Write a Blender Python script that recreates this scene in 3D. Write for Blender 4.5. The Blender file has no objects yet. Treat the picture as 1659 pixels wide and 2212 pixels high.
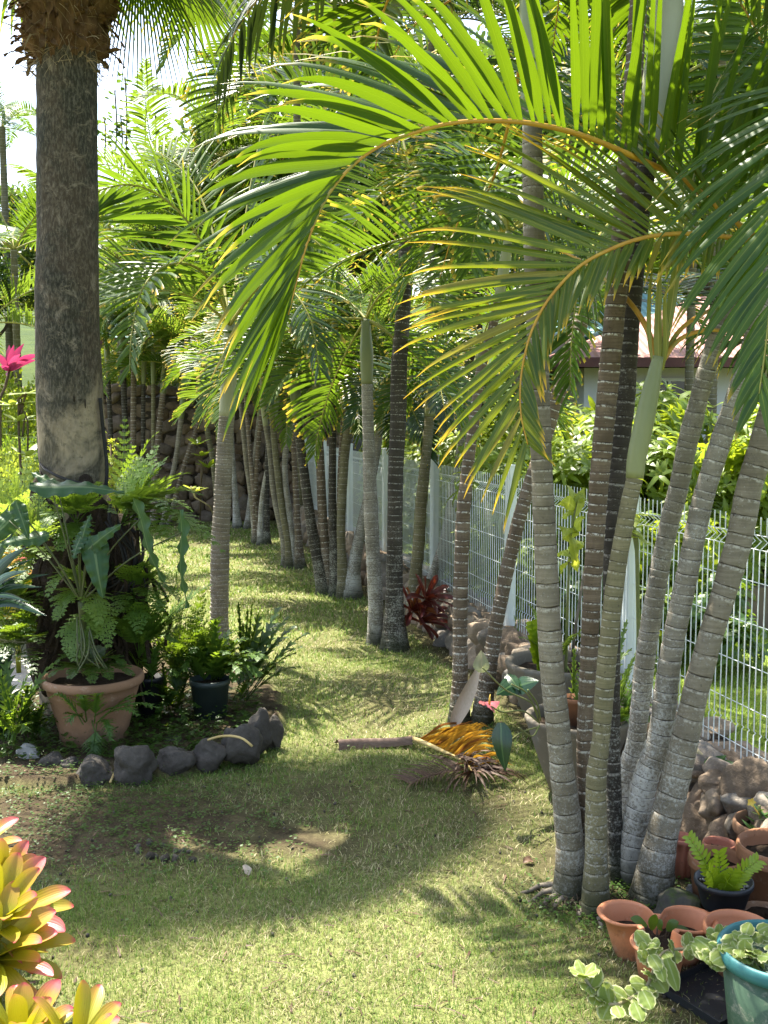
import bpy, math, random
import numpy as np
from mathutils import Vector, Matrix, Quaternion
V = Vector
PI = math.pi
C = bpy.context.scene.collection
sc = bpy.context.scene
# ------------------------------------------------------------------ camera
H, FPX, CX, CY, HOR = 2.0, 2200.0, 829.5, 1106.0, 900.0
TH = math.atan((CY - HOR) / FPX)
FW = V((0, math.cos(TH), -math.sin(TH)))
UPV = V((0, math.sin(TH), math.cos(TH)))
CAM = V((0, 0, H))

def ray(x, y):
    return V((1, 0, 0)) * ((x - CX) / FPX) + UPV * ((CY - y) / FPX) + FW

def W(x, y, Y):
    d = ray(x, y)
    return CAM + d * (Y / d.y)

def G(x, y, z=0.0):
    d = ray(x, y)
    return CAM + d * ((z - H) / d.z)

def px(Y):
    return Y / FPX

cam = bpy.data.cameras.new('camera')
cam.sensor_fit = 'VERTICAL'
cam.sensor_height = 24.0
cam.lens = 24.0 * FPX / 2212.0
cam.clip_start, cam.clip_end = 0.05, 2000
co = bpy.data.objects.new('camera', cam)
co.location = CAM
co.rotation_euler = (PI / 2 - TH, 0, 0)
C.objects.link(co)
sc.camera = co

# ------------------------------------------------------------------ mesh helpers
class MB:
    def __init__(s):
        s.v, s.f, s.uv, s.mi = [], [], [], []

    def vert(s, p, u=0.0, w=0.0):
        s.v.append((p[0], p[1], p[2]))
        s.uv.append((u, w))
        return len(s.v) - 1

    def face(s, idx, mi=0):
        s.f.append(tuple(idx))
        s.mi.append(mi)

    def mesh(s, name, mats, smooth=True, origin=(0, 0, 0)):
        me = bpy.data.meshes.new(name)
        ox, oy, oz = origin
        me.from_pydata([(a - ox, b - oy, c - oz) for a, b, c in s.v], [], s.f)
        if not isinstance(mats, (list, tuple)):
            mats = [mats]
        for m in mats:
            me.materials.append(m)
        if len(mats) > 1:
            me.polygons.foreach_set('material_index', s.mi)
        uvl = me.uv_layers.new(name='UVMap')
        li = np.empty(len(me.loops), dtype=np.int32)
        me.loops.foreach_get('vertex_index', li)
        uvl.data.foreach_set('uv', np.array(s.uv, dtype=np.float32)[li].ravel())
        if smooth:
            me.polygons.foreach_set('use_smooth', [True] * len(me.polygons))
        me.update()
        return me

def link(name, me, parent=None, loc=(0, 0, 0)):
    o = bpy.data.objects.new(name, me)
    C.objects.link(o)
    o.location = loc
    if parent is not None:
        o.parent = parent
    return o

def obj(name, mb, mats, parent=None, origin=(0, 0, 0), smooth=True):
    """links mb as one mesh; world coordinates in mb, origin = the thing's base"""
    me = mb.mesh(name, mats, smooth, origin)
    return link(name, me, parent, (0, 0, 0) if parent is not None else origin)

def tag(o, label=None, cat=None, group=None, kind=None):
    if label: o['label'] = label
    if cat: o['category'] = cat
    if group: o['group'] = group
    if kind: o['kind'] = kind
    return o

def thing(name, label, cat, loc, group=None):
    o = bpy.data.objects.new(name, None)
    o.empty_display_size = 0.1
    C.objects.link(o)
    o.location = loc
    return tag(o, label, cat, group)

def build_np(name, verts, fidx, floop, uv=None, col=None, mat=None, smooth=True):
    me = bpy.data.meshes.new(name)
    nv, nl, nf = len(verts), len(fidx), len(floop)
    me.vertices.add(nv)
    me.vertices.foreach_set('co', verts.astype(np.float32).ravel())
    me.loops.add(nl)
    me.loops.foreach_set('vertex_index', fidx.astype(np.int32))
    me.polygons.add(nf)
    me.polygons.foreach_set('loop_start', floop.astype(np.int32))
    me.update(calc_edges=True)
    if uv is not None:
        l = me.uv_layers.new(name='UVMap')
        l.data.foreach_set('uv', uv.astype(np.float32)[fidx].ravel())
    if col is not None:
        a = me.color_attributes.new('col', 'FLOAT_COLOR', 'POINT')
        a.data.foreach_set('color', col.astype(np.float32).ravel())
    if smooth:
        me.polygons.foreach_set('use_smooth', np.ones(nf, dtype=bool))
    if mat is not None:
        me.materials.append(mat)
    me.update()
    return me

def crv(P, n):
    """catmull-rom through the points P, n samples"""
    P = [V(p) for p in P]
    if len(P) == 2:
        return [P[0].lerp(P[1], i / (n - 1)) for i in range(n)]
    Q = [P[0] * 2 - P[1]] + P + [P[-1] * 2 - P[-2]]
    seg = [(P[i + 1] - P[i]).length for i in range(len(P) - 1)]
    tot = sum(seg)
    out = []
    for k in range(n):
        s = tot * k / (n - 1)
        i = 0
        while i < len(seg) - 1 and s > seg[i]:
            s -= seg[i]; i += 1
        t = min(1.0, s / max(seg[i], 1e-9))
        a, b, c, d = Q[i], Q[i + 1], Q[i + 2], Q[i + 3]
        out.append(0.5 * ((2 * b) + (c - a) * t + (2 * a - 5 * b + 4 * c - d) * t * t + (3 * b - a - 3 * c + d) * t ** 3))
    return out

def perp(d):
    a = V((0, 0, 1)) if abs(d.z) < 0.9 else V((1, 0, 0))
    return (a - d * a.dot(d)).normalized()

def tube(mb, P, R, n=8, mi=0, cap=True, vs=None, jit=0.0, rng=None):
    N = len(P)
    T = [((P[min(i + 1, N - 1)] - P[max(i - 1, 0)]).normalized()) for i in range(N)]
    U = perp(T[0])
    rings, acc = [], 0.0
    for i in range(N):
        U = (U - T[i] * U.dot(T[i])).normalized()
        S = T[i].cross(U)
        r = R[i] if isinstance(R, (list, tuple)) else R
        if i: acc += (P[i] - P[i - 1]).length
        vv = vs[i] if vs is not None else acc
        ring = []
        for k in range(n + 1):
            a = 2 * PI * k / n
            if k == n and jit == 0 or k < n:
                rr = r * (1 + (rng.uniform(-jit, jit) if jit else 0))
            ring.append(mb.vert(P[i] + (U * math.cos(a) + S * math.sin(a)) * rr, k / n, vv) if k < n or not jit else ring[0])
        rings.append(ring)
    for i in range(N - 1):
        for k in range(n):
            mb.face((rings[i][k], rings[i][k + 1], rings[i + 1][k + 1], rings[i + 1][k]), mi)
    if cap:
        mb.face(rings[0][:n][::-1], mi)
        mb.face(rings[-1][:n], mi)
    return rings

def lathe(mb, prof, c, n=40, mi=0, axis=None, closed=False, wob=0.0, rng=None):
    """profile [(r,z)] about a vertical axis at c"""
    c = V(c); rings = []
    ph = rng.uniform(0, 6) if rng else 0
    M = axis.to_matrix() if axis is not None else None
    for j, (r, z) in enumerate(prof):
        ring = []
        for k in range(n):
            a = 2 * PI * k / n
            rr = r * (1 + wob * math.sin(2 * a + ph))
            p = V((rr * math.cos(a), rr * math.sin(a), z))
            if M is not None: p = M @ p
            ring.append(mb.vert(c + p, k / n, j / len(prof)))
        rings.append(ring)
    for j in range(len(prof) - 1):
        for k in range(n):
            mb.face((rings[j][k], rings[j][(k + 1) % n], rings[j + 1][(k + 1) % n], rings[j + 1][k]), mi)
    if prof[0][0] > 1e-4: mb.face(rings[0][::-1], mi)
    if prof[-1][0] > 1e-4: mb.face(rings[-1], mi)

def box(mb, a, b, mi=0, R=None, c=None):
    x0, y0, z0 = a; x1, y1, z1 = b
    pts = [(x0, y0, z0), (x1, y0, z0), (x1, y1, z0), (x0, y1, z0), (x0, y0, z1), (x1, y0, z1), (x1, y1, z1), (x0, y1, z1)]
    if R is not None:
        c = V(c); pts = [c + R @ V(p) for p in pts]
    i = [mb.vert(p, p[0], p[2]) for p in pts]
    for q in ((0, 3, 2, 1), (4, 5, 6, 7), (0, 1, 5, 4), (1, 2, 6, 5), (2, 3, 7, 6), (3, 0, 4, 7)):
        mb.face([i[k] for k in q], mi)

_ico = {}
def ico(sub):
    if sub not in _ico:
        import bmesh
        bm = bmesh.new()
        bmesh.ops.create_icosphere(bm, subdivisions=sub, radius=1)
        bm.verts.ensure_lookup_table()
        _ico[sub] = ([v.co.copy() for v in bm.verts], [[v.index for v in f.verts] for f in bm.faces])
        bm.free()
    return _ico[sub]

from mathutils import noise as mn
def rock(mb, c, s, rng, sub=2, mi=0, amp=0.28, R=None, square=0.0, facets=0):
    vs, fs = ico(sub)
    off = V((rng.uniform(-50, 50), rng.uniform(-50, 50), rng.uniform(-50, 50)))
    if R is None:
        R = Quaternion((rng.uniform(-1, 1), rng.uniform(-1, 1), rng.uniform(-1, 1), rng.uniform(-1, 1))).normalized().to_matrix()
    b = len(mb.v)
    pl = []
    for _ in range(facets):
        n_ = V((rng.gauss(0, 1), rng.gauss(0, 1), rng.gauss(0, 1))).normalized()
        pl.append((n_, rng.uniform(.58, .92)))
    for p in vs:
        q = p.copy()
        for n_, d_ in pl:
            e_ = q.dot(n_) - d_
            if e_ > 0: q -= n_ * e_ * .88
        if square:
            m = max(abs(q.x), abs(q.y), abs(q.z))
            q = q.lerp(q / m * 0.86, square)
        k = 1 + amp * mn.noise(p * 1.1 + off) + amp * 0.45 * mn.noise(p * 2.9 + off) + 0.12 * amp * mn.noise(p * 8 + off)
        q = V((q.x * s[0], q.y * s[1], q.z * s[2])) * k
        q = V(c) + R @ q
        mb.vert(q, off.x * .01, rng.random() if False else off.y * .01)
    for f in fs:
        mb.face([b + i for i in f], mi)

def blade(mb, P, Wd, prof, fold=0.0, cols=2, mi=0, wave=0.0, rng=None, cup=0.0, wk=9.0):
    """a leaf along the polyline P; Wd = width direction at the base; prof(t) = half width"""
    N = len(P)
    ph = rng.uniform(0, 6) if rng else 0
    prev = None
    Wd = V(Wd)
    for i in range(N):
        T = (P[min(i + 1, N - 1)] - P[max(i - 1, 0)]).normalized()
        Wd = (Wd - T * Wd.dot(T)).normalized()
        Nn = T.cross(Wd)
        t = i / (N - 1)
        w = prof(t)
        row = []
        for k in range(cols + 1):
            s = -1 + 2 * k / cols
            off = Nn * (fold * w * abs(s) + cup * w * s * s)
            if wave: off += Nn * (wave * abs(s) ** 2 * math.sin(wk * t * 2 * PI + ph + (PI if s > 0 else 0)))
            row.append(mb.vert(P[i] + Wd * (w * s) + off, (s + 1) / 2, t))
        if prev:
            for k in range(cols):
                mb.face((prev[k], prev[k + 1], row[k + 1], row[k]), mi)
        prev = row

def arc(p, d, L, n, droop=0.0, pw=1.0, g=V((0, 0, -1))):
    p = V(p); d = V(d).normalized(); out = [p.copy()]
    for k in range(n):
        p = p + d * (L / n); out.append(p.copy())
        d = (d + g * (droop / n * ((k + 1) / n) ** pw * 2)).normalized()
    return out

def frond(mb, P, L, n, w, rng, vup=35, a0=78, a1=32, droop=0.5, curl=0.0, pet=0.14, nseg=7, blunt=False,
          up=None, roll=0.0, env=None, sides=(1, -1), fold=0.35, miL=0, tw=0.0, rad=None, mbr=None, miR=0, drop=0.03, ss=None):
    N = 60
    Q = crv(P, N)
    T = [((Q[min(i + 1, N - 1)] - Q[max(i - 1, 0)]).normalized()) for i in range(N)]
    U = V(up) if up is not None else perp(T[0])
    fr = []
    for i in range(N):
        U = (U - T[i] * U.dot(T[i])).normalized()
        Ur = Quaternion(T[i], roll * i / N) @ U if roll else U
        fr.append((Q[i], T[i], Ur, T[i].cross(Ur)))
    length = sum((Q[i + 1] - Q[i]).length for i in range(N - 1))
    if env is None:
        env = lambda t: (0.62 + 0.38 * math.sin(PI * min(1, t * 1.25))) * (1 - 0.5 * max(0, t - 0.55) / 0.45)
    for side in sides:
        for i in range(n):
            if rng.random() < drop: continue
            t = (i + 0.5 + rng.uniform(-.3, .3) + (0.25 if side > 0 else -.25)) / n
            t = min(max(t, 0), 1)
            s = (pet + (1 - pet) * t) * (N - 1)
            k = min(int(s), N - 2); f = s - k
            p = fr[k][0].lerp(fr[k + 1][0], f); Tt, Uu, S = fr[k][1], fr[k][2], fr[k][3]
            a = math.radians(a0 + (a1 - a0) * t ** 1.3 + rng.uniform(-5, 5))
            vu = math.radians(vup + rng.uniform(-9, 9))
            d = (S * (side * math.cos(vu) * math.sin(a)) + Uu * (math.sin(vu) * math.sin(a)) + Tt * math.cos(a)).normalized()
            ll = L * env(t) * rng.uniform(.9, 1.08) * (ss[side] if ss else 1)
            ww = w * (0.75 + 0.25 * math.sin(PI * t)) * rng.uniform(.85, 1.1) / 2
            Wd = (Tt - d * Tt.dot(d)).normalized()
            Wd = Quaternion(d, (math.radians(tw) * side + rng.uniform(-.25, .25))) @ Wd
            dr = droop * rng.uniform(.7, 1.3); cu = curl * rng.uniform(.3, 1.4)
            pts = [p]; dd = d.copy(); pp = p.copy()
            for q in range(nseg):
                x = (q + 1) / nseg
                pp = pp + dd * (ll / nseg); pts.append(pp.copy())
                dd = (dd + V((0, 0, -1)) * (dr * 2 / nseg * x + cu * 6 / nseg * max(0, x - .62))).normalized()
            if blunt:
                prof = lambda t2: ww * (0.35 + 0.65 * min(1, t2 * 5)) * (1 - .35 * t2)
            else:
                prof = lambda t2: ww * (0.3 + 0.7 * min(1, t2 * 4)) * max(0.03, (1 - t2 ** 2.2))
            blade(mb, pts, Wd, prof, fold=fold * (-side), cols=2, mi=miL)
    if rad:
        R = [rad * (1 - .82 * (i / (N - 1))) for i in range(N)]
        tube(mbr or mb, Q, R, 7, miR)
    return Q
# ------------------------------------------------------------------ materials
class NT:
    def __init__(s, name):
        s.m = bpy.data.materials.new(name)
        s.m.use_nodes = True
        s.t = s.m.node_tree
        s.t.nodes.clear()
        s.out = s.t.nodes.new('ShaderNodeOutputMaterial')

    def n(s, typ, ins=None, **kw):
        nd = s.t.nodes.new('ShaderNode' + typ)
        for k, v in kw.items(): setattr(nd, k, v)
        for k, v in (ins or {}).items():
            s.set(nd.inputs[k], v)
        return nd

    def set(s, sock, v):
        if isinstance(v, bpy.types.NodeSocket): s.t.links.new(v, sock)
        elif isinstance(v, bpy.types.Node): s.t.links.new(v.outputs[0], sock)
        elif isinstance(v, tuple) and len(v) == 3 and sock.type == 'RGBA': sock.default_value = (*v, 1)
        else: sock.default_value = v

    def math(s, op, a, b=0.0, clamp=False):
        nd = s.t.nodes.new('ShaderNodeMath'); nd.operation = op; nd.use_clamp = clamp
        s.set(nd.inputs[0], a); s.set(nd.inputs[1], b)
        return nd.outputs[0]

    def mix(s, f, a, b, blend='MIX'):
        nd = s.t.nodes.new('ShaderNodeMix'); nd.data_type = 'RGBA'; nd.blend_type = blend
        s.set(nd.inputs[0], f); s.set(nd.inputs[6], a); s.set(nd.inputs[7], b)
        return nd.outputs[2]

    def ramp(s, f, stops, interp='LINEAR'):
        nd = s.t.nodes.new('ShaderNodeValToRGB'); nd.color_ramp.interpolation = interp
        e = nd.color_ramp.elements
        while len(e) < len(stops): e.new(0.5)
        for q, (p, c) in zip(e, stops):
            q.position = p; q.color = (*c, 1) if isinstance(c, tuple) else (c, c, c, 1)
        s.set(nd.inputs[0], f)
        return nd.outputs[0]

    def noise(s, scale, detail=4, rough=.55, vec=None, dist=0.0):
        nd = s.n('TexNoise', {'Scale': scale, 'Detail': detail, 'Roughness': rough, 'Distortion': dist})
        if vec is not None: s.set(nd.inputs['Vector'], vec)
        return nd.outputs[0]

    def coord(s, which='Object', scale=None):
        c = s.n('TexCoord').outputs[which]
        if scale:
            mp = s.n('Mapping', {'Scale': scale}); s.set(mp.inputs[0], c); return mp.outputs[0]
        return c

    def bump(s, h, strength=.5, dist=.01):
        return s.n('Bump', {'Height': h, 'Strength': strength, 'Distance': dist}).outputs[0]

    def pbsdf(s, col, rough=.6, spec=.5, normal=None, **kw):
        nd = s.n('BsdfPrincipled', {'Base Color': col, 'Roughness': rough, 'Specular IOR Level': spec})
        for k, v in kw.items(): s.set(nd.inputs[k], v)
        if normal is not None: s.set(nd.inputs['Normal'], normal)
        return nd.outputs[0]

    def done(s, sh):
        s.set(s.out.inputs[0], sh); return s.m

def leaf_mat(name, c1, c2, tr, fac=.45, rough=.36, tip=None, tipat=.86, mid=None, spec=.5, stripes=60, c3=None, c3at=.88, edge=None):
    t = NT(name)
    geo = t.n('NewGeometry').outputs['Random Per Island']
    oi = t.n('ObjectInfo').outputs['Random']
    r = t.math('FRACT', t.math('ADD', t.math('MULTIPLY', geo, 1.0), t.math('MULTIPLY', oi, 3.17)))
    uv = t.n('UVMap').outputs[0]
    sep = t.n('SeparateXYZ', {0: uv})
    u, v = sep.outputs[0], sep.outputs[1]
    nz = t.noise(9, 3, .6, t.coord('Object'))
    col = t.mix(t.math('ADD', t.math('MULTIPLY', r, .75), t.math('MULTIPLY', t.math('SUBTRACT', nz, .5), .9), True), c1, c2)
    trc = t.mix(t.math('MULTIPLY', r, .8), tr, tuple(x * .72 for x in tr))
    if c3:
        k = t.math('GREATER_THAN', r, c3at)
        col = t.mix(k, col, c3); trc = t.mix(k, trc, tuple(min(.9, x * 1.6) for x in c3))
    if stripes:
        st = t.math('SINE', t.math('MULTIPLY', u, stripes))
        col = t.mix(t.math('MULTIPLY', t.math('ADD', st, 1.0), .12), col, tuple(x * .35 for x in c1))
    if mid:
        k = t.math('LESS_THAN', t.math('ABSOLUTE', t.math('SUBTRACT', u, .5)), .045)
        col = t.mix(t.math('MULTIPLY', k, .7), col, mid)
    if edge:
        k = t.ramp(t.math('ABSOLUTE', t.math('SUBTRACT', u, .5)), [(.36, 0.0), (.46, 1.0)])
        col = t.mix(k, col, edge); trc = t.mix(k, trc, edge)
    if tip:
        rr = t.math('MULTIPLY', r, .16)
        k = t.ramp(t.math('SUBTRACT', t.math('ADD', v, t.math('MULTIPLY', nz, .08)), rr), [(tipat - .1, 0.0), (tipat + .06, 1.0)])
        col = t.mix(k, col, tip); trc = t.mix(k, trc, tuple(min(.9, x * 1.5) for x in tip))
    bp = t.bump(t.math('SINE', t.math('MULTIPLY', u, 45)), .12, .002)
    a = t.pbsdf(col, rough, spec, bp)
    b = t.n('BsdfTranslucent', {0: trc}).outputs[0]
    m = t.n('MixShader', {0: fac, 1: a, 2: b})
    return t.done(m.outputs[0])

def plain(name, c1, c2, scale=8, rough=.7, spec=.3, bump=.3, bd=.01, c3=None, s3=30, k3=.6, coord='Object', cs=None, detail=6, dirt=0):
    t = NT(name)
    co_ = t.coord(coord, cs)
    nz = t.noise(scale, detail, .6, co_)
    col = t.mix(t.ramp(nz, [(.3, 0.0), (.7, 1.0)]), c1, c2)
    if c3:
        k = t.ramp(t.noise(s3, 4, .7, co_), [(k3, 0.0), (k3 + .08, 1.0)])
        col = t.mix(k, col, c3)
    if dirt:
        z_ = t.n('SeparateXYZ', {0: t.coord('Object')}).outputs[2]
        dn = t.noise(9, 6, .75, co_); sp = t.noise(70, 5, .8, co_)
        lowz = t.n('MapRange', {0: t.math('ADD', z_, t.math('MULTIPLY', t.math('SUBTRACT', dn, .5), .22)), 1: .0, 2: dirt, 3: .8, 4: 0.0}).outputs[0]
        col = t.mix(t.math('MULTIPLY', lowz, t.ramp(sp, [(.35, .35), (.6, 1.0)])), col, (.055, .042, .026))
        col = t.mix(t.ramp(t.noise(13, 8, .8, co_, .5), [(.56, 0.0), (.72, .5)]), col, (.50, .42, .34))
        col = t.mix(t.ramp(t.noise(26, 6, .8, co_), [(.60, 0.0), (.68, .55)]), col, tuple(x * .4 for x in c1))
    fine = t.noise(scale * 7, 4, .65, co_)
    return t.done(t.pbsdf(col, rough, spec, t.bump(fine, bump, bd)))

M = {}
GRN1, GRN2 = (.028, .075, .010), (.060, .125, .015)
M['frond'] = leaf_mat('palm_leaflet_green', (.026, .072, .012), (.062, .13, .018), (.16, .26, .012), .42, .34,
                      tip=(.50, .34, .04), tipat=.93, mid=(.20, .24, .04), spec=.35)
M['frond_near'] = leaf_mat('palm_leaflet_backlit', (.030, .085, .010), (.070, .145, .014), (.120, .195, .004), .48, .33,
                           tip=(.50, .34, .05), tipat=.91, mid=(.12, .18, .02))
M['frond_yellow'] = leaf_mat('palm_leaflet_yellowing', (.045, .11, .012), (.10, .16, .018), (.26, .30, .008), .50, .36,
                             tip=(.60, .38, .03), tipat=.82, mid=(.38, .33, .04), c3=(.20, .18, .02), c3at=.93)
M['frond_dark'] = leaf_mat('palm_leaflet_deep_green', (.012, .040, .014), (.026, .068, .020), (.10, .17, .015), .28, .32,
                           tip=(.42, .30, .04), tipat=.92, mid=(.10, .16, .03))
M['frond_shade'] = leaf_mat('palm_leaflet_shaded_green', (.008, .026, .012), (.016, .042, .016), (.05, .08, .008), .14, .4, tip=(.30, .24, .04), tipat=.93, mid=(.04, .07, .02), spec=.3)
M['frond_far'] = leaf_mat('palm_leaflet_light', (.045, .10, .016), (.095, .17, .024), (.22, .32, .024), .44, .40,
                          tip=(.40, .30, .05), tipat=.94, mid=(.18, .22, .05), spec=.3)
M['rachis_o'] = plain('rachis_orange', (.42, .20, .02), (.50, .30, .035), 14, .45, .4, .2, .002, c3=(.25, .22, .03), s3=6, k3=.58)
M['rachis_g'] = plain('rachis_green', (.20, .22, .04), (.32, .28, .06), 12, .45, .4, .2, .002)
M['shaft_g'] = plain('crownshaft_green', (.13, .155, .06), (.225, .235, .105), 5, .42, .4, .15, .002, c3=(.36, .33, .14), s3=3, k3=.6, cs=(1, 1, .3))
M['shaft_p'] = plain('crownshaft_pale', (.26, .27, .16), (.37, .37, .235), 4, .55, .3, .3, .003, c3=(.15, .12, .075), s3=5, k3=.60, cs=(1, 1, .35))
M['spear'] = leaf_mat('spear_leaf', (.16, .20, .02), (.30, .28, .04), (.40, .40, .03), .3, .4, mid=(.5, .42, .1))

def trunk_mat(name, a, b, moss, lich, ring=.30, lk=.56, mk=.62, dark=(.028, .02, .014)):
    t = NT(name)
    uv = t.n('UVMap').outputs[0]
    sep = t.n('SeparateXYZ', {0: uv})
    f = t.math('FRACT', sep.outputs[1])
    oc = t.coord('Object')
    oi = t.n('ObjectInfo').outputs['Random']
    mp = t.n('Mapping', {'Scale': (1, 1, 1)}); t.set(mp.inputs[0], oc)
    sh = t.n('CombineXYZ', {0: t.math('MULTIPLY', oi, 37.0), 1: t.math('MULTIPLY', oi, 11.0), 2: 0.0})
    va = t.n('VectorMath', {0: mp.outputs[0], 1: sh.outputs[0]}, operation='ADD').outputs[0]
    big = t.noise(7, 4, .6, va)
    st = t.n('Mapping', {'Scale': (60, 60, 6)}); t.set(st.inputs[0], va)
    streak = t.noise(1, 3, .6, st.outputs[0])
    col = t.mix(t.ramp(big, [(.34, 0.0), (.66, 1.0)]), a, b)
    # each internode of the trunk differs a little
    wn = t.n('TexWhiteNoise', noise_dimensions='1D'); t.set(wn.inputs['W'], t.math('ADD', t.math('FLOOR', sep.outputs[1]), t.math('MULTIPLY', oi, 91)))
    col = t.mix(t.math('MULTIPLY', wn.outputs[0], .55), col, tuple(x * .55 for x in b))
    col = t.mix(t.math('MULTIPLY', streak, .5), col, tuple(x * .5 for x in a))
    fr_ = t.n('Mapping', {'Scale': (5, 5, 95)}); t.set(fr_.inputs[0], va)
    frn = t.noise(1, 5, .7, fr_.outputs[0], .3)
    col = t.mix(t.ramp(frn, [(.42, .45), (.60, 0.0)]), col, tuple(x * .5 for x in a))
    mk_ = t.ramp(t.noise(4.5, 5, .65, va), [(mk, 0.0), (mk + .12, 1.0)])
    col = t.mix(t.math('MULTIPLY', mk_, .75), col, moss)
    zob = t.n('SeparateXYZ', {0: oc}).outputs[2]
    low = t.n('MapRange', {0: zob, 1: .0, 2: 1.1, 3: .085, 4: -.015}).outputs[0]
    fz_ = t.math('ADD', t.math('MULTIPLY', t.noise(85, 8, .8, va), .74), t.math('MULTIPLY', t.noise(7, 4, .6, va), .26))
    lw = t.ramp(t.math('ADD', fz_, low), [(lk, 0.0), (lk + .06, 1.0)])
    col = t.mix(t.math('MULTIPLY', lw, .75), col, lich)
    stain = t.ramp(t.noise(3.2, 6, .7, va, .5), [(.52, 0.0), (.68, .65)])
    col = t.mix(stain, col, tuple(x * .42 for x in a))
    blk = t.ramp(t.noise(48, 5, .8, va), [(.61, 0.0), (.67, .8)])
    col = t.mix(blk, col, (.03, .025, .018))
    # scar: dark groove, pale lip with broken lichen
    fj = t.math('ADD', f, t.math('MULTIPLY', t.math('SUBTRACT', t.noise(16, 3, .6, va), .5), .16))
    groove = t.math('MULTIPLY', t.ramp(fj, [(.0, 1.0), (.03, .8), (.065, 0.0), (1.0, 0.0)]), t.ramp(t.noise(24, 4, .7, va), [(.30, .25), (.55, 1.0)]))
    col = t.mix(groove, col, dark)
    lip = t.ramp(fj, [(.0, 0.0), (.78, 0.0), (.90, 1.0), (.985, .4)])
    br = t.ramp(t.noise(60, 5, .75, va), [(.46, 0.0), (.56, 1.0)])
    col = t.mix(t.math('MULTIPLY', lip, t.math('MULTIPLY', br, ring * 2.4), True), col, (.58, .55, .47))
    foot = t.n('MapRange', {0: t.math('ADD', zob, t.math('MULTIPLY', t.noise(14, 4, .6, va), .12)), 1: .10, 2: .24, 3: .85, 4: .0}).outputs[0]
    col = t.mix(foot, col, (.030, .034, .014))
    h = t.math('ADD', t.math('ADD', t.math('MULTIPLY', t.noise(70, 4, .7, va), .5), t.math('MULTIPLY', frn, .6)), t.math('ADD', t.math('MULTIPLY', groove, -1.4), t.math('MULTIPLY', lw, .35)))
    return t.done(t.pbsdf(col, .82, .25, t.bump(h, .7, .006)))

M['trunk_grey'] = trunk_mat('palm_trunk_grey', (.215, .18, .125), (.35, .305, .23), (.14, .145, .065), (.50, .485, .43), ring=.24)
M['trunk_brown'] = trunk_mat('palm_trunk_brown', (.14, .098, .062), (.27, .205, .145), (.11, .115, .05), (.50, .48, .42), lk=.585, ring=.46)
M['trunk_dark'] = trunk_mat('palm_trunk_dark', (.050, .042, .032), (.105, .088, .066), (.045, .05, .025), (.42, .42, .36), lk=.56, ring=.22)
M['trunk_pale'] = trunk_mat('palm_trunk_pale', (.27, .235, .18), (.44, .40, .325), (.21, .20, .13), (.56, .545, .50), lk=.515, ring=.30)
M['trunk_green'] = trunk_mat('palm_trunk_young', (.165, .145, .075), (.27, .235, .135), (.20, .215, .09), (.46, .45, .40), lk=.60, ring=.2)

def old_trunk():
    t = NT('old_trunk_bark')
    oc = t.coord('Object')
    mp = t.n('Mapping', {'Scale': (6.5, 6.5, 3.2)}); t.set(mp.inputs[0], oc)
    a = t.noise(1.0, 9, .78, mp.outputs[0], .6)
    b = t.noise(3.4, 5, .65, oc)
    z = t.n('SeparateXYZ', {0: oc}).outputs[2]
    zz = t.n('MapRange', {0: z, 1: 1.75, 2: 2.5, 3: -.22, 4: .20}).outputs[0]
    k = t.ramp(t.math('ADD', t.math('ADD', t.math('MULTIPLY', a, .5), t.math('MULTIPLY', b, .5)), zz), [(.36, 0.0), (.56, 1.0)])
    col = t.mix(k, (.31, .245, .16), (.060, .045, .030))
    col = t.mix(t.ramp(t.noise(2.2, 5, .7, oc, .6), [(.45, 0.0), (.56, .85)]), col, (.028, .028, .020))
    col = t.mix(t.ramp(t.noise(8, 8, .8, t.n('VectorMath', {0: oc, 1: (3, 7, 1)}, operation='ADD').outputs[0], .8), [(.55, 0.0), (.64, .6)]), col, (.26, .21, .15))
    fine = t.n('Mapping', {'Scale': (75, 75, 26)}); t.set(fine.inputs[0], oc)
    fz = t.noise(1, 4, .7, fine.outputs[0])
    col = t.mix(t.math('MULTIPLY', t.ramp(fz, [(.45, 0.0), (.7, 1.0)]), .32), col, (.34, .29, .22))
    col = t.mix(t.ramp(t.noise(22, 4, .75, oc), [(.60, 0.0), (.70, .7)]), col, (.02, .018, .014))
    h = t.math('ADD', t.math('MULTIPLY', fz, .8), t.math('MULTIPLY', a, 1.0))
    return t.done(t.pbsdf(col, .88, .2, t.bump(h, .8, .012)))
M['old_trunk'] = old_trunk()
M['fibre'] = plain('brown_fibre', (.055, .030, .016), (.20, .115, .062), 18, .9, .1, .6, .01, cs=(1, 1, .3))
M['fibre_pale'] = plain('dry_fibre', (.20, .14, .08), (.38, .29, .18), 18, .9, .1, .4, .01)
M['root_dark'] = plain('dark_root_mass', (.022, .016, .011), (.065, .046, .030), 9, .9, .15, 1, .03, c3=(.05, .06, .02), s3=6, k3=.62)
M['root_grey'] = plain('aerial_root', (.10, .085, .065), (.20, .17, .13), 20, .85, .2, .5, .005)
M['terracotta'] = plain('weathered_terracotta', (.215, .122, .070), (.30, .175, .105), 4, .85, .2, .4, .004, c3=(.17, .12, .075), s3=3.5, k3=.56, dirt=0.16)
M['terra_new'] = plain('orange_plastic_terracotta', (.44, .17, .08), (.49, .20, .095), 3, .5, .35, .05, .002, c3=(.35, .16, .08), s3=5, k3=.62, dirt=0.07)
M['terra_pink'] = plain('pink_terracotta', (.50, .20, .13), (.46, .18, .11), 4, .6, .3, .1, .002, dirt=0.06)
M['terra_old'] = plain('brown_terracotta', (.22, .10, .05), (.32, .15, .075), 5, .75, .25, .25, .003, c3=(.14, .09, .06), s3=6, k3=.6, dirt=0.1)
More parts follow.
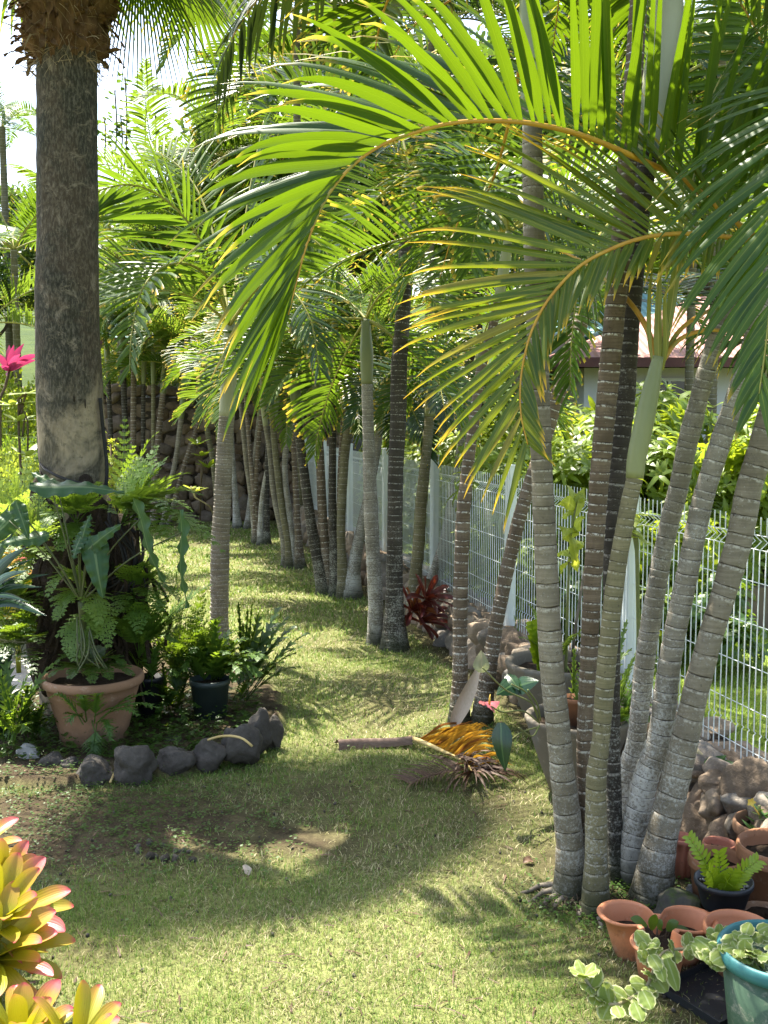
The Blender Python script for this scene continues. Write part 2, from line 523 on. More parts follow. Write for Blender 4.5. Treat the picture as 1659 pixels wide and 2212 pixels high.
M['grey_pot'] = plain('grey_fibrestone', (.125, .107, .08), (.175, .148, .11), 3, .75, .25, .15, .003, c3=(.15, .14, .115), s3=4, k3=.55, dirt=0.14)
M['black_pot'] = plain('black_nursery_plastic', (.010, .012, .015), (.018, .02, .024), 6, .45, .4, .05, .001)
M['dgreen_pot'] = plain('dark_green_nursery_plastic', (.018, .028, .026), (.03, .042, .038), 6, .5, .4, .05, .001)
M['green_pot'] = plain('green_pot_glaze', (.035, .075, .042), (.055, .10, .058), 4, .55, .35, .2, .002, c3=(.10, .13, .085), s3=14, k3=.60, dirt=0.12)
M['teal_rim'] = plain('teal_rim', (.025, .125, .13), (.035, .155, .155), 5, .5, .4, .1, .001)
M['soil'] = plain('potting_soil', (.035, .024, .016), (.07, .05, .034), 30, .95, .1, 1, .02, c3=(.20, .16, .12), s3=60, k3=.66)
def rock_mat(name, pal, moss=None, mk=.6):
    t = NT(name)
    r = t.n('NewGeometry').outputs['Random Per Island']
    oc = t.coord('Object')
    col = t.ramp(r, [(i / max(1, len(pal) - 1), c) for i, c in enumerate(pal)])
    nz = t.noise(6, 5, .65, oc)
    col = t.mix(t.ramp(nz, [(.35, 0.0), (.7, .75)]), col, tuple(x * .45 for x in pal[0]))
    sp = t.ramp(t.noise(38, 5, .8, oc), [(.56, 0.0), (.72, .5)])
    col = t.mix(sp, col, tuple(min(1, x * 1.7 + .02) for x in pal[-1]))
    if moss:
        col = t.mix(t.ramp(t.noise(5, 5, .7, oc), [(mk, 0.0), (mk + .1, .9)]), col, moss)
    h = t.math('ADD', t.noise(11, 5, .65, oc), t.math('MULTIPLY', t.noise(60, 4, .7, oc), .35))
    return t.done(t.pbsdf(col, .85, .25, t.bump(h, .75, .02)))
M['rock_dark'] = rock_mat('dark_basalt_rock', [(.045, .037, .027), (.085, .070, .052), (.13, .112, .088), (.065, .058, .050)], (.05, .06, .02), .62)
M['rock_wall'] = rock_mat('brown_field_stone', [(.16, .12, .085), (.26, .19, .13), (.30, .25, .19), (.20, .19, .175), (.34, .25, .17)])
M['rock_far'] = rock_mat('brown_wall_stone', [(.13, .09, .06), (.21, .15, .10), (.25, .19, .135), (.16, .13, .11), (.28, .20, .13)])
M['rock_pale'] = rock_mat('pale_grey_rock', [(.30, .29, .27), (.36, .35, .33)])
M['rock_moss'] = rock_mat('mossy_rock', [(.05, .045, .04), (.08, .075, .06)], (.06, .09, .02), .46)
M['mortar'] = plain('wall_mortar', (.035, .028, .022), (.07, .056, .044), 12, .95, .1, .8, .02)
M['white_metal'] = plain('white_painted_wire', (.66, .70, .68), (.72, .75, .73), 4, .45, .4, .0, .001)
M['fern'] = leaf_mat('fern_green', (.050, .115, .016), (.10, .18, .026), (.26, .38, .025), .45, .45, stripes=0)
M['fern_light'] = leaf_mat('fern_light_green', (.085, .16, .025), (.14, .22, .04), (.36, .48, .05), .45, .45, stripes=0)
M['fern_dark'] = leaf_mat('fern_deep_green', (.022, .062, .008), (.052, .105, .014), (.20, .30, .015), .40, .38, stripes=0, mid=(.12, .18, .04))
M['philo'] = leaf_mat('philodendron_leaf', (.024, .070, .022), (.046, .10, .034), (.14, .24, .03), .22, .42, mid=(.14, .20, .08), stripes=30, spec=.3)
M['philo_dk'] = leaf_mat('glossy_dark_leaf', (.012, .040, .018), (.022, .06, .026), (.08, .16, .02), .2, .25, mid=(.08, .14, .05), stripes=24)
M['brom'] = None
def brom_mat():
    t = NT('bromeliad_leaf')
    uv = t.n('UVMap').outputs[0]
    sep = t.n('SeparateXYZ', {0: uv}); u, v = sep.outputs[0], sep.outputs[1]
    r = t.n('NewGeometry').outputs['Random Per Island']
    nz = t.noise(26, 6, .75, t.coord('Object'))
    base = t.mix(r, (.21, .25, .012), (.38, .31, .018))
    vv = t.math('ADD', t.math('ADD', v, t.math('MULTIPLY', t.math('SUBTRACT', nz, .5), .25)), t.math('MULTIPLY', t.math('SUBTRACT', r, .5), .45))
    col = t.mix(t.ramp(vv, [(.55, 0.0), (.95, .8)]), base, (.52, .22, .08))
    col = t.mix(t.ramp(vv, [(.86, 0.0), (1.12, 1.0)]), col, (.56, .14, .14))
    col = t.mix(t.ramp(v, [(.93, 0.0), (.99, 1.0)]), col, (.40, .03, .07))
    col = t.mix(t.ramp(v, [(.0, 1.0), (.35, 0.0)]), col, (.10, .14, .015))
    col = t.mix(t.ramp(t.noise(90, 4, .8, t.coord('Object')), [(.60, 0.0), (.70, .6)]), col, (.10, .07, .02))
    a = t.pbsdf(col, .38, .45, t.bump(t.math('ADD', t.math('SINE', t.math('MULTIPLY', u, 60)), t.math('MULTIPLY', nz, 2.0)), .15, .002))
    tr = t.mix(t.ramp(vv, [(.72, 0.0), (1.05, 1.0)]), (.42, .36, .010), (.55, .20, .09))
    b = t.n('BsdfTranslucent', {0: tr}).outputs[0]
    return t.done(t.n('MixShader', {0: .38, 1: a, 2: b}).outputs[0])
M['brom'] = brom_mat()
M['brom_red'] = leaf_mat('dark_red_bromeliad_leaf', (.05, .012, .014), (.12, .028, .02), (.35, .06, .02), .3, .3, stripes=0, c3=(.22, .07, .02), c3at=.75)
M['cordy'] = leaf_mat('pink_cordyline_leaf', (.34, .015, .10), (.46, .03, .15), (.50, .05, .15), .4, .4, stripes=30)
M['bright'] = leaf_mat('bright_shrub_leaf', (.10, .17, .016), (.17, .24, .025), (.46, .56, .03), .45, .38, stripes=0, mid=(.3, .35, .08))
M['shrub'] = leaf_mat('shrub_leaf', (.035, .085, .014), (.08, .15, .024), (.24, .36, .02), .42, .40, stripes=0)
M['shrub_lt'] = leaf_mat('light_shrub_leaf', (.12, .18, .03), (.20, .26, .05), (.40, .48, .05), .42, .42, stripes=0)
M['tree'] = leaf_mat('tree_leaf', (.022, .055, .012), (.055, .105, .02), (.16, .26, .02), .40, .42, stripes=0)
M['tree_yl'] = leaf_mat('yellowish_tree_leaf', (.09, .13, .018), (.15, .19, .025), (.36, .42, .03), .42, .42, stripes=0)
M['zz'] = leaf_mat('zz_leaflet', (.16, .26, .012), (.22, .32, .02), (.48, .60, .02), .42, .28, stripes=0, mid=(.35, .42, .06))
M['zz_dk'] = leaf_mat('stiff_dark_leaf', (.035, .10, .02), (.06, .14, .03), (.22, .36, .02), .35, .28, stripes=0, mid=(.14, .22, .05))
M['oreg'] = leaf_mat('variegated_fuzzy_leaf', (.17, .235, .055), (.24, .29, .08), (.36, .44, .09), .34, .62, stripes=0, edge=(.52, .53, .28), spec=.2, mid=(.30, .36, .18))
M['lemon'] = leaf_mat('lemon_green_leaf', (.26, .34, .04), (.34, .40, .06), (.62, .66, .06), .5, .4, stripes=20, mid=(.42, .46, .12))
M['stem'] = plain('green_stem', (.10, .13, .04), (.18, .18, .06), 20, .5, .3, .2, .002)
M['stem_dark'] = plain('dark_green_petiole', (.05, .065, .025), (.09, .10, .035), 20, .5, .3, .2, .002)
M['stem_pale'] = plain('pale_fuzzy_stem', (.26, .22, .13), (.34, .30, .18), 20, .7, .2, .3, .002)
M['twig'] = plain('brown_twig', (.07, .05, .03), (.13, .10, .065), 16, .9, .2, .6, .005)
M['pink'] = leaf_mat('pink_spathe', (.62, .16, .20), (.66, .20, .22), (.80, .25, .25), .35, .25, stripes=0)
M['pale_spathe'] = leaf_mat('pale_green_spathe', (.26, .30, .15), (.36, .28, .20), (.46, .50, .22), .35, .3, stripes=20, mid=(.40, .32, .22))
M['yellow'] = plain('yellow_spadix', (.62, .42, .06), (.66, .5, .1), 20, .6, .3, .3, .002)
M['dry_orange'] = leaf_mat('dry_orange_leaflet', (.40, .19, .025), (.50, .27, .035), (.62, .33, .03), .40, .55, stripes=40, c3=(.20, .08, .02), c3at=.86)
M['dry_brown'] = leaf_mat('dry_brown_leaflet', (.060, .028, .013), (.11, .055, .026), (.16, .07, .03), .2, .6, stripes=40, c3=(.15, .085, .05), c3at=.88)
M['dry_yellow'] = plain('dry_yellow_rachis', (.42, .30, .10), (.52, .40, .18), 10, .6, .3, .2, .002)
M['sheath_br'] = plain('brown_sheath', (.12, .075, .055), (.22, .15, .115), 9, .7, .25, .4, .004, cs=(3, 14, 14))
M['bract'] = plain('pale_papery_bract', (.50, .40, .30), (.60, .49, .38), 9, .8, .2, .4, .004, cs=(14, 14, 3))
M['house_wall'] = plain('white_house_wall', (.56, .58, .60), (.62, .63, .64), 2, .8, .2, .1, .003)
M['house_wall_b'] = plain('grey_house_wall', (.30, .25, .24), (.36, .31, .30), 2, .8, .2, .1, .003)
def roof_mat(name, a, b):
    t = NT(name)
    oc = t.coord('Object')
    s = t.n('SeparateXYZ', {0: oc}).outputs[0]
    w = t.math('SINE', t.math('MULTIPLY', s, 42.0))
    col = t.mix(t.noise(1.2, 5, .6, oc), a, b)
    return t.done(t.pbsdf(col, .55, .4, t.bump(w, .5, .03)))
M['roof_red'] = roof_mat('faded_red_roof', (.30, .125, .10), (.40, .21, .175))
M['roof_teal'] = roof_mat('teal_roof', (.13, .27, .255), (.18, .33, .31))
M['trim_dark'] = plain('dark_trim', (.09, .035, .03), (.13, .05, .04), 5, .6, .3, .1, .002)
M['glass'] = plain('dark_window_glass', (.010, .014, .018), (.02, .026, .03), 2, .08, .6, 0, .001)
M['curtain'] = plain('white_curtain', (.66, .66, .63), (.72, .72, .70), 6, .9, .1, .1, .002)
M['steel'] = plain('dark_rail', (.03, .03, .035), (.05, .05, .055), 4, .5, .4, 0, .001)
M['brown_board'] = plain('brown_low_wall', (.13, .10, .075), (.18, .14, .105), 3, .85, .2, .3, .004)
M['cable'] = plain('black_cable', (.012, .011, .010), (.02, .018, .016), 9, .7, .3, .2, .002)

def lawn_mat():
    t = NT('lawn_soil_and_turf')
    a = t.n('VertexColor', layer_name='col').outputs[0]
    oc = t.coord('Object')
    n1 = t.noise(55, 5, .7, oc); n2 = t.noise(9, 5, .6, oc)
    col = t.mix(t.ramp(n1, [(.32, 0.0), (.7, .8)]), a, (.035, .028, .016))
    col = t.mix(t.ramp(n2, [(.45, 0.0), (.7, .35)]), col, (.20, .18, .085))
    h = t.math('ADD', n1, t.math('MULTIPLY', n2, .6))
    return t.done(t.pbsdf(col, .95, .1, t.bump(h, .9, .02)))
M['lawn'] = lawn_mat()
def grass_mat():
    t = NT('grass_blade')
    a = t.n('VertexColor', layer_name='col').outputs[0]
    p = t.pbsdf(a, .6, .25)
    b = t.n('BsdfTranslucent', {0: t.mix(.35, a, (.34, .42, .05))}).outputs[0]
    return t.done(t.n('MixShader', {0: .3, 1: p, 2: b}).outputs[0])
M['grass'] = grass_mat()
M['ground'] = plain('far_ground', (.07, .09, .03), (.12, .13, .05), 2, .95, .1, .5, .03)
M['path'] = plain('pale_gravel_path', (.34, .32, .29), (.44, .42, .39), 30, .9, .2, .8, .01)
M['hill'] = plain('green_hill', (.03, .05, .015), (.06, .085, .02), .6, .95, .1, .6, .2)
# ------------------------------------------------------------------ palms
def trunk_mesh(mb, P, R, node, n, rng, flare=.45, lip=.045, mi=0):
    D = crv(P, max(30, len(P) * 14))
    L = [0.0]
    for a, b in zip(D[:-1], D[1:]): L.append(L[-1] + (b - a).length)
    tot = L[-1]
    # ring heights with uneven internodes
    zs, z = [], 0.0
    while z < tot:
        zs.append(z); z += node * rng.uniform(.6, 1.4) * (1 - .25 * z / tot)
    zs.append(tot)
    PP, RR, VV = [], [], []
    def at(s):
        i = min(max(int(np.searchsorted(L, s)) - 1, 0), len(D) - 2)
        f = (s - L[i]) / max(L[i + 1] - L[i], 1e-9)
        return D[i].lerp(D[i + 1], min(max(f, 0), 1))
    def rad(s):
        t = s / tot * (len(R) - 1); i = min(int(t), len(R) - 2)
        r = R[i] + (R[i + 1] - R[i]) * (t - i)
        return r * (1 + flare * math.exp(-s / (R[0] * 2.2)))
    for k in range(len(zs) - 1):
        a, b = zs[k], zs[k + 1]
        j = rng.uniform(.6, 1.3)
        for f, m in ((.0, 1 - lip * .5 * j), (.10, 1 - lip * .35 * j), (.55, 1.0), (.90, 1 + lip * .75 * j), (.985, 1 + lip * .6 * j)):
            s = a + (b - a) * f
            w = at(s)
            PP.append(w); RR.append(rad(s) * m * (1 + .030 * mn.noise(w * 5 + V((P[0].x * 9, 0, 0))))); VV.append(k + f)
    rings = tube(mb, PP, RR, n, mi, True, VV)
    # tilt and roughen the rings a little
    off = rng.uniform(0, 50)
    for i, ring in enumerate(rings):
        c = PP[i]
        for vi in set(ring):
            p = V(mb.v[vi]); d = p - c
            q = p * 9 + V((off, 0, 0))
            e = mn.noise(q) * .05 + mn.noise(q * 4) * .03
            tl = .10 * RR[i] * mn.noise(V((d.x * 3 / RR[i] * .3, d.y * .3 / RR[i] * 3, VV[i] * .37 + off)))
            p = c + d * (1 + e); p.z += tl
            mb.v[vi] = (p.x, p.y, p.z)
    return D

PROTO = {}
PKIND = {'up': (74, 62), 'mid': (52, 92), 'arch': (32, 100), 'low': (4, 72), 'hang': (-24, 52)}
def proto(kind, var, fam):
    key = (kind, var, fam)
    if key in PROTO: return PROTO[key]
    rng = random.Random(hash(key[0]) % 1 + var * 7 + sum(map(ord, kind)) + (100 if fam == 'near' else 0))
    p0, b = PKIND[kind]
    p0 += rng.uniform(-6, 6); b += rng.uniform(-10, 10)
    P, p = [V((0, 0, 0))], V((0, 0, 0))
    sw = rng.uniform(-14, 14)
    for i in range(14):
        t = (i + .5) / 14
        a = math.radians(p0 - b * t ** 1.15); s = math.radians(sw * t)
        p = p + V((math.cos(a) * math.cos(s), math.cos(a) * math.sin(s), math.sin(a))) * (1.7 / 14)
        P.append(p.copy())
    mb = MB()
    if fam == 'near':
        frond(mb, P, .62, 40, .040, rng, vup=30, a0=70, a1=30, droop=.55, curl=.6, nseg=7, rad=.013, miR=1, pet=.16)
        mats = [M['frond_near'], M['rachis_o']]
    elif fam == 'fine':
        frond(mb, P, .46, 48, .032, rng, vup=24, a0=62, a1=30, droop=.55, curl=.2, nseg=5, rad=.010, miR=1, pet=.14)
        mats = [M['frond_far'], M['rachis_g']]
    else:
        frond(mb, P, .52, 44, .030, rng, vup=32, a0=66, a1=30, droop=.45, curl=.25, nseg=5, blunt=True, rad=.012, miR=1, pet=.16)
        mats = [M['frond'], M['rachis_g']]
    PROTO[key] = mb.mesh('frond_mesh', mats)
    return PROTO[key]

def crown(root, top, n, scale, rng, fam='far', mat=None, az0=None, kinds=None, skip=None, rach=None):
    base = V(root.location)
    a = rng.uniform(0, 360) if az0 is None else az0
    order = kinds or ['up', 'mid', 'mid', 'arch', 'arch', 'low', 'low', 'hang', 'arch', 'mid', 'low', 'hang']
    k = 0; i = 0
    while k < n and i < 60:
        az = (a + i * 137.5 + rng.uniform(-14, 14)) % 360; i += 1
        if skip and any(lo <= az <= hi for lo, hi in skip): continue
        kind = order[k % len(order)]
        me = proto(kind, rng.randrange(2), fam)
        o = link('frond', me, root, V(top) - base)
        o.rotation_euler = (math.radians(rng.uniform(-22, 22)), math.radians(rng.uniform(-8, 8)), math.radians(az))
        s = scale * rng.uniform(.88, 1.12)
        o.scale = (s, s, s)
        if mat:
            o.material_slots[0].link = 'OBJECT'; o.material_slots[0].material = mat
        if rach:
            o.material_slots[1].link = 'OBJECT'; o.material_slots[1].material = rach
        k += 1

def shaft_mesh(mb, P, R, mi=0, n=14):
    D = crv(P, 18)
    RR = []
    for i in range(18):
        t = i / 17 * (len(R) - 1); j = min(int(t), len(R) - 2)
        RR.append(R[j] + (R[j + 1] - R[j]) * (t - j))
    tube(mb, D, RR, n, mi)

def palm(label, pts, w, mat, group=None, dtop=0.0, shaft=None, sw=None, smat='shaft_g', node=.06, n=14, seed=1, flare=.45,
         Yb=None, name='palm_tree', lip=.016, sink=.04, zb=None):
    """pts trunk centre line from the base upwards (pixels of the photo -> world at the palm's own distance), w widths"""
    rng = random.Random(seed)
    b = G(*pts[0]) if Yb is None else W(*pts[0], Yb)
    if zb is not None and Yb is not None:
        b = W(*pts[0], Yb); b.z = zb
    Y0 = b.y
    allp = pts + (shaft or [])
    y0, y1 = pts[0][1], allp[-1][1]
    def wp(p):
        f = (p[1] - y0) / (y1 - y0)
        return W(p[0], p[1], Y0 + dtop * f)
    P = [b] + [wp(p) for p in pts[1:]]
    R = [q / 2 * px(p.y) for q, p in zip(w, P)]
    root = thing(name, label, 'palm tree', b, group)
    mb = MB()
    PP = [P[0] - V((0, 0, sink))] + P[1:]
    trunk_mesh(mb, PP, R, node, n, rng, flare, lip)
    obj('trunk', mb, M[mat], root, b)
    top = P[-1]
    if shaft:
        S = [P[-1]] + [wp(p) for p in shaft]
        SR = [q / 2 * px(p.y) for q, p in zip(sw, S)]
        mb = MB(); shaft_mesh(mb, S, SR, 0, n)
        obj('crownshaft', mb, M[smat], root, b)
        top = S[-1]
    return root, top

def near_frond(root, Pxy, L, n, w, seed, mat='frond_near', rmat='rachis_o', rad=.014, up=None, roll=0.0, label=None, **kw):
    rng = random.Random(seed)
    P = [W(*p) for p in Pxy]
    mb, mr = MB(), MB()
    frond(mb, P, L, n, w, rng, rad=rad, mbr=mr, up=up, roll=roll, **kw)
    o = obj('frond', mb, M[mat], root, root.location)
    if label: o['label'] = label
    obj('rachis', mr, M[rmat], o, root.location)
    return o

NEARG = 'palms of the nearest clump'
# --- the nearest clump: seven ringed trunks
A, tA = palm('grey ringed palm just left of the clump, upright before the grey bowl planter',
    [(1226, 1938), (1231, 1827), (1216, 1684), (1208, 1595), (1190, 1416), (1181, 1237), (1172, 1055), (1165, 876), (1160, 697), (1152, 450), (1149, 230)],
    [62, 60, 54, 53, 51, 48, 45, 46, 45, 44, 42], 'trunk_grey', NEARG, dtop=.10, shaft=[(1147, 100), (1142, -110)], sw=[46, 52, 30], node=.078, n=24, seed=11, flare=.25)
B, tB = palm('brown palm with sharp pale ring edges, tight against the dark lichened trunk',
    [(1280, 1925), (1268, 1760), (1264, 1595), (1272, 1416), (1281, 1237), (1293, 1055), (1309, 876), (1326, 697), (1340, 536), (1362, 250), (1380, 0)],
    [44, 40, 36, 38, 40, 42, 44, 44, 40, 38, 36], 'trunk_brown', NEARG, dtop=.15, shaft=[(1385, -100), (1395, -260)], sw=[38, 44, 26], node=.056, n=22, seed=12, flare=.2, lip=.055)
Cc, tC = palm('darkest trunk of the clump, blackish with lichen and moss, behind the young green-topped palm',
    [(1332, 1905), (1326, 1720), (1323, 1595), (1322, 1416), (1322, 1237), (1330, 1055), (1346, 876), (1358, 697), (1372, 536), (1398, 330)],
    [40, 34, 34, 36, 40, 44, 48, 48, 46, 44], 'trunk_dark', NEARG, dtop=.25, shaft=[(1418, 190), (1440, 60), (1452, -120)], sw=[46, 64, 64, 34], smat='shaft_p', node=.062, n=22, seed=13, flare=.2)
Dd, tD = palm('young palm with a long green crownshaft and open new leaves at eye height',
    [(1287, 1974), (1288, 1827), (1288, 1684), (1298, 1595), (1312, 1416), (1332, 1237), (1358, 1091), (1371, 1033)],
    [64, 50, 47, 40, 42, 41, 37, 36], 'trunk_green', NEARG, dtop=.05, shaft=[(1376, 985), (1394, 900), (1412, 815), (1422, 770)], sw=[38, 42, 42, 36, 22], node=.052, n=22, seed=14, flare=.3)
E, tE = palm('whitened leaning palm, hindmost of the three leaning trunks, bearing the arching fronds',
    [(1338, 1842), (1350, 1684), (1374, 1595), (1395, 1416), (1424, 1237), (1446, 1130), (1466, 1055), (1488, 947), (1545, 733), (1585, 625)],
    [44, 40, 40, 44, 43, 40, 41, 42, 36, 34], 'trunk_pale', NEARG, dtop=-.25, shaft=[(1610, 568), (1640, 520)], sw=[36, 42, 26], node=.056, n=20, seed=15, flare=.4, lip=.045)
F, tF = palm('pale grey leaning palm with a whitened foot joined to the stoutest trunk',
    [(1366, 1905), (1366, 1827), (1394, 1684), (1425, 1595), (1449, 1416), (1485, 1237), (1507, 1130), (1525, 1055), (1559, 947), (1586, 870), (1640, 690), (1700, 480)],
    [56, 56, 55, 52, 48, 47, 46, 45, 43, 42, 40, 38], 'trunk_pale', NEARG, dtop=-.1, shaft=[(1740, 380), (1780, 270)], sw=[40, 44, 26], node=.058, n=22, seed=16, flare=.3, lip=.045)
Gg, tG = palm('stoutest palm of the clump, flared mossy foot, leaning away over the stone wall',
    [(1404, 1945), (1425, 1827), (1459, 1684), (1480, 1595), (1523, 1416), (1577, 1237), (1604, 1130), (1618, 1055), (1655, 930), (1720, 700), (1790, 420)],
    [92, 68, 62, 56, 52, 56, 55, 54, 52, 48, 46], 'trunk_grey', NEARG, dtop=.05, shaft=[(1815, 320), (1845, 200)], sw=[48, 54, 30], node=.075, n=24, seed=17, flare=.2)
R_ = random.Random(5)
crown(A, tA, 4, 1.0, R_, 'near', az0=20, kinds=['up', 'mid', 'arch', 'mid'], skip=[(130, 350)])
crown(B, tB, 4, 1.0, R_, 'near', az0=60, kinds=['up', 'mid', 'arch', 'mid'], skip=[(130, 350)])
crown(Cc, tC, 4, 1.05, R_, 'near', az0=20, kinds=['up', 'mid', 'arch', 'mid'], skip=[(140, 330)])
crown(F, tF, 4, 1.0, R_, 'near', az0=10, kinds=['up', 'mid', 'arch', 'low'], skip=[(90, 300)])
crown(Gg, tG, 4, 1.0, R_, 'near', az0=40, kinds=['up', 'mid', 'arch', 'low'], skip=[(100, 300)])
# --- the big arching fronds from the leaning palm's crown
near_frond(E, [(1640, 520, 4.45), (1570, 466, 4.36), (1480, 392, 4.25), (1380, 343, 4.08), (1260, 293, 3.85), (1150, 267, 3.66), (1060, 261, 3.55), (975, 266, 3.48), (900, 285, 3.42), (830, 310, 3.38), (770, 350, 3.34), (720, 405, 3.31), (688, 462, 3.29), (660, 535, 3.27), (640, 610, 3.26), (622, 680, 3.25)],
    .86, 56, .050, 101, up=V((-.15, .05, .98)), vup=52, a0=62, a1=15, droop=.34, curl=1.0, nseg=10, pet=.03, rad=.0155, drop=.0,
    label='long arching frond, its leaflets raised like a comb', env=lambda t: float(np.interp(t, [0, .3, .5, .6, .75, .9, 1], [.98, 1.0, .90, .82, .76, .62, .50])))
near_frond(E, [(1645, 522, 4.4), (1560, 511, 4.22), (1480, 505, 4.1), (1400, 512, 4.0), (1325, 536, 3.94), (1250, 577, 3.9), (1190, 640, 3.87), (1155, 700, 3.85), (1135, 760, 3.84), (1124, 830, 3.83), (1126, 900, 3.82), (1140, 960, 3.81)],
    .82, 50, .034, 102, mat='frond_yellow', up=V((.12, -.90, .42)), vup=14, a0=46, a1=30, droop=.16, curl=.55, nseg=10, pet=.05, rad=.013, drop=.0, ss={1: 1.0, -1: .42},
    label='yellowing frond hooked down before the grey trunk', env=lambda t: (.92 + .08 * math.sin(PI * t)) * (1 - .55 * max(0, t - .35) / .65))
# frond of the stoutest palm hanging at the edge of the view
near_frond(Gg, [(1860, 160, 4.2), (1790, 150, 4.0), (1720, 230, 3.8), (1690, 380, 3.65), (1675, 540, 3.55), (1662, 680, 3.5), (1650, 780, 3.46), (1640, 850, 3.44)],
    .62, 34, .044, 103, up=V((-.6, -.5, .6)), vup=12, a0=58, a1=22, droop=.55, curl=.2, nseg=8, pet=.12, rad=.013, mat='frond', rmat='rachis_g',
    label='frond hanging straight down past the leaning trunks')
near_frond(E, [(1650, 500, 4.45), (1690, 420, 4.5), (1700, 250, 4.6), (1640, 80, 4.7), (1560, -60, 4.8)], .6, 34, .036, 104, vup=30, droop=.4, curl=.4)
near_frond(E, [(1655, 510, 4.45), (1720, 480, 4.4), (1820, 470, 4.3), (1940, 560, 4.2)], .6, 30, .036, 105, vup=30, droop=.4, curl=.4)
# young palm's own leaves
near_frond(Dd, [(1418, 785, 4.12), (1400, 715, 4.16), (1362, 655, 4.25), (1310, 605, 4.4), (1250, 560, 4.7), (1180, 535, 5.0), (1110, 545, 5.3)], .46, 22, .030, 111, mat='frond_dark', pet=.42, vup=8, droop=.9, rad=.013)
near_frond(Dd, [(1427, 780, 4.12), (1448, 690, 4.15), (1470, 560, 4.2), (1492, 420, 4.3), (1530, 230, 4.4), (1600, 90, 4.5)], .5, 26, .034, 112, rmat='rachis_g', pet=.4, vup=26, droop=.3, curl=.4, rad=.012)
near_frond(Dd, [(1430, 782, 4.12), (1462, 738, 4.15), (1510, 716, 4.2), (1570, 716, 4.3), (1640, 740, 4.4), (1700, 800, 4.5)], .42, 22, .028, 113, mat='frond_dark', pet=.4, vup=4, droop=.9, rad=.011)
near_frond(Dd, [(1428, 780, 4.12), (1470, 712, 4.2), (1530, 672, 4.35), (1600, 655, 4.5), (1690, 670, 4.7), (1760, 720, 4.9)], .44, 22, .028, 114, pet=.38, vup=20, droop=.6, rad=.011)
near_frond(Dd, [(1424, 780, 4.14), (1432, 700, 4.3), (1450, 640, 4.55), (1480, 600, 4.9), (1520, 590, 5.2)], .42, 20, .028, 115, mat='frond_dark', pet=.3, vup=10, droop=.7, rad=.010)
def spear(pts, w):
    mb = MB(); rng = random.Random(int(w * 1000))
    P = crv([W(*p) for p in pts], 14)
    blade(mb, P, V((1, 0, 0)), lambda t: w * (.35 + .65 * min(1, t * 3)) * max(.05, 1 - t ** 3), fold=.55, cols=2)
    o = obj('spear_leaf', mb, M['spear'], Dd, Dd.location)
spear([(1424, 836, 4.05), (1422, 740, 4.06), (1424, 640, 4.08), (1428, 545, 4.1)], .017)
spear([(1430, 790, 4.07), (1448, 680, 4.08), (1464, 560, 4.1), (1478, 395, 4.12)], .020)
spear([(1414, 800, 4.05), (1404, 740, 4.06), (1403, 640, 4.1), (1412, 560, 4.14)], .010)
spear([(1432, 800, 4.06), (1440, 740, 4.05), (1436, 660, 4.04), (1446, 600, 4.02)], .012)

# --- second clump behind: leaning palm and its upright neighbour
Hh, tH = palm('long palm leaning right behind the clump, its foot beside the pale hanging bract',
    [(1040, 1562), (1048, 1494), (1068, 1372), (1095, 1233), (1124, 1112), (1165, 985), (1202, 860), (1242, 733), (1272, 648)],
    [42, 36, 30, 31, 30, 31, 33, 34, 34], 'trunk_brown', None, dtop=.35, shaft=[(1290, 592), (1312, 530), (1330, 470)], sw=[36, 42, 40, 22], node=.055, n=16, seed=21, lip=.055)
Jj, tJ = palm('slim upright palm with whitish ring edges, its foot behind the fallen frond',
    [(992, 1560), (994, 1450), (994, 1337), (997, 1199), (1002, 1097), (1013, 988), (1026, 894), (1040, 794), (1061, 720), (1078, 640)],
    [42, 33, 32, 32, 32, 29, 24, 22, 20, 19], 'trunk_brown', None, dtop=.2, shaft=[(1088, 585), (1100, 500)], sw=[20, 26, 15], smat='shaft_p', node=.058, n=16, seed=22, lip=.05)
crown(Hh, tH, 7, 1.0, R_, 'far', kinds=['mid', 'arch', 'low', 'low', 'hang', 'arch', 'mid'], az0=30, mat=M['frond'])
crown(Jj, tJ, 7, 1.0, R_, 'far', az0=200, mat=M['frond'])
# --- third clump with the red bromeliad
G3 = 'palms of the clump with the red bromeliad'
Kk, tK = palm('thick dark mossy palm just beside the dark red bromeliad',
    [(853, 1402), (852, 1330), (852, 1268), (853, 1129), (855, 1010), (860, 910), (862, 800), (872, 650), (878, 520)],
    [52, 38, 34, 33, 34, 36, 34, 30, 30], 'trunk_dark', G3, dtop=.2, shaft=[(881, 450), (886, 370)], sw=[32, 38, 22], node=.06, n=16, seed=31)
Ll, tL = palm('pale ringed palm standing at the left foot of the dark mossy trunk',
    [(811, 1390), (812, 1330), (810, 1268), (806, 1199), (801, 1097), (795, 910), (793, 830)],
    [34, 32, 31, 31, 28, 25, 24], 'trunk_pale', G3, dtop=.1, shaft=[(792, 770), (790, 690)], sw=[25, 30, 18], node=.06, n=14, seed=32)
Mm, tM = palm('slender greenish palm leaning gently behind the dark mossy trunk',
    [(890, 1332), (896, 1261), (905, 1168), (909, 1097), (923, 957), (928, 900)], [28, 27, 26, 26, 22, 21], 'trunk_green', G3, dtop=.2,
    shaft=[(932, 850), (940, 790)], sw=[22, 26, 16], node=.055, n=12, seed=33)
Nn, tN = palm('grey palm leaning strongly right, its foot against the low stone wall',
    [(918, 1325), (926, 1289), (964, 1164), (986, 1035), (1004, 930), (1020, 860)], [38, 30, 28, 23, 20, 20], 'trunk_pale', G3, dtop=.3,
    shaft=[(1028, 810), (1040, 750)], sw=[21, 25, 15], node=.055, n=12, seed=34)
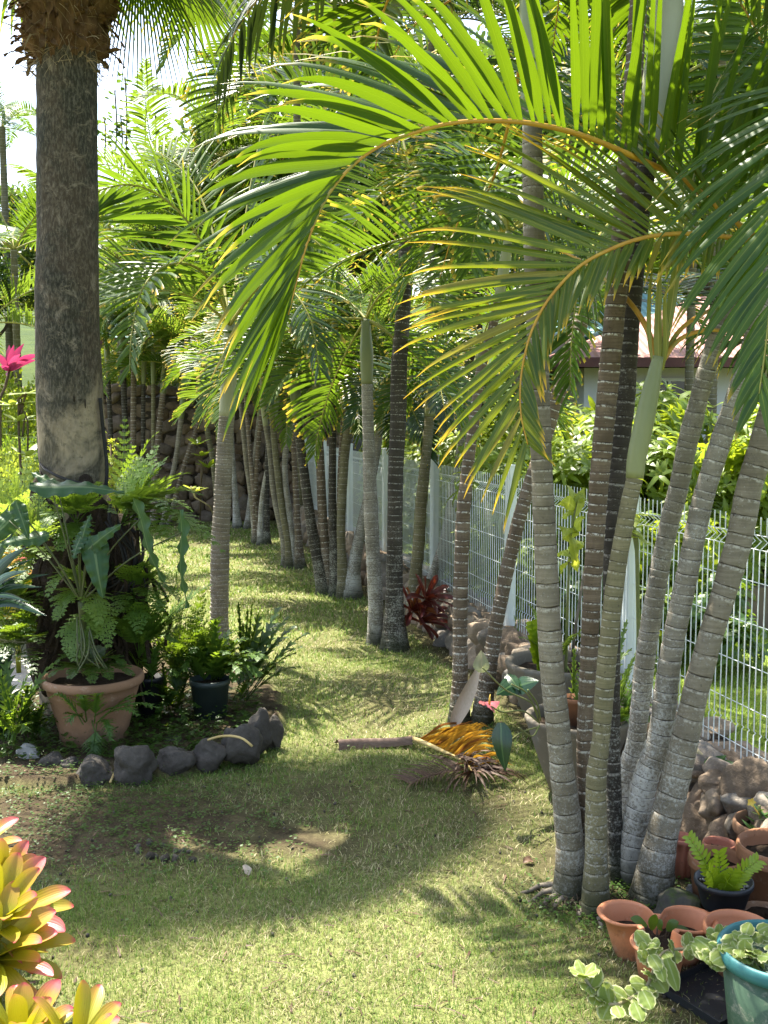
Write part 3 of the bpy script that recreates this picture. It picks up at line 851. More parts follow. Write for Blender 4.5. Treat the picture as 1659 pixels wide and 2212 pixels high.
crown(Kk, tK, 8, 1.05, R_, 'far', az0=75, mat=M['frond_dark'], kinds=['up', 'mid', 'arch', 'low', 'arch', 'low', 'hang', 'mid'])
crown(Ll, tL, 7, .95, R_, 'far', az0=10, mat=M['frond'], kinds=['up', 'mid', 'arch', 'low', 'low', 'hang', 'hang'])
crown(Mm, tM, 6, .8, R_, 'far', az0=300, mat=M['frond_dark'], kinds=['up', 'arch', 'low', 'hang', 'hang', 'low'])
crown(Nn, tN, 6, .85, R_, 'far', az0=150, mat=M['frond'], kinds=['up', 'mid', 'arch', 'low', 'hang', 'low'])
# --- fourth clump along the row
G4 = 'palms of the fourth clump along the lawn'
spec4 = [
 ('mossy palm leaning far left out of the fourth clump', [(706, 1284), (692, 1233), (672, 1131), (655, 1006), (642, 905)], [30, 25, 22, 20, 20], 'trunk_dark', [(638, 850), (634, 790)], 40),
 ('brown ringed palm next to the leaning mossy trunk of the fourth clump', [(716, 1284), (702, 1180), (696, 1097), (688, 910), (684, 850)], [26, 22, 20, 18, 18], 'trunk_brown', [(682, 800), (680, 740)], 41),
 ('dark straight palm in the middle of the fourth clump', [(726, 1288), (722, 1180), (718, 1097), (719, 910), (721, 780)], [26, 20, 17, 15, 14], 'trunk_dark', [(722, 730), (724, 670)], 42),
 ('greenish palm leaning right with a smooth stem in the fourth clump', [(744, 1292), (737, 1170), (738, 1097), (746, 972), (764, 850)], [26, 19, 19, 20, 21], 'trunk_green', [(772, 800), (780, 740)], 43),
 ('palm splaying far right from the flared foot of the fourth clump, tan crownshaft', [(758, 1292), (766, 1215), (781, 1140), (808, 1010), (820, 930)], [36, 25, 22, 18, 17], 'trunk_pale', [(826, 880), (836, 830)], 44),
 ('thin brown palm almost hidden behind the greenish stem of the fourth clump', [(742, 1268), (734, 1130), (737, 1000), (745, 880)], [18, 14, 14, 13], 'trunk_brown', [(750, 830), (755, 780)], 45)]
for lb, p, w, m, s, sd in spec4:
    r, t = palm(lb, p, w, m, G4, dtop=.2, shaft=s, sw=[w[-1], w[-1] * 1.2, w[-1] * .7], node=.065, n=10, seed=sd, flare=.8, smat='shaft_p' if sd == 44 else 'shaft_g')
    crown(r, t, 7, .85, R_, 'far', mat=[M['frond'], M['frond_far'], M['frond_dark']][sd % 3], kinds=['up', 'mid', 'arch', 'low', 'mid', 'arch', 'low'])
# --- fifth clump
G5 = 'palms of the fifth clump along the lawn'
spec5 = [
 ('palm bowing left with a yellow-green crownshaft in the fifth clump', [(622, 1222), (614, 1162), (592, 1069), (583, 975), (574, 920)], [22, 19, 13, 12, 12], 'trunk_grey', [(569, 870), (566, 810)], 50),
 ('grey-green banded palm bowing left beside the yellow-green crownshaft', [(630, 1224), (622, 1160), (610, 1100), (598, 1006), (588, 905)], [21, 17, 15, 14, 13], 'trunk_green', [(584, 850), (582, 800)], 51),
 ('whitish palm standing nearly straight in the fifth clump', [(640, 1224), (626, 1120), (615, 1010), (624, 920)], [20, 14, 13, 12], 'trunk_pale', [(628, 870), (632, 820)], 52),
 ('brown mottled palm at the right edge of the fifth clump', [(648, 1226), (641, 1100), (635, 975), (634, 890)], [20, 14, 12, 12], 'trunk_brown', [(633, 840), (634, 790)], 53)]
for lb, p, w, m, s, sd in spec5:
    r, t = palm(lb, p, w, m, G5, dtop=.2, shaft=s, sw=[w[-1], w[-1] * 1.25, w[-1] * .7], node=.07, n=9, seed=sd, flare=.8, smat='shaft_p' if sd == 50 else 'shaft_g')
    crown(r, t, 7, .85, R_, 'far', mat=[M['frond'], M['frond_far'], M['frond']][sd % 3], kinds=['up', 'mid', 'arch', 'low', 'mid', 'arch', 'low'])
# --- sixth and seventh clumps
G6 = 'thin palms near the far end of the row'
spec6 = [
 ('outermost left thin palm of the sixth clump, bowing left', [(556, 1172), (543, 1069), (532, 993), (519, 860)], [18, 13, 11, 10], 'trunk_grey', [(516, 810), (513, 765)], 60),
 ('thin brown palm second from the left in the sixth clump', [(562, 1174), (546, 1040), (537, 940), (530, 850)], [15, 11, 9, 9], 'trunk_brown', [(527, 800), (526, 760)], 61),
 ('thin palm crossing rightward through the middle of the sixth clump', [(554, 1174), (551, 1080), (558, 960), (569, 860)], [14, 11, 10, 10], 'trunk_brown', [(573, 810), (578, 770)], 62),
 ('pale sunlit palm leaning right in the sixth clump', [(563, 1176), (566, 1084), (582, 990), (592, 920)], [15, 12, 11, 10], 'trunk_pale', [(597, 870), (603, 820)], 63),
 ('short dark palm on the right of the sixth clump', [(575, 1176), (576, 1090), (577, 1000), (581, 880)], [17, 12, 10, 10], 'trunk_dark', [(582, 830), (583, 790)], 64),
 ('pale palm with its foot touching the end of the retaining wall', [(513, 1142), (508, 1069), (502, 985), (497, 890)], [17, 12, 11, 10], 'trunk_pale', [(495, 840), (494, 800)], 65),
 ('palm just right of the one at the wall end, both in the last clump', [(536, 1143), (541, 1080), (549, 1000), (560, 900)], [17, 11, 10, 10], 'trunk_grey', [(564, 850), (569, 810)], 66)]
for lb, p, w, m, s, sd in spec6:
    r, t = palm(lb, p, w, m, G6, dtop=.2, shaft=s, sw=[w[-1], w[-1] * 1.25, w[-1] * .7], node=.08, n=8, seed=sd, flare=.8)
    crown(r, t, 6, .9, R_, 'far', mat=[M['frond'], M['frond_far'], M['frond']][sd % 3], kinds=['up', 'mid', 'arch', 'low', 'mid', 'arch'])
# --- thin palms standing before the retaining wall
G7 = 'thin palms in front of the retaining wall'
spec7 = [
 ('thin palm in front of the far wall, closest to the big old trunk', [(246, 1128), (240, 960), (233, 800)], [12, 11, 10], 'trunk_dark', [(231, 760), (230, 720)], 70),
 ('dark palm by the window of the teal-roofed house', [(274, 1128), (271, 944), (266, 800)], [15, 13, 13], 'trunk_dark', [(265, 750), (264, 700)], 71),
 ('straight light brown palm third from the old trunk along the far wall', [(290, 1132), (288, 959), (289, 790)], [15, 13, 12], 'trunk_brown', [(290, 740), (291, 690)], 72),
 ('dark slim palm fourth from the old trunk along the far wall', [(310, 1132), (309, 950), (310, 830)], [11, 10, 9], 'trunk_dark', [(311, 790), (312, 750)], 73),
 ('narrow pale palm with bold black rings before the far wall', [(331, 1134), (331, 950), (331, 830)], [11, 9, 9], 'trunk_green', [(331, 790), (330, 750)], 74),
 ('brown palm tilting right before the far wall, thicker than its neighbours', [(332, 1134), (339, 975), (352, 850)], [17, 14, 13], 'trunk_brown', [(357, 800), (362, 755)], 75),
 ('slanting palm in the middle of the far wall, leaning right', [(352, 1136), (366, 1053), (380, 990), (391, 905)], [14, 11, 11, 12], 'trunk_grey', [(396, 860), (402, 810)], 76),
 ('palm slanting most steeply to the right before the far wall', [(362, 1136), (395, 1015), (424, 928), (445, 860)], [13, 11, 11, 10], 'trunk_brown', [(455, 815), (466, 770)], 77),
 ('black-ringed thin palm leaning left behind the single lawn palm', [(474, 1138), (461, 1006), (447, 925), (437, 834)], [15, 12, 12, 12], 'trunk_green', [(433, 785), (430, 740)], 78)]
for lb, p, w, m, s, sd in spec7:
    r, t = palm(lb, p, w, m, G7, dtop=.2, shaft=s, sw=[w[-1], w[-1] * 1.25, w[-1] * .7], node=.08, n=8, seed=sd)
    crown(r, t, 6, .9, R_, 'far', mat=[M['frond_far'], M['frond'], M['frond_far']][sd % 3], kinds=['up', 'mid', 'arch', 'low', 'mid', 'arch'])

# --- the single palm in the lawn with the white-green crownshaft
Tt, tT = palm('lone lawn palm with a swollen pale crownshaft over a closely ringed trunk',
    [(474, 1405), (474, 1300), (476, 1162), (480, 1100), (485, 975), (490, 900)], [40, 38, 42, 37, 36, 33], 'trunk_grey', None, dtop=.05,
    shaft=[(491, 880), (493, 850), (495, 787), (496, 720), (498, 660)], sw=[34, 35, 34, 28, 24, 12], smat='shaft_p', node=.042, n=20, seed=81, lip=.05, flare=.25)
YT = Tt.location.y
def tf(pts, L, n, w, seed, **kw):
    near_frond(Tt, [(x, y, YT + d) for x, y, d in pts], L, n, w, seed, mat=kw.pop('mat', 'frond'), rmat='rachis_g', rad=.016, **kw)
tf([(497, 700, 0), (455, 560, -.2), (385, 455, -.4), (300, 402, -.5), (215, 412, -.6), (140, 470, -.6)], .80, 34, .046, 201, up=V((-.3, -.7, .6)), vup=30, a0=62, a1=26, droop=.12, curl=.1)
tf([(496, 700, 0), (430, 648, -.2), (350, 628, -.4), (260, 640, -.5), (170, 690, -.6)], .70, 32, .042, 202, up=V((-.2, -.6, .8)), vup=30, a0=60, a1=26, droop=.15, curl=.1)
tf([(496, 690, .1), (440, 590, -.3), (370, 570, -.7), (310, 620, -1.0), (285, 720, -1.2), (280, 800, -1.3)], .48, 34, .036, 203, vup=20, droop=.5, blunt=True)
tf([(498, 700, 0), (540, 560, 0), (600, 500, -.2), (680, 520, -.3), (740, 600, -.4)], .62, 32, .036, 205, vup=25, droop=.5)
tf([(498, 700, 0), (520, 540, .3), (545, 380, .6), (570, 260, .9)], .6, 32, .036, 206, vup=30, droop=.2)
tf([(497, 700, 0), (560, 620, -.3), (620, 620, -.6), (670, 690, -.8), (690, 800, -.9)], .52, 30, .034, 207, vup=15, droop=.7, blunt=True, mat='frond_dark')
tf([(496, 700, 0), (470, 540, .5), (420, 400, .9), (340, 330, 1.2), (260, 340, 1.4)], .62, 32, .036, 208, vup=25, droop=.3, mat='frond_far')

# --- the old thick fan palm with the fibre collar
UY = 6.7
def uw(x, y): return W(x, y, UY)
ub = W(159, 1552, UY); ub.z = 0
U = thing('fan_palm', 'thick old palm trunk, mottled grey-brown, with a shaggy brown fibre collar at the top', 'palm tree', ub)
rng = random.Random(91)
mb = MB()
P = crv([ub - V((0, 0, .1)), uw(159, 1300), uw(159, 1035), uw(152, 880), uw(147, 700), uw(146, 500), uw(145, 160), uw(141, 20)], 150)
wid = [150, 146, 138, 139, 133, 124, 122, 120]
R = []
for i in range(150):
    t = i / 149 * 7; j = min(int(t), 6)
    R.append((wid[j] + (wid[j + 1] - wid[j]) * (t - j)) / 2 * px(UY))
rings = tube(mb, P, R, 64, 0)
for i, ring in enumerate(rings):
    for vi in set(ring):
        p = V(mb.v[vi]); d = p - P[i]; q = V((p.x * 14, p.y * 14, p.z * 3.2))
        p = P[i] + d * (1 + .030 * mn.noise(q) + .022 * mn.noise(q * 3.1) + .045 * mn.noise(p * 2.2))
        mb.v[vi] = tuple(p)
obj('trunk', mb, M['old_trunk'], U, ub)
# old gouges in the bark
mb = MB()
for (x, y, w_, h_) in ((160, 862, 2, 13), (184, 872, 2, 17), (172, 864, 9, 1.6)):
    c = W(x, y, UY - .268 + abs(x - 155) * .0009)
    rock(mb, c, (w_ * px(UY) * .6, .012, h_ * px(UY) * .6), rng, 2, 0, .35, Matrix.Identity(3))
obj('bark_scar', mb, M['root_dark'], U, ub)
# fibre collar: a ragged flaring mass of torn leaf bases and loose fibres
mb = MB()
prof = [(150, .160), (132, .180), (118, .205), (100, .240), (80, .255), (66, .240), (52, .225), (40, .240), (20, .30), (0, .29), (-30, .27), (-70, .26), (-120, .22)]
rings = []
for y, r in prof:
    c = uw(143, y); ring = []
    for k in range(110):
        a = 2 * PI * k / 110
        q = V((math.cos(a) * 2.2, math.sin(a) * 2.2, y * .02))
        e = 1 + .22 * mn.noise(q * 1.3) + .16 * mn.noise(V((a * 9, y * .015, 3)))
        ring.append(mb.vert(c + V((math.cos(a), math.sin(a), 0)) * r * e + V((0, 0, .07 * mn.noise(q * 1.7 + V((5, 0, 0))) + .04 * mn.noise(V((a * 11, y * .05, 9))))), k / 110, y))
    rings.append(ring)
for r1_, r2_ in zip(rings[:-1], rings[1:]):
    for k in range(110): mb.face((r1_[k], r1_[(k + 1) % 110], r2_[(k + 1) % 110], r2_[k]))
for k in range(150):
    a = rng.uniform(0, 2 * PI); y = rng.uniform(-80, 128)
    c = uw(143, y); d = V((math.cos(a), math.sin(a), 0)); p = c + d * rng.uniform(.20, .26)
    L = rng.uniform(.08, .2)
    dd = (d * rng.uniform(.5, 1) + V((rng.uniform(-.5, .5), rng.uniform(-.5, .5), rng.uniform(-.8, .5)))).normalized()
    hw_ = rng.uniform(.012, .035)
    blade(mb, arc(p, dd, L, 7, .6), d.cross(V((rng.uniform(-.4, .4), 0, 1))).normalized(), lambda t: hw_ * (1 - .9 * t ** 1.5), fold=-.3, cols=4, wave=.010, rng=rng, wk=1.5)
obj('fibre_collar', mb, M['fibre'], U, ub)
mb = MB()
for k in range(900):
    a = rng.uniform(0, 2 * PI); y = rng.uniform(-120, 165)
    c = uw(143, y); d = V((math.cos(a), math.sin(a), 0))
    p = c + d * (.19 + rng.random() * .11 * (1 if y < 115 else .2))
    dd = (d * rng.uniform(.2, 1.1) + V((rng.uniform(-.6, .6), rng.uniform(-.6, .6), rng.uniform(-1.1, .5)))).normalized()
    path = arc(p, dd, rng.uniform(.06, .20), 5, rng.uniform(.1, .9))
    hw = rng.uniform(.0008, .0026) if rng.random() < .93 else rng.uniform(.004, .008)
    blade(mb, path, dd.cross(V((rng.uniform(-1, 1), rng.uniform(-1, 1), .3))).normalized(), lambda t: hw * (1 - .8 * t), cols=1)
obj('loose_fibres', mb, M['fibre_pale'], U, ub)
# fan leaves
def fan(mb, o, d, up, rad, rng, spread=150, nseg=46, split=.45, droop=.5, mi=0):
    d = V(d).normalized(); up = (V(up) - d * V(up).dot(d)).normalized(); s = d.cross(up)
    for k in range(nseg):
        a = math.radians(-spread + 2 * spread * (k + .5) / nseg)
        dd = (d * math.cos(a) + s * math.sin(a)).normalized()
        L = rad * (.72 + .28 * math.cos(a * .6)) * rng.uniform(.93, 1.05)
        wmax = math.radians(2 * spread / nseg) * L * split * 1.05
        pts = [o.copy()]; p = o.copy(); q = dd.copy()
        for j in range(9):
            x = (j + 1) / 9
            p = p + q * (L / 9); pts.append(p.copy())
            q = (q + V((0, 0, -1)) * droop * rng.uniform(.5, 1.6) * max(0, x - split) ** 1.1 * .9 - up * .03).normalized()
        wd = (s * math.cos(a) - d * math.sin(a))
        prof = lambda t: wmax / 2 * (t / split if t < split else max(.03, 1 - ((t - split) / (1 - split)) ** 1.15))
        blade(mb, pts, wd, prof, fold=.35, cols=2, mi=mi)
def fanleaf(root, o, pet_dir, pl, d, up, rad, seed, **kw):
    rng = random.Random(seed); mb, mp = MB(), MB()
    P = crv([o, V(o) + V(pet_dir).normalized() * pl * .5 + V((0, 0, .05)), V(o) + V(pet_dir).normalized() * pl], 8)
    tube(mp, P, [.022 - .010 * i / 7 for i in range(8)], 7)
    fan(mb, P[-1], d, up, rad, rng, **kw)
    q = obj('fan_leaf', mb, M['frond_near'], root, root.location)
    obj('petiole', mp, M['rachis_g'], q, root.location)
top = uw(141, -60)
hub = W(300, -150, 6.95)
fanleaf(U, top, hub - top, (hub - top).length, (.10, -.05, -1), (.2, -1, .1), 1.16, 921, spread=26, nseg=26, droop=.1, split=.36)
for k in range(13):
    a = 2.39996 * k + .35 + .3 * math.sin(k * 5.1)
    el = [.9, .5, .15, .7, .3, .05, .8, .4, .1, .6, .25, 1.2, 1.6, 1.0, .35, 2.0, .2][k]
    d = V((math.cos(a), math.sin(a), el))
    fanleaf(U, top + V((0, 0, .08 * (k % 3))), d, [.85, .5, .65, .35][k % 4], (math.cos(a), math.sin(a), el - .75), V((0, 0, 1)), .95, 930 + k, spread=[105, 80, 125][k % 3], nseg=[38, 30, 42][k % 3], droop=.6)
# dark root mass, climbing cable
mb = MB()
for (x, y, rx, rz, dy) in [(118, 1130, .16, .30, -.12), (160, 1250, .20, .36, -.2), (215, 1200, .20, .36, -.1), (245, 1300, .22, .30, -.05), (150, 1390, .24, .32, -.15), (230, 1420, .26, .26, -.1), (262, 1210, .13, .26, 0), (200, 1100, .12, .2, -.16), (270, 1380, .14, .2, -.1), (110, 1330, .14, .4, -.1)]:
    rock(mb, uw(x, y) + V((0, dy, 0)), (rx, rx * .8, rz), rng, 4, 0, .45, Matrix.Identity(3))
for k in range(70):
    x = rng.uniform(95, 300); y = rng.uniform(1080, 1330)
    p = W(x, y, UY - .36 + rng.random() * .25)
    pts = [p]
    for j in range(7):
        p = p + V((rng.uniform(-.05, .05) + (.015 if x > 180 else -.01), rng.uniform(-.04, .02), -rng.uniform(.05, .12)))
        pts.append(p.copy())
    tube(mb, crv(pts, 16), rng.uniform(.005, .015), 5)
obj('root_mass', mb, M['root_dark'], U, ub)
mb = MB()
tube(mb, crv([W(82, 820, UY), W(83, 930, UY - .02), W(88, 1000, UY - .12), W(112, 1022, UY - .27), (W(150, 1038, UY - .33)), W(196, 1048, UY - .3), W(226, 1050, UY - .1)], 30), .011, 6)
tube(mb, crv([W(216, 860, UY - .08), W(224, 940, UY - .06), W(231, 1010, UY - .08), W(228, 1060, UY - .1)], 24), .012, 6)
for k in range(9):
    p = [W(rng.uniform(215, 300), rng.uniform(1060, 1200), UY - .3) for _ in range(1)][0]
    pts = [p, p + V((rng.uniform(0, .16), -.05, -.12)), p + V((rng.uniform(-.1, .2), -.08, -.35)), p + V((rng.uniform(-.2, .1), 0, -.5))]
    tube(mb, crv(pts, 14), rng.uniform(.005, .011), 5)
obj('vine_stem', mb, M['cable'], U, ub)
# dark frond of the upright grey palm, hanging from above the view
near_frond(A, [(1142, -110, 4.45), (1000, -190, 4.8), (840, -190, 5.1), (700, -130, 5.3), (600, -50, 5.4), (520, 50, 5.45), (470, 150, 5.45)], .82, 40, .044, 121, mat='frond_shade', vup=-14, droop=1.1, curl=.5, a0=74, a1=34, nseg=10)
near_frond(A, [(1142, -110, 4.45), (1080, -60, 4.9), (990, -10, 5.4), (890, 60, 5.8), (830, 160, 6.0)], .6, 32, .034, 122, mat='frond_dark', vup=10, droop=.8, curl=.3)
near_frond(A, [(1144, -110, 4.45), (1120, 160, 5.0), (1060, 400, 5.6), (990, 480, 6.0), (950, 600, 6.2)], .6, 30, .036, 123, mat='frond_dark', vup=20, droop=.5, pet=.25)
# ------------------------------------------------------------------ ground, lawn, grass
def vnoise(x, y, seed=0):
    def h(i, j):
        n = (i * 374761393 + j * 668265263 + seed * 1442695041) & 0xffffffff
        n = ((n ^ (n >> 13)) * 1274126177) & 0xffffffff
        return ((n ^ (n >> 16)) & 0xffff) / 65535.0
    xi, yi = np.floor(x).astype(np.int64), np.floor(y).astype(np.int64)
    fx, fy = x - xi, y - yi
    fx, fy = fx * fx * (3 - 2 * fx), fy * fy * (3 - 2 * fy)
    return (h(xi, yi) * (1 - fx) + h(xi + 1, yi) * fx) * (1 - fy) + (h(xi, yi + 1) * (1 - fx) + h(xi + 1, yi + 1) * fx) * fy
def fbm(x, y, seed=0):
    return .5 * vnoise(x, y, seed) + .28 * vnoise(x * 2.1, y * 2.1, seed + 1) + .15 * vnoise(x * 4.3, y * 4.3, seed + 2) + .07 * vnoise(x * 9, y * 9, seed + 3)
FX = lambda z: 2.931 - .232 * z          # fence line

def blob(x, y, c, rx, ry):
    return np.clip(1.25 - np.sqrt(((x - c[0]) / rx) ** 2 + ((y - c[1]) / ry) ** 2), 0, 1)
BED = [(-6, 4.9), (-1.75, 5.35), (-1.1, 5.55), (-.72, 5.95), (-.66, 6.6), (-.8, 7.3), (-1.3, 8.2), (-2.2, 8.9), (-6, 9.4)]
def in_poly(x, y, poly):
    r = np.zeros(x.shape, bool); n = len(poly)
    for i in range(n):
        (x0, y0), (x1, y1) = poly[i], poly[(i + 1) % n]
        c = ((y0 > y) != (y1 > y))
        xs = (x1 - x0) * (y - y0) / ((y1 - y0) if y1 != y0 else 1e-9) + x0
        r ^= c & (x < xs)
    return r
def bare(x, y):
    """how bare the turf is, 0..1"""
    b = (fbm(x * 1.7, y * 1.7, 3) - .52) * 2.4
    for c, rx, ry, k in (((-1.6, 4.85), 1.5, .65, 1.5), ((-.7, 4.7), .9, .42, 1.05), ((-.3, 5.2), .7, .5, .7), ((.85, 4.35), .55, .55, .9), ((.62, 5.05), .5, .5, .6), ((1.0, 3.7), .5, .4, .5), ((-2.6, 5.0), 1.2, .6, 1.2)):
        b = np.maximum(b, blob(x, y, c, rx, ry) * k * (.45 + .9 * fbm(x * 3, y * 3, 9)))
    inside = in_poly(x, y, BED)
    b = np.where(inside, 1.0, b)
    wallside = (x > FX(y) - .55) & (x < FX(y) + .3) & (y > 4.2)
    b = np.where(wallside, np.maximum(b, .8), b)
    b = np.where((x > .95) & (y < 4.4), np.maximum(b, .55 + .5 * fbm(x * 4, y * 4, 21)), b)
    return np.clip(b, 0, 1)
def height(x, y):
    h = (fbm(x * .9, y * .9, 31) - .5) * .05 + (fbm(x * 5, y * 5, 37) - .5) * .022
    h = h + np.where(in_poly(x, y, BED), .05, 0)
    return h
GREEN = np.array([.075, .170, .018]); YG = np.array([.265, .315, .090]); STRAW = np.array([.44, .39, .22]); SOIL = np.array([.060, .043, .027])
nx, ny = 210, 330
xs = np.linspace(-7, 7, nx); ys = np.linspace(1.0, 21, ny)
X, Y = np.meshgrid(xs, ys); X, Y = X.ravel(), Y.ravel()
B = bare(X, Y)
beyond = (X > FX(Y) + .35)
cc = (YG * .62 + STRAW * .12)[None, :] * (.75 + .5 * fbm(X * 6, Y * 6, 5))[:, None]
colr = cc * (1 - B[:, None]) + SOIL[None, :] * B[:, None] * (.7 + .8 * fbm(X * 8, Y * 8, 12))[:, None]
colr = np.where(beyond[:, None], np.array([.25, .34, .05])[None, :], colr)
Z = height(X, Y)
ii = np.arange((nx - 1) * (ny - 1)); r_, c_ = ii // (nx - 1), ii % (nx - 1)
q0 = r_ * nx + c_
fidx = np.stack([q0, q0 + 1, q0 + nx + 1, q0 + nx], 1).ravel()
me = build_np('lawn', np.stack([X, Y, Z], 1), fidx, np.arange(0, len(fidx), 4), col=np.concatenate([colr, np.ones((len(X), 1))], 1), mat=M['lawn'])
tag(link('lawn', me), kind='structure')
mb = MB()
for q in ([(-600, -200), (600, -200), (600, 900), (-600, 900)],):
    mb.face([mb.vert((a, b, -.12)) for a, b in q])
tag(obj('ground', mb, M['ground'], smooth=False), kind='structure')

nr = np.random.default_rng(7)
def grass_patch(z0, z1, dens, L, wd):
    """blades on the visible strip of turf between two distances"""
    xa, xb = -.42 * z1 - .4, .42 * z1 + .5
    n = int((xb - xa) * (z1 - z0) * dens)
    x, y = nr.uniform(xa, xb, n), nr.uniform(z0, z1, n)
    b = bare(x, y)
    clump = fbm(x * 7, y * 7, 77)
    keep = (nr.random(n) > b * 1.05) & (np.abs(x) < .40 * y + .45) & (nr.random(n) < .45 + clump * 1.1) & (y > 2.6)
    keep &= ~((x > FX(y) - .42) & (x < FX(y) + .25) & (y > 4.3))
    x, y, b, clump = x[keep], y[keep], b[keep], clump[keep]
    n = len(x); z = height(x, y)
    t = nr.random(n)
    dry = np.clip(fbm(x * 1.6, y * 1.6, 50) * 1.9 - .50 + b * .6, 0.08, .92)
    kind = nr.random(n)
    far = (x > FX(y) + .3)
    dry = np.where(far, .08, dry)
    straw = kind < dry * .75
    col = np.where(straw[:, None], STRAW * (.55 + .7 * t[:, None]), GREEN + (YG - GREEN) * t[:, None] ** 1.3)
    col = np.where((straw & (nr.random(n) < .22))[:, None], np.array([.13, .09, .05])[None, :], col)
    col *= nr.uniform(.75, 1.25, (n, 1))
    col = np.where(far[:, None], np.array([.22, .33, .04]) * (.6 + .7 * t[:, None]), col)
    az = nr.uniform(0, 2 * PI, n)
    tilt = np.where(straw, nr.uniform(.9, 1.5, n), nr.uniform(.25, 1.25, n))
    ll = L * nr.uniform(.45, 1.0, n) * np.where(nr.random(n) < .06, 1.8, 1.0) * (.7 + .6 * clump) * np.where(far, 1.3, 1)
    w = wd * nr.uniform(.6, 1.3, n)
    dx, dy = np.cos(az), np.sin(az)
    az2 = az + PI / 2 + nr.uniform(-.5, .5, n)
    wx, wy = np.cos(az2) * w / 2, np.sin(az2) * w / 2
    st, ct = np.sin(tilt), np.cos(tilt)
    b0 = np.stack([x - wx, y - wy, z - .004], 1); b1 = np.stack([x + wx, y + wy, z - .004], 1)
    mx, my, mz = x + dx * st * ll * .5, y + dy * st * ll * .5, z + ct * ll * .6 + .004
    m0 = np.stack([mx - wx * .8, my - wy * .8, mz], 1); m1 = np.stack([mx + wx * .8, my + wy * .8, mz], 1)
    tp = np.stack([x + dx * (st * ll + .15 * ll), y + dy * (st * ll + .15 * ll), z + ct * ll * .92 + .006], 1)
    return np.stack([b0, b1, m1, m0, tp], 1).reshape(-1, 3), np.repeat(col, 5, 0)
vs, cs = zip(grass_patch(2.6, 4.2, 15000, .026, .0026), grass_patch(4.2, 6.0, 9000, .030, .0034), grass_patch(6.0, 9.0, 3600, .036, .0056), grass_patch(9.0, 13, 1300, .05, .010), grass_patch(13, 19, 600, .055, .016))
vs, cs = np.concatenate(vs), np.concatenate(cs)
nb = len(vs) // 5
base = np.arange(nb) * 5
f = np.stack([base, base + 1, base + 2, base + 3, base + 3, base + 2, base + 4], 1).ravel()
ls = np.stack([np.arange(nb) * 7, np.arange(nb) * 7 + 4], 1).ravel()
me = build_np('grass', vs, f, ls, col=np.concatenate([cs, np.ones((len(cs), 1))], 1), mat=M['grass'], smooth=False)
tag(link('grass', me), kind='stuff')
# fallen bits: dry leaf scraps, twigs and dark seeds lying on the turf
mb = MB(); rng = random.Random(17)
def gz(x, y): return float(height(np.array([x]), np.array([y]))[0])
for k in range(900):
    y = rng.uniform(2.8, 8) ** 1.0; x = rng.uniform(-.38 * y, .36 * y)
    if x > FX(y) - .5: continue
    z = gz(x, y) + .008
    a = rng.uniform(0, 2 * PI); L = rng.uniform(.02, .09)
    d = V((math.cos(a), math.sin(a), rng.uniform(-.02, .25)))
    blade(mb, arc((x, y, z), d, L, 4, .4), V((-math.sin(a), math.cos(a), rng.uniform(-.3, .3))), (lambda w: (lambda t: w * (1 - .8 * t)))(rng.uniform(.0015, .006)), cols=1)
tag(obj('dry_leaf_litter', mb, M['dry_brown']), kind='stuff')
mb = MB()
for k in range(170):
    y = rng.uniform(3, 6.5); x = rng.uniform(-.36 * y, .3 * y)
    s = rng.uniform(.004, .010)
    rock(mb, (x, y, gz(x, y) + s * .6), (s, s, s * .8), rng, 1, 0, .3)
for k in range(16):
    p = G(rng.uniform(255, 420), rng.uniform(1822, 1868)); s = rng.uniform(.010, .024)
    rock(mb, (p.x, p.y, gz(p.x, p.y) + s * .4), (s, s, s * .7), rng, 2, 0, .4)
tag(obj('small_pebbles', mb, M['rock_dark']), kind='stuff')
# ground cover: tiny clover-like weeds in the bare soil
mb = MB()
for k in range(2600):
    if rng.random() < .8:
        p = G(rng.gauss(260, 220), rng.gauss(1730, 85))
    else:
        p = G(rng.gauss(1330, 90), rng.gauss(1960, 40))
    if p.x < -2.6: continue
    z = gz(p.x, p.y)
    for j in range(3):
        a = rng.uniform(0, 2 * PI); s = rng.uniform(.008, .020)
        o = V((p.x + rng.uniform(-.03, .03), p.y + rng.uniform(-.03, .03), z + rng.uniform(.008, .035)))
        d = V((math.cos(a), math.sin(a), rng.uniform(-.2, .4)))
        blade(mb, arc(o, d, s, 2, .3), V((-math.sin(a), math.cos(a), .1)), lambda t: s * .42 * math.sin(PI * min(.98, .12 + t * .88)), cols=1)
tag(obj('ground_cover_weeds', mb, M['shrub']), kind='stuff')

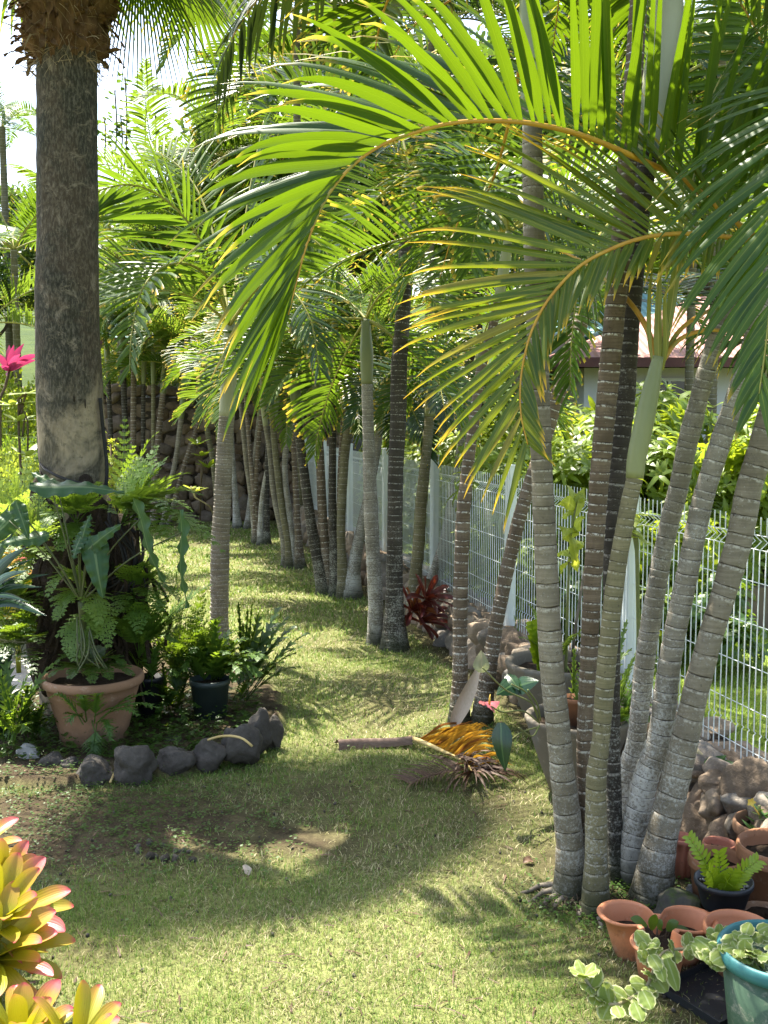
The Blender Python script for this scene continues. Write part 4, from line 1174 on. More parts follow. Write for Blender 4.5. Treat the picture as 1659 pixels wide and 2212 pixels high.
# ------------------------------------------------------------------ mesh fence
fd = V((-.232, 1, 0)).normalized(); fn_ = V((fd.y, -fd.x, 0))
fence = thing('mesh_fence', 'white welded wire mesh fence with folded bends and flat posts on the stone wall', 'fence', (FX(6.2), 6.2, .3))
FB, FT = .30, 1.52
posts = [2.05 + 2.08 * i for i in range(9)]
posts = [4.08, 6.17, 8.21, 10.4, 12.55, 14.75, 16.9, 19.0]
def fpos(z, off=0.0): return V((FX(z), z, 0)) + fn_ * off
folds = [(.30, 0), (.45, 0), (.46, .010), (.47, 0), (1.36, 0), (1.395, .04), (1.43, 0), (1.52, 0)]
allp = [2.2] + posts
for a, b in zip(allp[:-1], allp[1:]):
    mb = MB()
    L = (fpos(b) - fpos(a)).length
    n = int(L / .052)
    sides = 5 if a < 9 else 4
    for i in range(n + 1):
        t = (i + .5) / (n + 1)
        z = a + (b - a) * t
        P = [fpos(z, o) + V((0, 0, h)) for h, o in folds]
        tube(mb, P, .0031, sides, cap=False)
    for h in (.36, .57, .78, .99, 1.20, 1.36, 1.43):
        for o in ((.004,)):
            tube(mb, [fpos(a, o) + V((0, 0, h)), fpos((a + b) / 2, o) + V((0, 0, h)), fpos(b, o) + V((0, 0, h))], .0026, sides, cap=False)
    obj('wire_panel', mb, M['white_metal'], fence, fence.location)
for z in posts:
    mb = MB()
    c = fpos(z, .0)
    R = Matrix((fd, fn_, V((0, 0, 1)))).transposed()
    top = 1.60
    box(mb, (-.055, -.028, .12), (.055, .030, top), 0, R, c)
    for o in (-.04, .0, .04):
        box(mb, (o - .006, -.036, .12), (o + .006, -.0285, top - .01), 0, R, c)
    box(mb, (-.06, -.038, top + .001), (.06, .034, top + .014), 0, R, c)
    obj('fence_post', mb, M['white_metal'], fence, fence.location, smooth=False)

# ------------------------------------------------------------------ low stone wall under the fence
rng = random.Random(33)
w_ = thing('low_stone_wall', 'low rounded fieldstone wall running along the lawn below the white fence', 'wall', (FX(8) - .2, 8, 0))
mb = MB()
z = 3.0
while z < 19.4:
    step = rng.uniform(.15, .27) * (1 if z < 11 else 1.5)
    for row in range(3):
        o = -.30 + row * .05 + rng.uniform(-.03, .03)
        hh = [.04, .15, .25][row] + rng.uniform(-.02, .02)
        s = step * rng.uniform(.50, .68)
        c = fpos(z + (row % 2) * step * .5, o); c.z = hh
        rock(mb, c, (s * .8, s * 1.05, s * rng.uniform(.52, .76)), rng, 4 if z < 6.5 else 3 if z < 9 else 2, 0, .34, facets=7)
    for o in (-.17, -.02, .14):
        s = step * rng.uniform(.5, .68)
        c = fpos(z + rng.uniform(-.05, .05), o + rng.uniform(-.03, .03)); c.z = .25 + rng.uniform(-.03, .02)
        rock(mb, c, (s * .8, s, .075), rng, 4 if z < 6.5 else 3 if z < 9 else 2, 0, .3, Matrix.Rotation(rng.uniform(0, 6), 3, 'Z'), facets=6)
    z += step * .92
obj('stones', mb, M['rock_wall'], w_, w_.location)
mb = MB()
R = Matrix((fd, fn_, V((0, 0, 1)))).transposed()
box(mb, (-5.4, -.24, -.1), (12.6, .22, .245), 0, R, fpos(8))
obj('mortar_bed', mb, M['mortar'], w_, w_.location, smooth=False)

# ------------------------------------------------------------------ retaining wall at the end of the lawn
rng = random.Random(44)
YW = 19.6
wl = thing('retaining_wall', 'tall brown dry-stone retaining wall closing the far end of the lawn', 'wall', (-4, YW, 0))
mb = MB()
x = -9.5
zrow = 0.0
while zrow < 2.45:
    hrow = rng.uniform(.16, .30)
    x = -9.6 + rng.uniform(0, .2)
    while x < -.9:
        wd = rng.uniform(.18, .48)
        c = V((x + wd / 2, YW + rng.uniform(-.03, .03) + zrow * .06, zrow + hrow / 2 + rng.uniform(-.05, .05) + .04 * math.sin(x * 2)))
        a = rng.uniform(-.4, .4)
        rock(mb, c, (wd * .56, .16, hrow * rng.uniform(.50, .66)), rng, 3, 0, .34, Matrix.Rotation(a, 3, 'Y'), square=.3, facets=5)
        x += wd * .96
    zrow += hrow * .86
obj('stones', mb, M['rock_far'], wl, wl.location)
mb = MB()
box(mb, (-9.8, YW + .02, -.1), (-.8, YW + .7, 2.36))
obj('mortar_core', mb, M['mortar'], wl, wl.location, smooth=False)
# terrace behind the wall and the hill rising beyond
mb = MB()
N1, N2 = 60, 40
g = []
for j in range(N2):
    y = YW + .5 + (j / (N2 - 1)) ** 1.6 * 110
    for i in range(N1):
        x = -70 + 140 * i / (N1 - 1)
        t = (y - YW)
        base_ = 2.3 if x < -.9 else max(0.0, 2.3 - (x + .9) * .35)
        z = base_ + max(0, t - 14) * .16 + 2.2 * mn.noise(V((x * .05, y * .05, 3))) * min(1, t / 25) - (2.5 if x > 6 and t < 10 else 0)
        g.append(mb.vert((x, y, z)))
for j in range(N2 - 1):
    for i in range(N1 - 1):
        k = j * N1 + i
        mb.face((k, k + 1, k + N1 + 1, k + N1))
tag(obj('hill', mb, M['hill']), kind='structure')
# pale path behind the planting bed
mb = MB()
P = [(-5.2, 5.2), (-2.55, 6.9), (-2.2, 8.6), (-2.75, 11), (-3.9, 13), (-6.5, 13)]
mb.face([mb.vert((a, b, .062)) for a, b in P])
tag(obj('gravel_path', mb, M['path'], smooth=False), kind='structure')
# rock edging of the bed
rng = random.Random(55)
def bedrock(lb, x, y, w, h, mat='rock_dark', seed=0, dep=.8, grp='rocks edging the planting bed', name='edging_rock', yb=None):
    r = random.Random(seed)
    b = G(x, yb or (y + h / 2))
    Yd = b.y + w * px(b.y) * dep * .35
    c = W(x, y, Yd)
    mb = MB()
    s = (w / 2 * px(Yd) * 1.06, w / 2 * px(Yd) * dep, h / 2 * px(Yd) * 1.15)
    rock(mb, c, s, r, 4, 0, .36, Matrix.Rotation(r.uniform(-.5, .5), 3, 'Z'), square=.1, facets=10)
    tag(obj(name, mb, M[mat], None, (c.x, c.y, max(0, c.z - s[2]))), lb, 'rock', grp)
bedrock('rounded dark edging rock below the left side of the terracotta pot', 205, 1668, 92, 60, seed=1)
bedrock('angular grey edging rock below the right side of the terracotta pot', 288, 1658, 92, 84, seed=2)
bedrock('squat dark edging rock between the terracotta pot and the mossy middle rocks', 377, 1646, 78, 66, seed=3)
bedrock('rough black pitted edging rock in the middle of the row', 450, 1632, 82, 74, seed=4)
bedrock('largest edging rock, rounded and dark, in front of the dark green fern pot', 520, 1612, 92, 100, seed=5)
bedrock('upright dark rock at the lawn corner of the edging', 562, 1588, 52, 96, seed=6)
bedrock('outermost edging rock touching the sunlit lawn', 588, 1582, 46, 84, seed=7)
bedrock('small dark stone perched behind the edging rocks', 376, 1606, 50, 30, seed=8)
bedrock('pale grey rounded stone at the left end of the edging', 62, 1632, 52, 40, 'rock_pale', 9)
bedrock('brown half-buried rock beside the pale rounded stone', 112, 1648, 62, 44, 'rock_dark', 10)
bedrock('low dark rock tucked under the terracotta pot on its left', 150, 1655, 50, 40, 'rock_dark', 11)
# dry stalks lying over the rocks
mb = MB()
tube(mb, crv([G(238, 1690, .03), G(262, 1640, .10), G(290, 1618, .17), G(302, 1616, .16)], 14), .006, 6)
o = obj('dry_stalk', mb, M['dry_yellow'], None, tuple(G(238, 1690)))
tag(o, 'pale bent dry stalk leaning on the angular grey rock', 'stalk')
mb = MB()
tube(mb, crv([G(440, 1602, .16), G(470, 1592, .22), G(500, 1590, .27), G(525, 1596, .27), G(545, 1612, .24)], 16), .007, 6)
tag(obj('dry_stalk', mb, M['dry_yellow'], None, tuple(G(440, 1602))), 'arched yellow dry stalk draped over the largest edging rock', 'stalk')
# ------------------------------------------------------------------ leaf clouds and shrubs
def leaves_np(pos, d, up, L, Wd, curl=.25):
    """pos, d (unit), up (n,3) arrays -> six-vertex leaves"""
    s = np.cross(d, up); s /= np.linalg.norm(s, axis=1, keepdims=True) + 1e-9
    nrm = np.cross(s, d)
    L = L[:, None]; Wd = Wd[:, None]
    b = pos
    p1 = pos + d * L * .32 + nrm * L * .03; p2 = pos + d * L * .70 - nrm * L * curl * .28
    tp = pos + d * L * .98 - nrm * L * curl * .8
    v = np.stack([b, p1 - s * Wd * .48, p1 + s * Wd * .48, p2 - s * Wd * .36, p2 + s * Wd * .36, tp], 1).reshape(-1, 3)
    n = len(pos); k = np.arange(n)[:, None] * 6
    f = (k + np.array([[0, 2, 1, 1, 2, 4, 3, 3, 4, 5]])).ravel()
    ls = (np.arange(n)[:, None] * 10 + np.array([[0, 3, 7]])).ravel()
    uv = np.tile(np.array([[.5, 0], [0, .32], [1, .32], [.1, .7], [.9, .7], [.5, 1]]), (n, 1))
    return v, f, ls, uv
def cloud_mesh(name, blobs, n, L, Wd, mat, seed, shell=.55, clump=0, curl=.3, upb=.5):
    r = np.random.default_rng(seed)
    vol = np.array([b[1][0] * b[1][1] + b[1][2] * b[1][0] for b in blobs]); pr = vol / vol.sum()
    idx = r.choice(len(blobs), n if not clump else n // clump, p=pr)
    m = len(idx)
    u = r.normal(size=(m, 3)); u /= np.linalg.norm(u, axis=1, keepdims=True)
    u[:, 2] = np.where(u[:, 2] < -.5, -u[:, 2], u[:, 2])
    rad = (shell + (1 - shell) * r.random((m, 1))) * (1 + .12 * r.normal(size=(m, 1)))
    c = np.array([b[0] for b in blobs])[idx]; s = np.array([b[1] for b in blobs])[idx]
    pos = c + u * s * rad
    if clump:
        pos = np.repeat(pos, clump, 0); u = np.repeat(u, clump, 0)
        a = np.tile(np.arange(clump) * 2.4, m) + np.repeat(r.uniform(0, 6, m), clump)
        ax = u + r.normal(size=u.shape) * .15; ax[:, 2] += .35; ax /= np.linalg.norm(ax, axis=1, keepdims=True)
        e1 = np.cross(ax, np.array([.3, .2, .9])); e1 /= np.linalg.norm(e1, axis=1, keepdims=True); e2 = np.cross(ax, e1)
        d = (e1 * np.cos(a)[:, None] + e2 * np.sin(a)[:, None]) * .9 + ax * r.uniform(.05, .8, (len(a), 1))
        up = ax
    else:
        d = u * .7 + r.normal(size=u.shape) * .6; d[:, 2] += -.05
        up = r.normal(size=u.shape) * .6 + np.array([0, 0, upb])
    d /= np.linalg.norm(d, axis=1, keepdims=True)
    k = len(pos)
    v, f, ls, uv = leaves_np(pos, d, up, L * r.uniform(.6, 1.3, k), Wd * r.uniform(.7, 1.2, k), curl)
    return build_np(name, v, f, ls, uv=uv, mat=mat)
def blobs_for(rx, ry, rz, k, seed, z0=None):
    r = random.Random(seed); out = []
    for i in range(k):
        a = r.uniform(0, 2 * PI); q = math.sqrt(r.random()) * .68
        zz = r.uniform(.12, .85)
        s = r.uniform(.30, .55)
        out.append(((rx * q * math.cos(a), ry * q * math.sin(a), rz * 2 * zz), (rx * s, ry * s, rz * s * r.uniform(.7, 1.1))))
    return out
CL = {}
def cloud(key, *a, **k):
    if key not in CL: CL[key] = cloud_mesh('foliage', *a, **k)
    return CL[key]
def stems_mb(rx, rz, n, r, rad=.012):
    mb = MB()
    for i in range(n):
        a = r.uniform(0, 2 * PI); q = r.uniform(.2, .7)
        tube(mb, crv([V((0, 0, -.05)) + V((math.cos(a), math.sin(a), 0)) * .05, V((math.cos(a) * rx * q * .4, math.sin(a) * rx * q * .4, rz * .8)), V((math.cos(a) * rx * q, math.sin(a) * rx * q, rz * r.uniform(1.2, 1.7)))], 8), [rad * (1 - .6 * j / 7) for j in range(8)], 6)
    return mb
def shrub(lb, loc, key, s=1.0, rot=0.0, mat=None, grp=None, cat='shrub', name='shrub', sz=None):
    me, st = SH[key]
    root = thing(name, lb, cat, loc, grp)
    root.rotation_euler = (0, 0, rot); root.scale = (s, s, sz or s)
    o = link('foliage', me, root)
    if mat: o.material_slots[0].link = 'OBJECT'; o.material_slots[0].material = M[mat]
    link('stems', st, root)
    return root
SH = {}
r0 = random.Random(3)
def mk(key, rx, ry, rz, k, n, L, w, mat, seed, **kw):
    SH[key] = (cloud('s' + key, blobs_for(rx, ry, rz, k, seed), n, L, w, M[mat], seed, **kw), stems_mb(rx, rz, 7, random.Random(seed)).mesh('stems', M['twig']))
mk('lance', 1.0, 1.0, .9, 13, 5200, .17, .055, 'bright', 61, clump=8, curl=.5)
mk('lance2', 1.0, .9, .9, 12, 4600, .15, .050, 'bright', 62, clump=7, curl=.45)
mk('small', 1.0, 1.0, .8, 14, 9000, .055, .032, 'shrub', 63)
mk('smalllt', 1.0, 1.0, .8, 14, 9000, .06, .034, 'shrub_lt', 64)
mk('big', 1.0, 1.0, .9, 12, 2600, .22, .10, 'shrub', 65, clump=5, curl=.4)
# hedge of lance-leaved shrubs beyond the fence
HG = 'lance-leaved shrubs beyond the fence'
hed = [(1.55, 9.4, 1.0, 'lance', 'bright', 'bright yellow-green shrub beyond the fence post nearest the hanging bract'),
       (2.45, 9.9, 1.05, 'lance2', 'bright', 'sunlit lance-leaved shrub behind the fence, seen left of the young palm'),
       (3.15, 10.2, 1.0, 'lance', 'bright', 'bright lance-leaved shrub beyond the fence between the young palm and the leaning trunks'),
       (4.0, 10.5, 1.15, 'lance2', 'bright', 'broad lance-leaved shrub behind the leaning trunks, beyond the fence'),
       (4.9, 10.3, 1.0, 'lance', 'shrub_lt', 'lance-leaved shrub at the right end of the hedge, above the sunny lawn'),
       (2.1, 11.2, 1.2, 'lance', 'bright', 'taller bright shrub behind the middle of the hedge'),
       (3.5, 12.0, 1.25, 'lance2', 'bright', 'taller lance-leaved shrub just below the red-roofed house wall'),
       (4.8, 12.0, 1.25, 'lance', 'bright', 'tall bright shrub under the dark window of the red-roofed house'),
       (1.05, 12.6, 1.0, 'lance2', 'shrub_lt', 'light green shrub behind the third fence post'),
       (.75, 14.8, .95, 'lance', 'shrub_lt', 'small light shrub near the far end of the fence'),
       (1.7, 14.2, 1.1, 'big', 'shrub', 'darker broad-leaved shrub behind the hedge toward the far end'),
       (.35, 17.0, 1.0, 'lance2', 'bright', 'last bright shrub beyond the far panels of the fence')]
hed += [(2.2, 8.6, .66, 'lance', 'bright', 'low bright shrub pressed against the mesh left of the young palm'),
        (1.75, 10.3, .85, 'lance2', 'bright', 'bright shrub just behind the mesh near the lemon-leaved plant'),
        (1.2, 11.0, .8, 'lance', 'shrub_lt', 'light shrub behind the mesh at the leaning grey palm')]
for i, (x, y, s, k, m, lb) in enumerate(hed):
    shrub(lb, (x, y, 0), k, s, i * 1.3, m, HG)
for i, (x, y, s, m, lb) in enumerate([(2.55, 7.9, .42, 'shrub', 'low dark shrub right behind the fence beside the lemon-leaved plant'), (1.75, 8.7, .5, 'shrub', 'low green shrub at the foot of the mesh behind the leaning palm')]):
    shrub(lb, (x, y, 0), 'big', s, i, m, 'low shrubs behind the mesh')
mb = MB(); box(mb, (2.75, 9.35, 0), (8.5, 9.5, .42))
tag(obj('low_brown_wall', mb, M['brown_board'], None, (5, 9, 0), smooth=False), 'low brown garden wall at the back of the sunny lawn', 'wall')

# ------------------------------------------------------------------ trees far behind
def tree_protos():
    out = []
    for sd, mt in ((71, 'tree'), (72, 'tree'), (73, 'tree_yl')):
        r = random.Random(sd)
        bl = blobs_for(2.6, 2.6, 1.9, 17, sd)
        bl = [((c[0], c[1], c[2] + 2.2), s) for c, s in bl]
        me = cloud('t%d' % sd, bl, 17000, .15, .085, M[mt], sd, shell=.5)
        mb = MB()
        tube(mb, crv([V((0, 0, -.4)), V((.1, 0, 1.5)), V((-.1, .1, 3.2)), V((.1, 0, 5))], 12), [.20 - .013 * i for i in range(12)], 10)
        for c, s in bl[:12]:
            tube(mb, crv([V((0, 0, r.uniform(1.2, 2.8))), V(c) * .55 + V((0, 0, .5)), V(c)], 8), [.07 - .007 * i for i in range(8)], 6)
        out.append((me, mb.mesh('trunk', M['twig'])))
    return out
TP = tree_protos()
def tree(lb, loc, k, s, rot, sz=None, mat=None, grp='broadleaf trees on the hill behind'):
    root = thing('broadleaf_tree', lb, 'tree', loc, grp)
    root.rotation_euler = (0, 0, rot); root.scale = (s, s, sz or s)
    o = link('crown', TP[k][0], root)
    if mat: o.material_slots[0].link = 'OBJECT'; o.material_slots[0].material = M[mat]
    link('trunk', TP[k][1], root)
for i, (x, y, z, s, k, m, lb) in enumerate([
    (-1.2, 29, 1.8, 1.35, 0, None, 'dense green tree above the middle of the retaining wall'),
    (2.4, 27, 1.0, 1.75, 1, None, 'tall dark tree behind the far end of the fence'),
    (5.4, 31, 1.0, 2.0, 0, None, 'tall tree filling the sky behind the arching frond'),
    (9.2, 33, 1.0, 2.2, 1, None, 'big tree rising over the ridge of the red roof'),
    (13.5, 36, 1.0, 2.3, 0, None, 'tree beyond the right end of the red-roofed house'),
    (.4, 40, 2, 2.4, 1, None, 'farthest tall tree above the row of palms'),
    (-6.2, 27, 2.3, .95, 2, None, 'pale tree behind the teal-roofed house, beside the old trunk'),
    (-8.8, 30, 2.5, .95, 2, None, 'yellowish tree at the left edge beyond the old palm'),
    (-3.6, 34, 2.6, 1.25, 2, None, 'yellow-green tree in the gap below the open sky'),
    (-12, 38, 3, 1.2, 1, None, 'dark tree low on the skyline left of the old palm'),
    (-5.0, 26, 2.3, 1.0, 0, None, 'green tree right behind the tall feathery palm below the sky'),
    (-3.0, 27.5, 2.3, 1.12, 1, None, 'round dark tree closing the gap right of the open sky'),
    (-7.6, 28, 2.4, .92, 1, None, 'dark green tree hidden mostly by the old palm trunk'),
    (-1.9, 25.5, 2.3, 1.3, 0, None, 'tree directly behind the centre of the retaining wall top'),
    (-14.5, 30, 2.4, .9, 1, None, 'bushy tree beyond the left end of the retaining wall'),
    (-18.5, 35, 3.2, 1.1, 0, None, 'green tree farthest left on the rising ground'),
    (-10.5, 27, 2.4, .8, 0, None, 'low green tree at the left edge under the far coconut-like palm')]):
    tree(lb, (x, y, z), k, s, i * 1.7, None, m)
# sparse upright twigs with small round leaves against the sky
mb = MB(); rng = random.Random(8); ml = MB()
for (x, y0, y1) in ((250, 330, 195), (272, 330, 165), (262, 340, 250), (312, 340, 235), (335, 340, 245), (226, 340, 255)):
    P = crv([W(x, y0, 24), W(x + 2, (y0 + y1) / 2, 24), W(x + rng.uniform(-4, 4), y1, 24)], 12)
    tube(mb, [W(262, 420, 24.2)] + P, .018, 5)
    for k in range(26):
        p = P[rng.randrange(2, 12)] + V((rng.uniform(-.22, .22), rng.uniform(-.2, .2), rng.uniform(-.1, .1)))
        d = V((rng.uniform(-1, 1), rng.uniform(-1, 1), rng.uniform(-.2, .6))).normalized()
        blade(ml, arc(p, d, .13, 3, .2), d.cross(V((.2, .4, 1))).normalized(), lambda t: .055 * math.sin(PI * min(.97, .1 + t * .9)), cols=1)
pt = W(262, 420, 24.2); pt.z = 2.5
tube(mb, [pt, W(262, 420, 24.2)], .03, 6)
rt = thing('twiggy_tree', 'sparse upright twigs with small round leaves against the sky beside the old palm', 'tree', pt)
obj('branch', mb, M['twig'], rt, pt); obj('crown', ml, M['tree'], rt, pt)

# background feathery palms (arecas) left, centre and behind
AG = 'feathery palms in the background'
r1 = random.Random(77)
def areca(lb, x, y, Yd, h_px, n, s, lean=0, mat=None, fam='fine', zb=None, stems=1, grp=AG, kinds=None, rad=.06):
    """crown centre at pixel x,y and distance Yd"""
    top = W(x, y, Yd)
    g0 = zb if zb is not None else 0.0
    b = V((top.x - lean, top.y, g0))
    root = thing('feathery_palm', lb, 'palm tree', b, grp)
    mb = MB()
    trunk_mesh(mb, [b - V((0, 0, .1)), b.lerp(top, .5) + V((lean * .15, 0, 0)), top], [rad, rad * .9, rad * .75], .1, 9, r1, .3)
    obj('trunk', mb, M['trunk_green'], root, b)
    crown(root, top, n, s, r1, fam, mat=mat, kinds=kinds)
for a in [
    ('feathery palm at the left edge with arching pale fronds, behind the old trunk', 30, 540, 14, 0, 10, 1.3),
    ('lower feathery palm left of the old trunk, above the pink cordyline', -30, 700, 13, 0, 9, 1.15),
    ('feathery palm close behind the old trunk on its right side', 255, 560, 21, 0, 10, 1.5),
    ('bright feathery palm below the open sky', 350, 410, 22, 0, 11, 1.6),
    ('feathery palm between the open sky and the big arching frond', 480, 340, 22, 0, 11, 1.65),
    ('feathery palm directly above the far retaining wall', 420, 570, 21, 0, 10, 1.4),
    ('tall feathery palm behind the centre of the row', 640, 380, 22, 0, 11, 1.75),
    ('feathery palm behind the fifth clump', 600, 600, 20.5, 0, 10, 1.3),
    ('tall background palm above the fourth clump', 760, 260, 21, 0, 10, 1.9),
    ('feathery palm behind the two middle clumps', 790, 560, 21, 0, 10, 1.6),
    ('background palm behind the dark mossy trunk', 960, 420, 19, 0, 10, 1.9),
    ('feathery palm behind the slim upright palm', 1010, 640, 18, 0, 10, 1.5),
    ('background palm above the mesh fence, seen between the grey trunks', 1240, 560, 17, 0, 10, 1.4)]:
    lb, x, y, Yd, _, n, s = a
    areca(lb, x, y, Yd, 0, n, s, mat=None if r1.random() < .6 else M['frond'], zb=2.3 if Yd > 19.6 else 0)
areca('tall coconut-like palm far away at the left edge against the sky', 5, 275, 30, 0, 11, 1.3, mat=M['frond'], zb=2.5, rad=.12)
for (lb, x, y, Yd, s, m) in [('palm crown high behind the arching frond, mostly hidden', 930, 60, 16, 1.8, 'frond_dark'),
    ('palm crown high above the old dark hanging frond', 640, 60, 18, 1.8, 'frond_dark'),
    ('palm high above the red roof at the right edge', 1560, 120, 15, 1.8, 'frond'),
    ('palm high between the dark trunk and the red roof', 1240, 150, 16, 1.8, 'frond_dark'),
    ('palm whose crown fills the space over the red roof', 1500, 420, 16.5, 1.4, 'frond'),
    ('palm behind the far fence panels under the arching frond', 1120, 420, 16, 1.5, 'frond')]:
    areca(lb, x, y, Yd, 0, 10, s, mat=M[m], fam='far', grp='tall background palms', rad=.08)

# ------------------------------------------------------------------ houses
hs = thing('bungalow', 'white bungalow with a faded red metal roof behind the hedge', 'house', (6, 19, 0))
mb = MB(); box(mb, (3.55, 18.2, 0), (13.5, 25.5, 2.86)); obj('wall', mb, M['house_wall'], hs, hs.location, smooth=False)
mb = MB()
ez, rz_ = 2.92, 4.45
a = [V((2.75, 17.3, ez)), V((14.5, 17.3, ez)), V((14.5, 26.4, ez)), V((2.75, 26.4, ez)), V((6.6, 21.8, rz_)), V((10.6, 21.8, rz_))]
b_ = [p + V((0, 0, .07)) for p in a]
ia = [mb.vert(p) for p in a]; ib = [mb.vert(p) for p in b_]
for q in ((0, 1, 5, 4), (1, 2, 5), (2, 3, 4, 5), (3, 0, 4)): mb.face([ib[k] for k in q])
mb.face([ia[0], ia[3], ia[2], ia[1]])
for k in range(4): mb.face([ia[k], ia[(k + 1) % 4], ib[(k + 1) % 4], ib[k]])
roof = obj('roof', mb, M['roof_red'], hs, hs.location, smooth=False)
mb = MB(); box(mb, (2.7, 17.22, 2.83), (14.5, 17.29, 2.99)); box(mb, (2.67, 17.3, 2.83), (2.74, 26.4, 2.99)); obj('fascia', mb, M['trim_dark'], roof, hs.location, smooth=False)
for (x0, x1, z0, z1) in ((4.72, 5.35, 1.65, 2.62), (6.6, 7.6, 1.2, 2.6), (8.6, 9.6, 1.2, 2.6)):
    mb = MB(); box(mb, (x0, 18.14, z0), (x1, 18.19, z1)); w1 = obj('window', mb, M['glass'], hs, hs.location, smooth=False)
    mb = MB()
    for (p, q) in (((x0 - .06, z0 - .06), (x0, z1 + .06)), ((x1, z0 - .06), (x1 + .06, z1 + .06)), ((x0, z1), (x1, z1 + .06)), ((x0, z0 - .06), (x1, z0)), (((x0 + x1) / 2 - .02, z0), ((x0 + x1) / 2 + .02, z1))):
        box(mb, (p[0], 18.10, p[1]), (q[0], 18.185, q[1]))
    obj('frame', mb, M['house_wall'], w1, hs.location, smooth=False)
mb = MB()
for z in (.98, 1.16, 1.34, 1.52): box(mb, (4.7, 17.5, z), (6.1, 17.56, z + .07))
for x in (4.7, 5.4, 6.1): box(mb, (x, 17.44, .0), (x + .06, 17.49, 1.62))
obj('porch_rail', mb, M['steel'], hs, hs.location, smooth=False)
# teal roofs
h2 = thing('teal_roofed_house', 'small house with a teal metal roof behind the palms, dark window with white curtain', 'house', (-7.2, 25, 2.3))
mb = MB(); box(mb, (-7.5, 24.2, 2.2), (-5.6, 28, 3.72)); obj('wall', mb, M['house_wall_b'], h2, h2.location, smooth=False)
mb = MB()
a = [V((-7.75, 23.5, 3.72)), V((-5.2, 23.5, 3.72)), V((-5.2, 26.2, 4.55)), V((-7.75, 26.2, 4.55)), V((-5.2, 28.6, 3.75)), V((-7.75, 28.6, 3.75))]
i0 = [mb.vert(p) for p in a]; i1 = [mb.vert(p + V((0, 0, .07))) for p in a]
for q in ((0, 1, 2, 3), (3, 2, 4, 5)): mb.face([i1[k] for k in q]); mb.face([i0[k] for k in q][::-1])
for q in ((0, 1), (1, 2), (2, 4), (4, 5), (5, 3), (3, 0)): mb.face((i0[q[0]], i0[q[1]], i1[q[1]], i1[q[0]]))
rf2 = obj('roof', mb, M['roof_teal'], h2, h2.location, smooth=False)
mb = MB(); box(mb, (-7.75, 23.44, 3.64), (-5.2, 23.495, 3.80)); obj('fascia', mb, M['trim_dark'], rf2, h2.location, smooth=False)
mb = MB(); box(mb, (-6.72, 24.13, 2.55), (-6.05, 24.19, 3.52)); w2 = obj('window', mb, M['glass'], h2, h2.location, smooth=False)
mb = MB(); box(mb, (-6.95, 24.10, 2.5), (-6.73, 24.17, 3.56)); obj('curtain', mb, M['curtain'], w2, h2.location, smooth=False)
mb = MB(); box(mb, (-6.72, 24.08, 2.46), (-6.0, 24.15, 2.545)); obj('sill', mb, M['house_wall'], w2, h2.location, smooth=False)
h3 = thing('teal_shed', 'teal gabled roof peeking out between trunks left of the red roof', 'house', (4.6, 24.5, 0))
mb = MB(); box(mb, (3.7, 23, 0), (7.2, 29, 3.7)); obj('wall', mb, M['house_wall'], h3, h3.location, smooth=False)
mb = MB()
a = [V((3.4, 22.6, 3.75)), V((7.4, 22.6, 3.75)), V((7.4, 25.8, 5.0)), V((3.4, 25.8, 5.0)), V((7.4, 29.2, 3.75)), V((3.4, 29.2, 3.75))]
i0 = [mb.vert(p) for p in a]; i1 = [mb.vert(p + V((0, 0, .07))) for p in a]
for q in ((0, 1, 2, 3), (3, 2, 4, 5)): mb.face([i1[k] for k in q]); mb.face([i0[k] for k in q][::-1])
for q in ((0, 1), (1, 2), (2, 4), (4, 5), (5, 3), (3, 0)): mb.face((i0[q[0]], i0[q[1]], i1[q[1]], i1[q[0]]))
obj('roof', mb, M['roof_teal'], h3, h3.location, smooth=False)

# ------------------------------------------------------------------ left background planting
LG = 'bright shrubs behind the old palm'
for i, (x, y, Yd, s, k, m, lb) in enumerate([
    (35, 830, 13.5, 1.0, 'smalllt', 'bright', 'rounded bright green bush under the feathery palm at the left edge'),
    (60, 960, 10.2, .62, 'small', 'shrub', 'dark bush below the pink cordyline'),
    (10, 1010, 9.2, .6, 'smalllt', 'shrub_lt', 'pale small-leaved bush at the left edge under the cordyline'),
    (-40, 1130, 8.6, .8, 'lance', 'bright', 'yellow-green leafy plant at the left edge beside the root mass'),
    (240, 830, 21.5, .75, 'smalllt', 'bright', 'small bright bush on top of the retaining wall, by the window'),
    (330, 835, 21.8, .8, 'smalllt', 'shrub_lt', 'light bush on top of the retaining wall between thin palms'),
    (430, 840, 21.5, .8, 'small', 'shrub', 'green bush on top of the retaining wall behind slanting palms'),
    (540, 850, 21.8, .9, 'smalllt', 'bright', 'bright bush on the wall top behind the sixth clump'),
    (620, 820, 22.5, 1.1, 'small', 'shrub', 'green bush behind the corner of wall and fence')]):
    p = W(x, y, Yd); z0 = 2.3 if Yd > 19.6 else max(0, p.z - 1.9 * s * .8)
    shrub(lb, (p.x, p.y, z0 if Yd > 19.6 else 0), k, s, i * 2.1, m, LG, sz=s if Yd > 19.6 else max(s * .5, (p.z) / 1.5))
# yellow-green conical shrub beside the old trunk
p = G(240, 1150); me = cloud_mesh('foliage', [((0, 0, .25 + .17 * i), (.24 - .022 * i, .24 - .022 * i, .16)) for i in range(9)], 2600, .05, .022, M['lemon'], 5, clump=5)
rt = thing('conical_shrub', 'small pale yellow conical shrub standing just right of the old trunk', 'shrub', (W(240, 980, 11.5).x, 11.5, 0))
link('foliage', me, rt); mb = MB(); tube(mb, [V((0, 0, -.05)), V((0, 0, 1.7))], .012, 6); link('stem', mb.mesh('stem', M['twig']), rt)
rt.scale = (1, 1, 1.0)
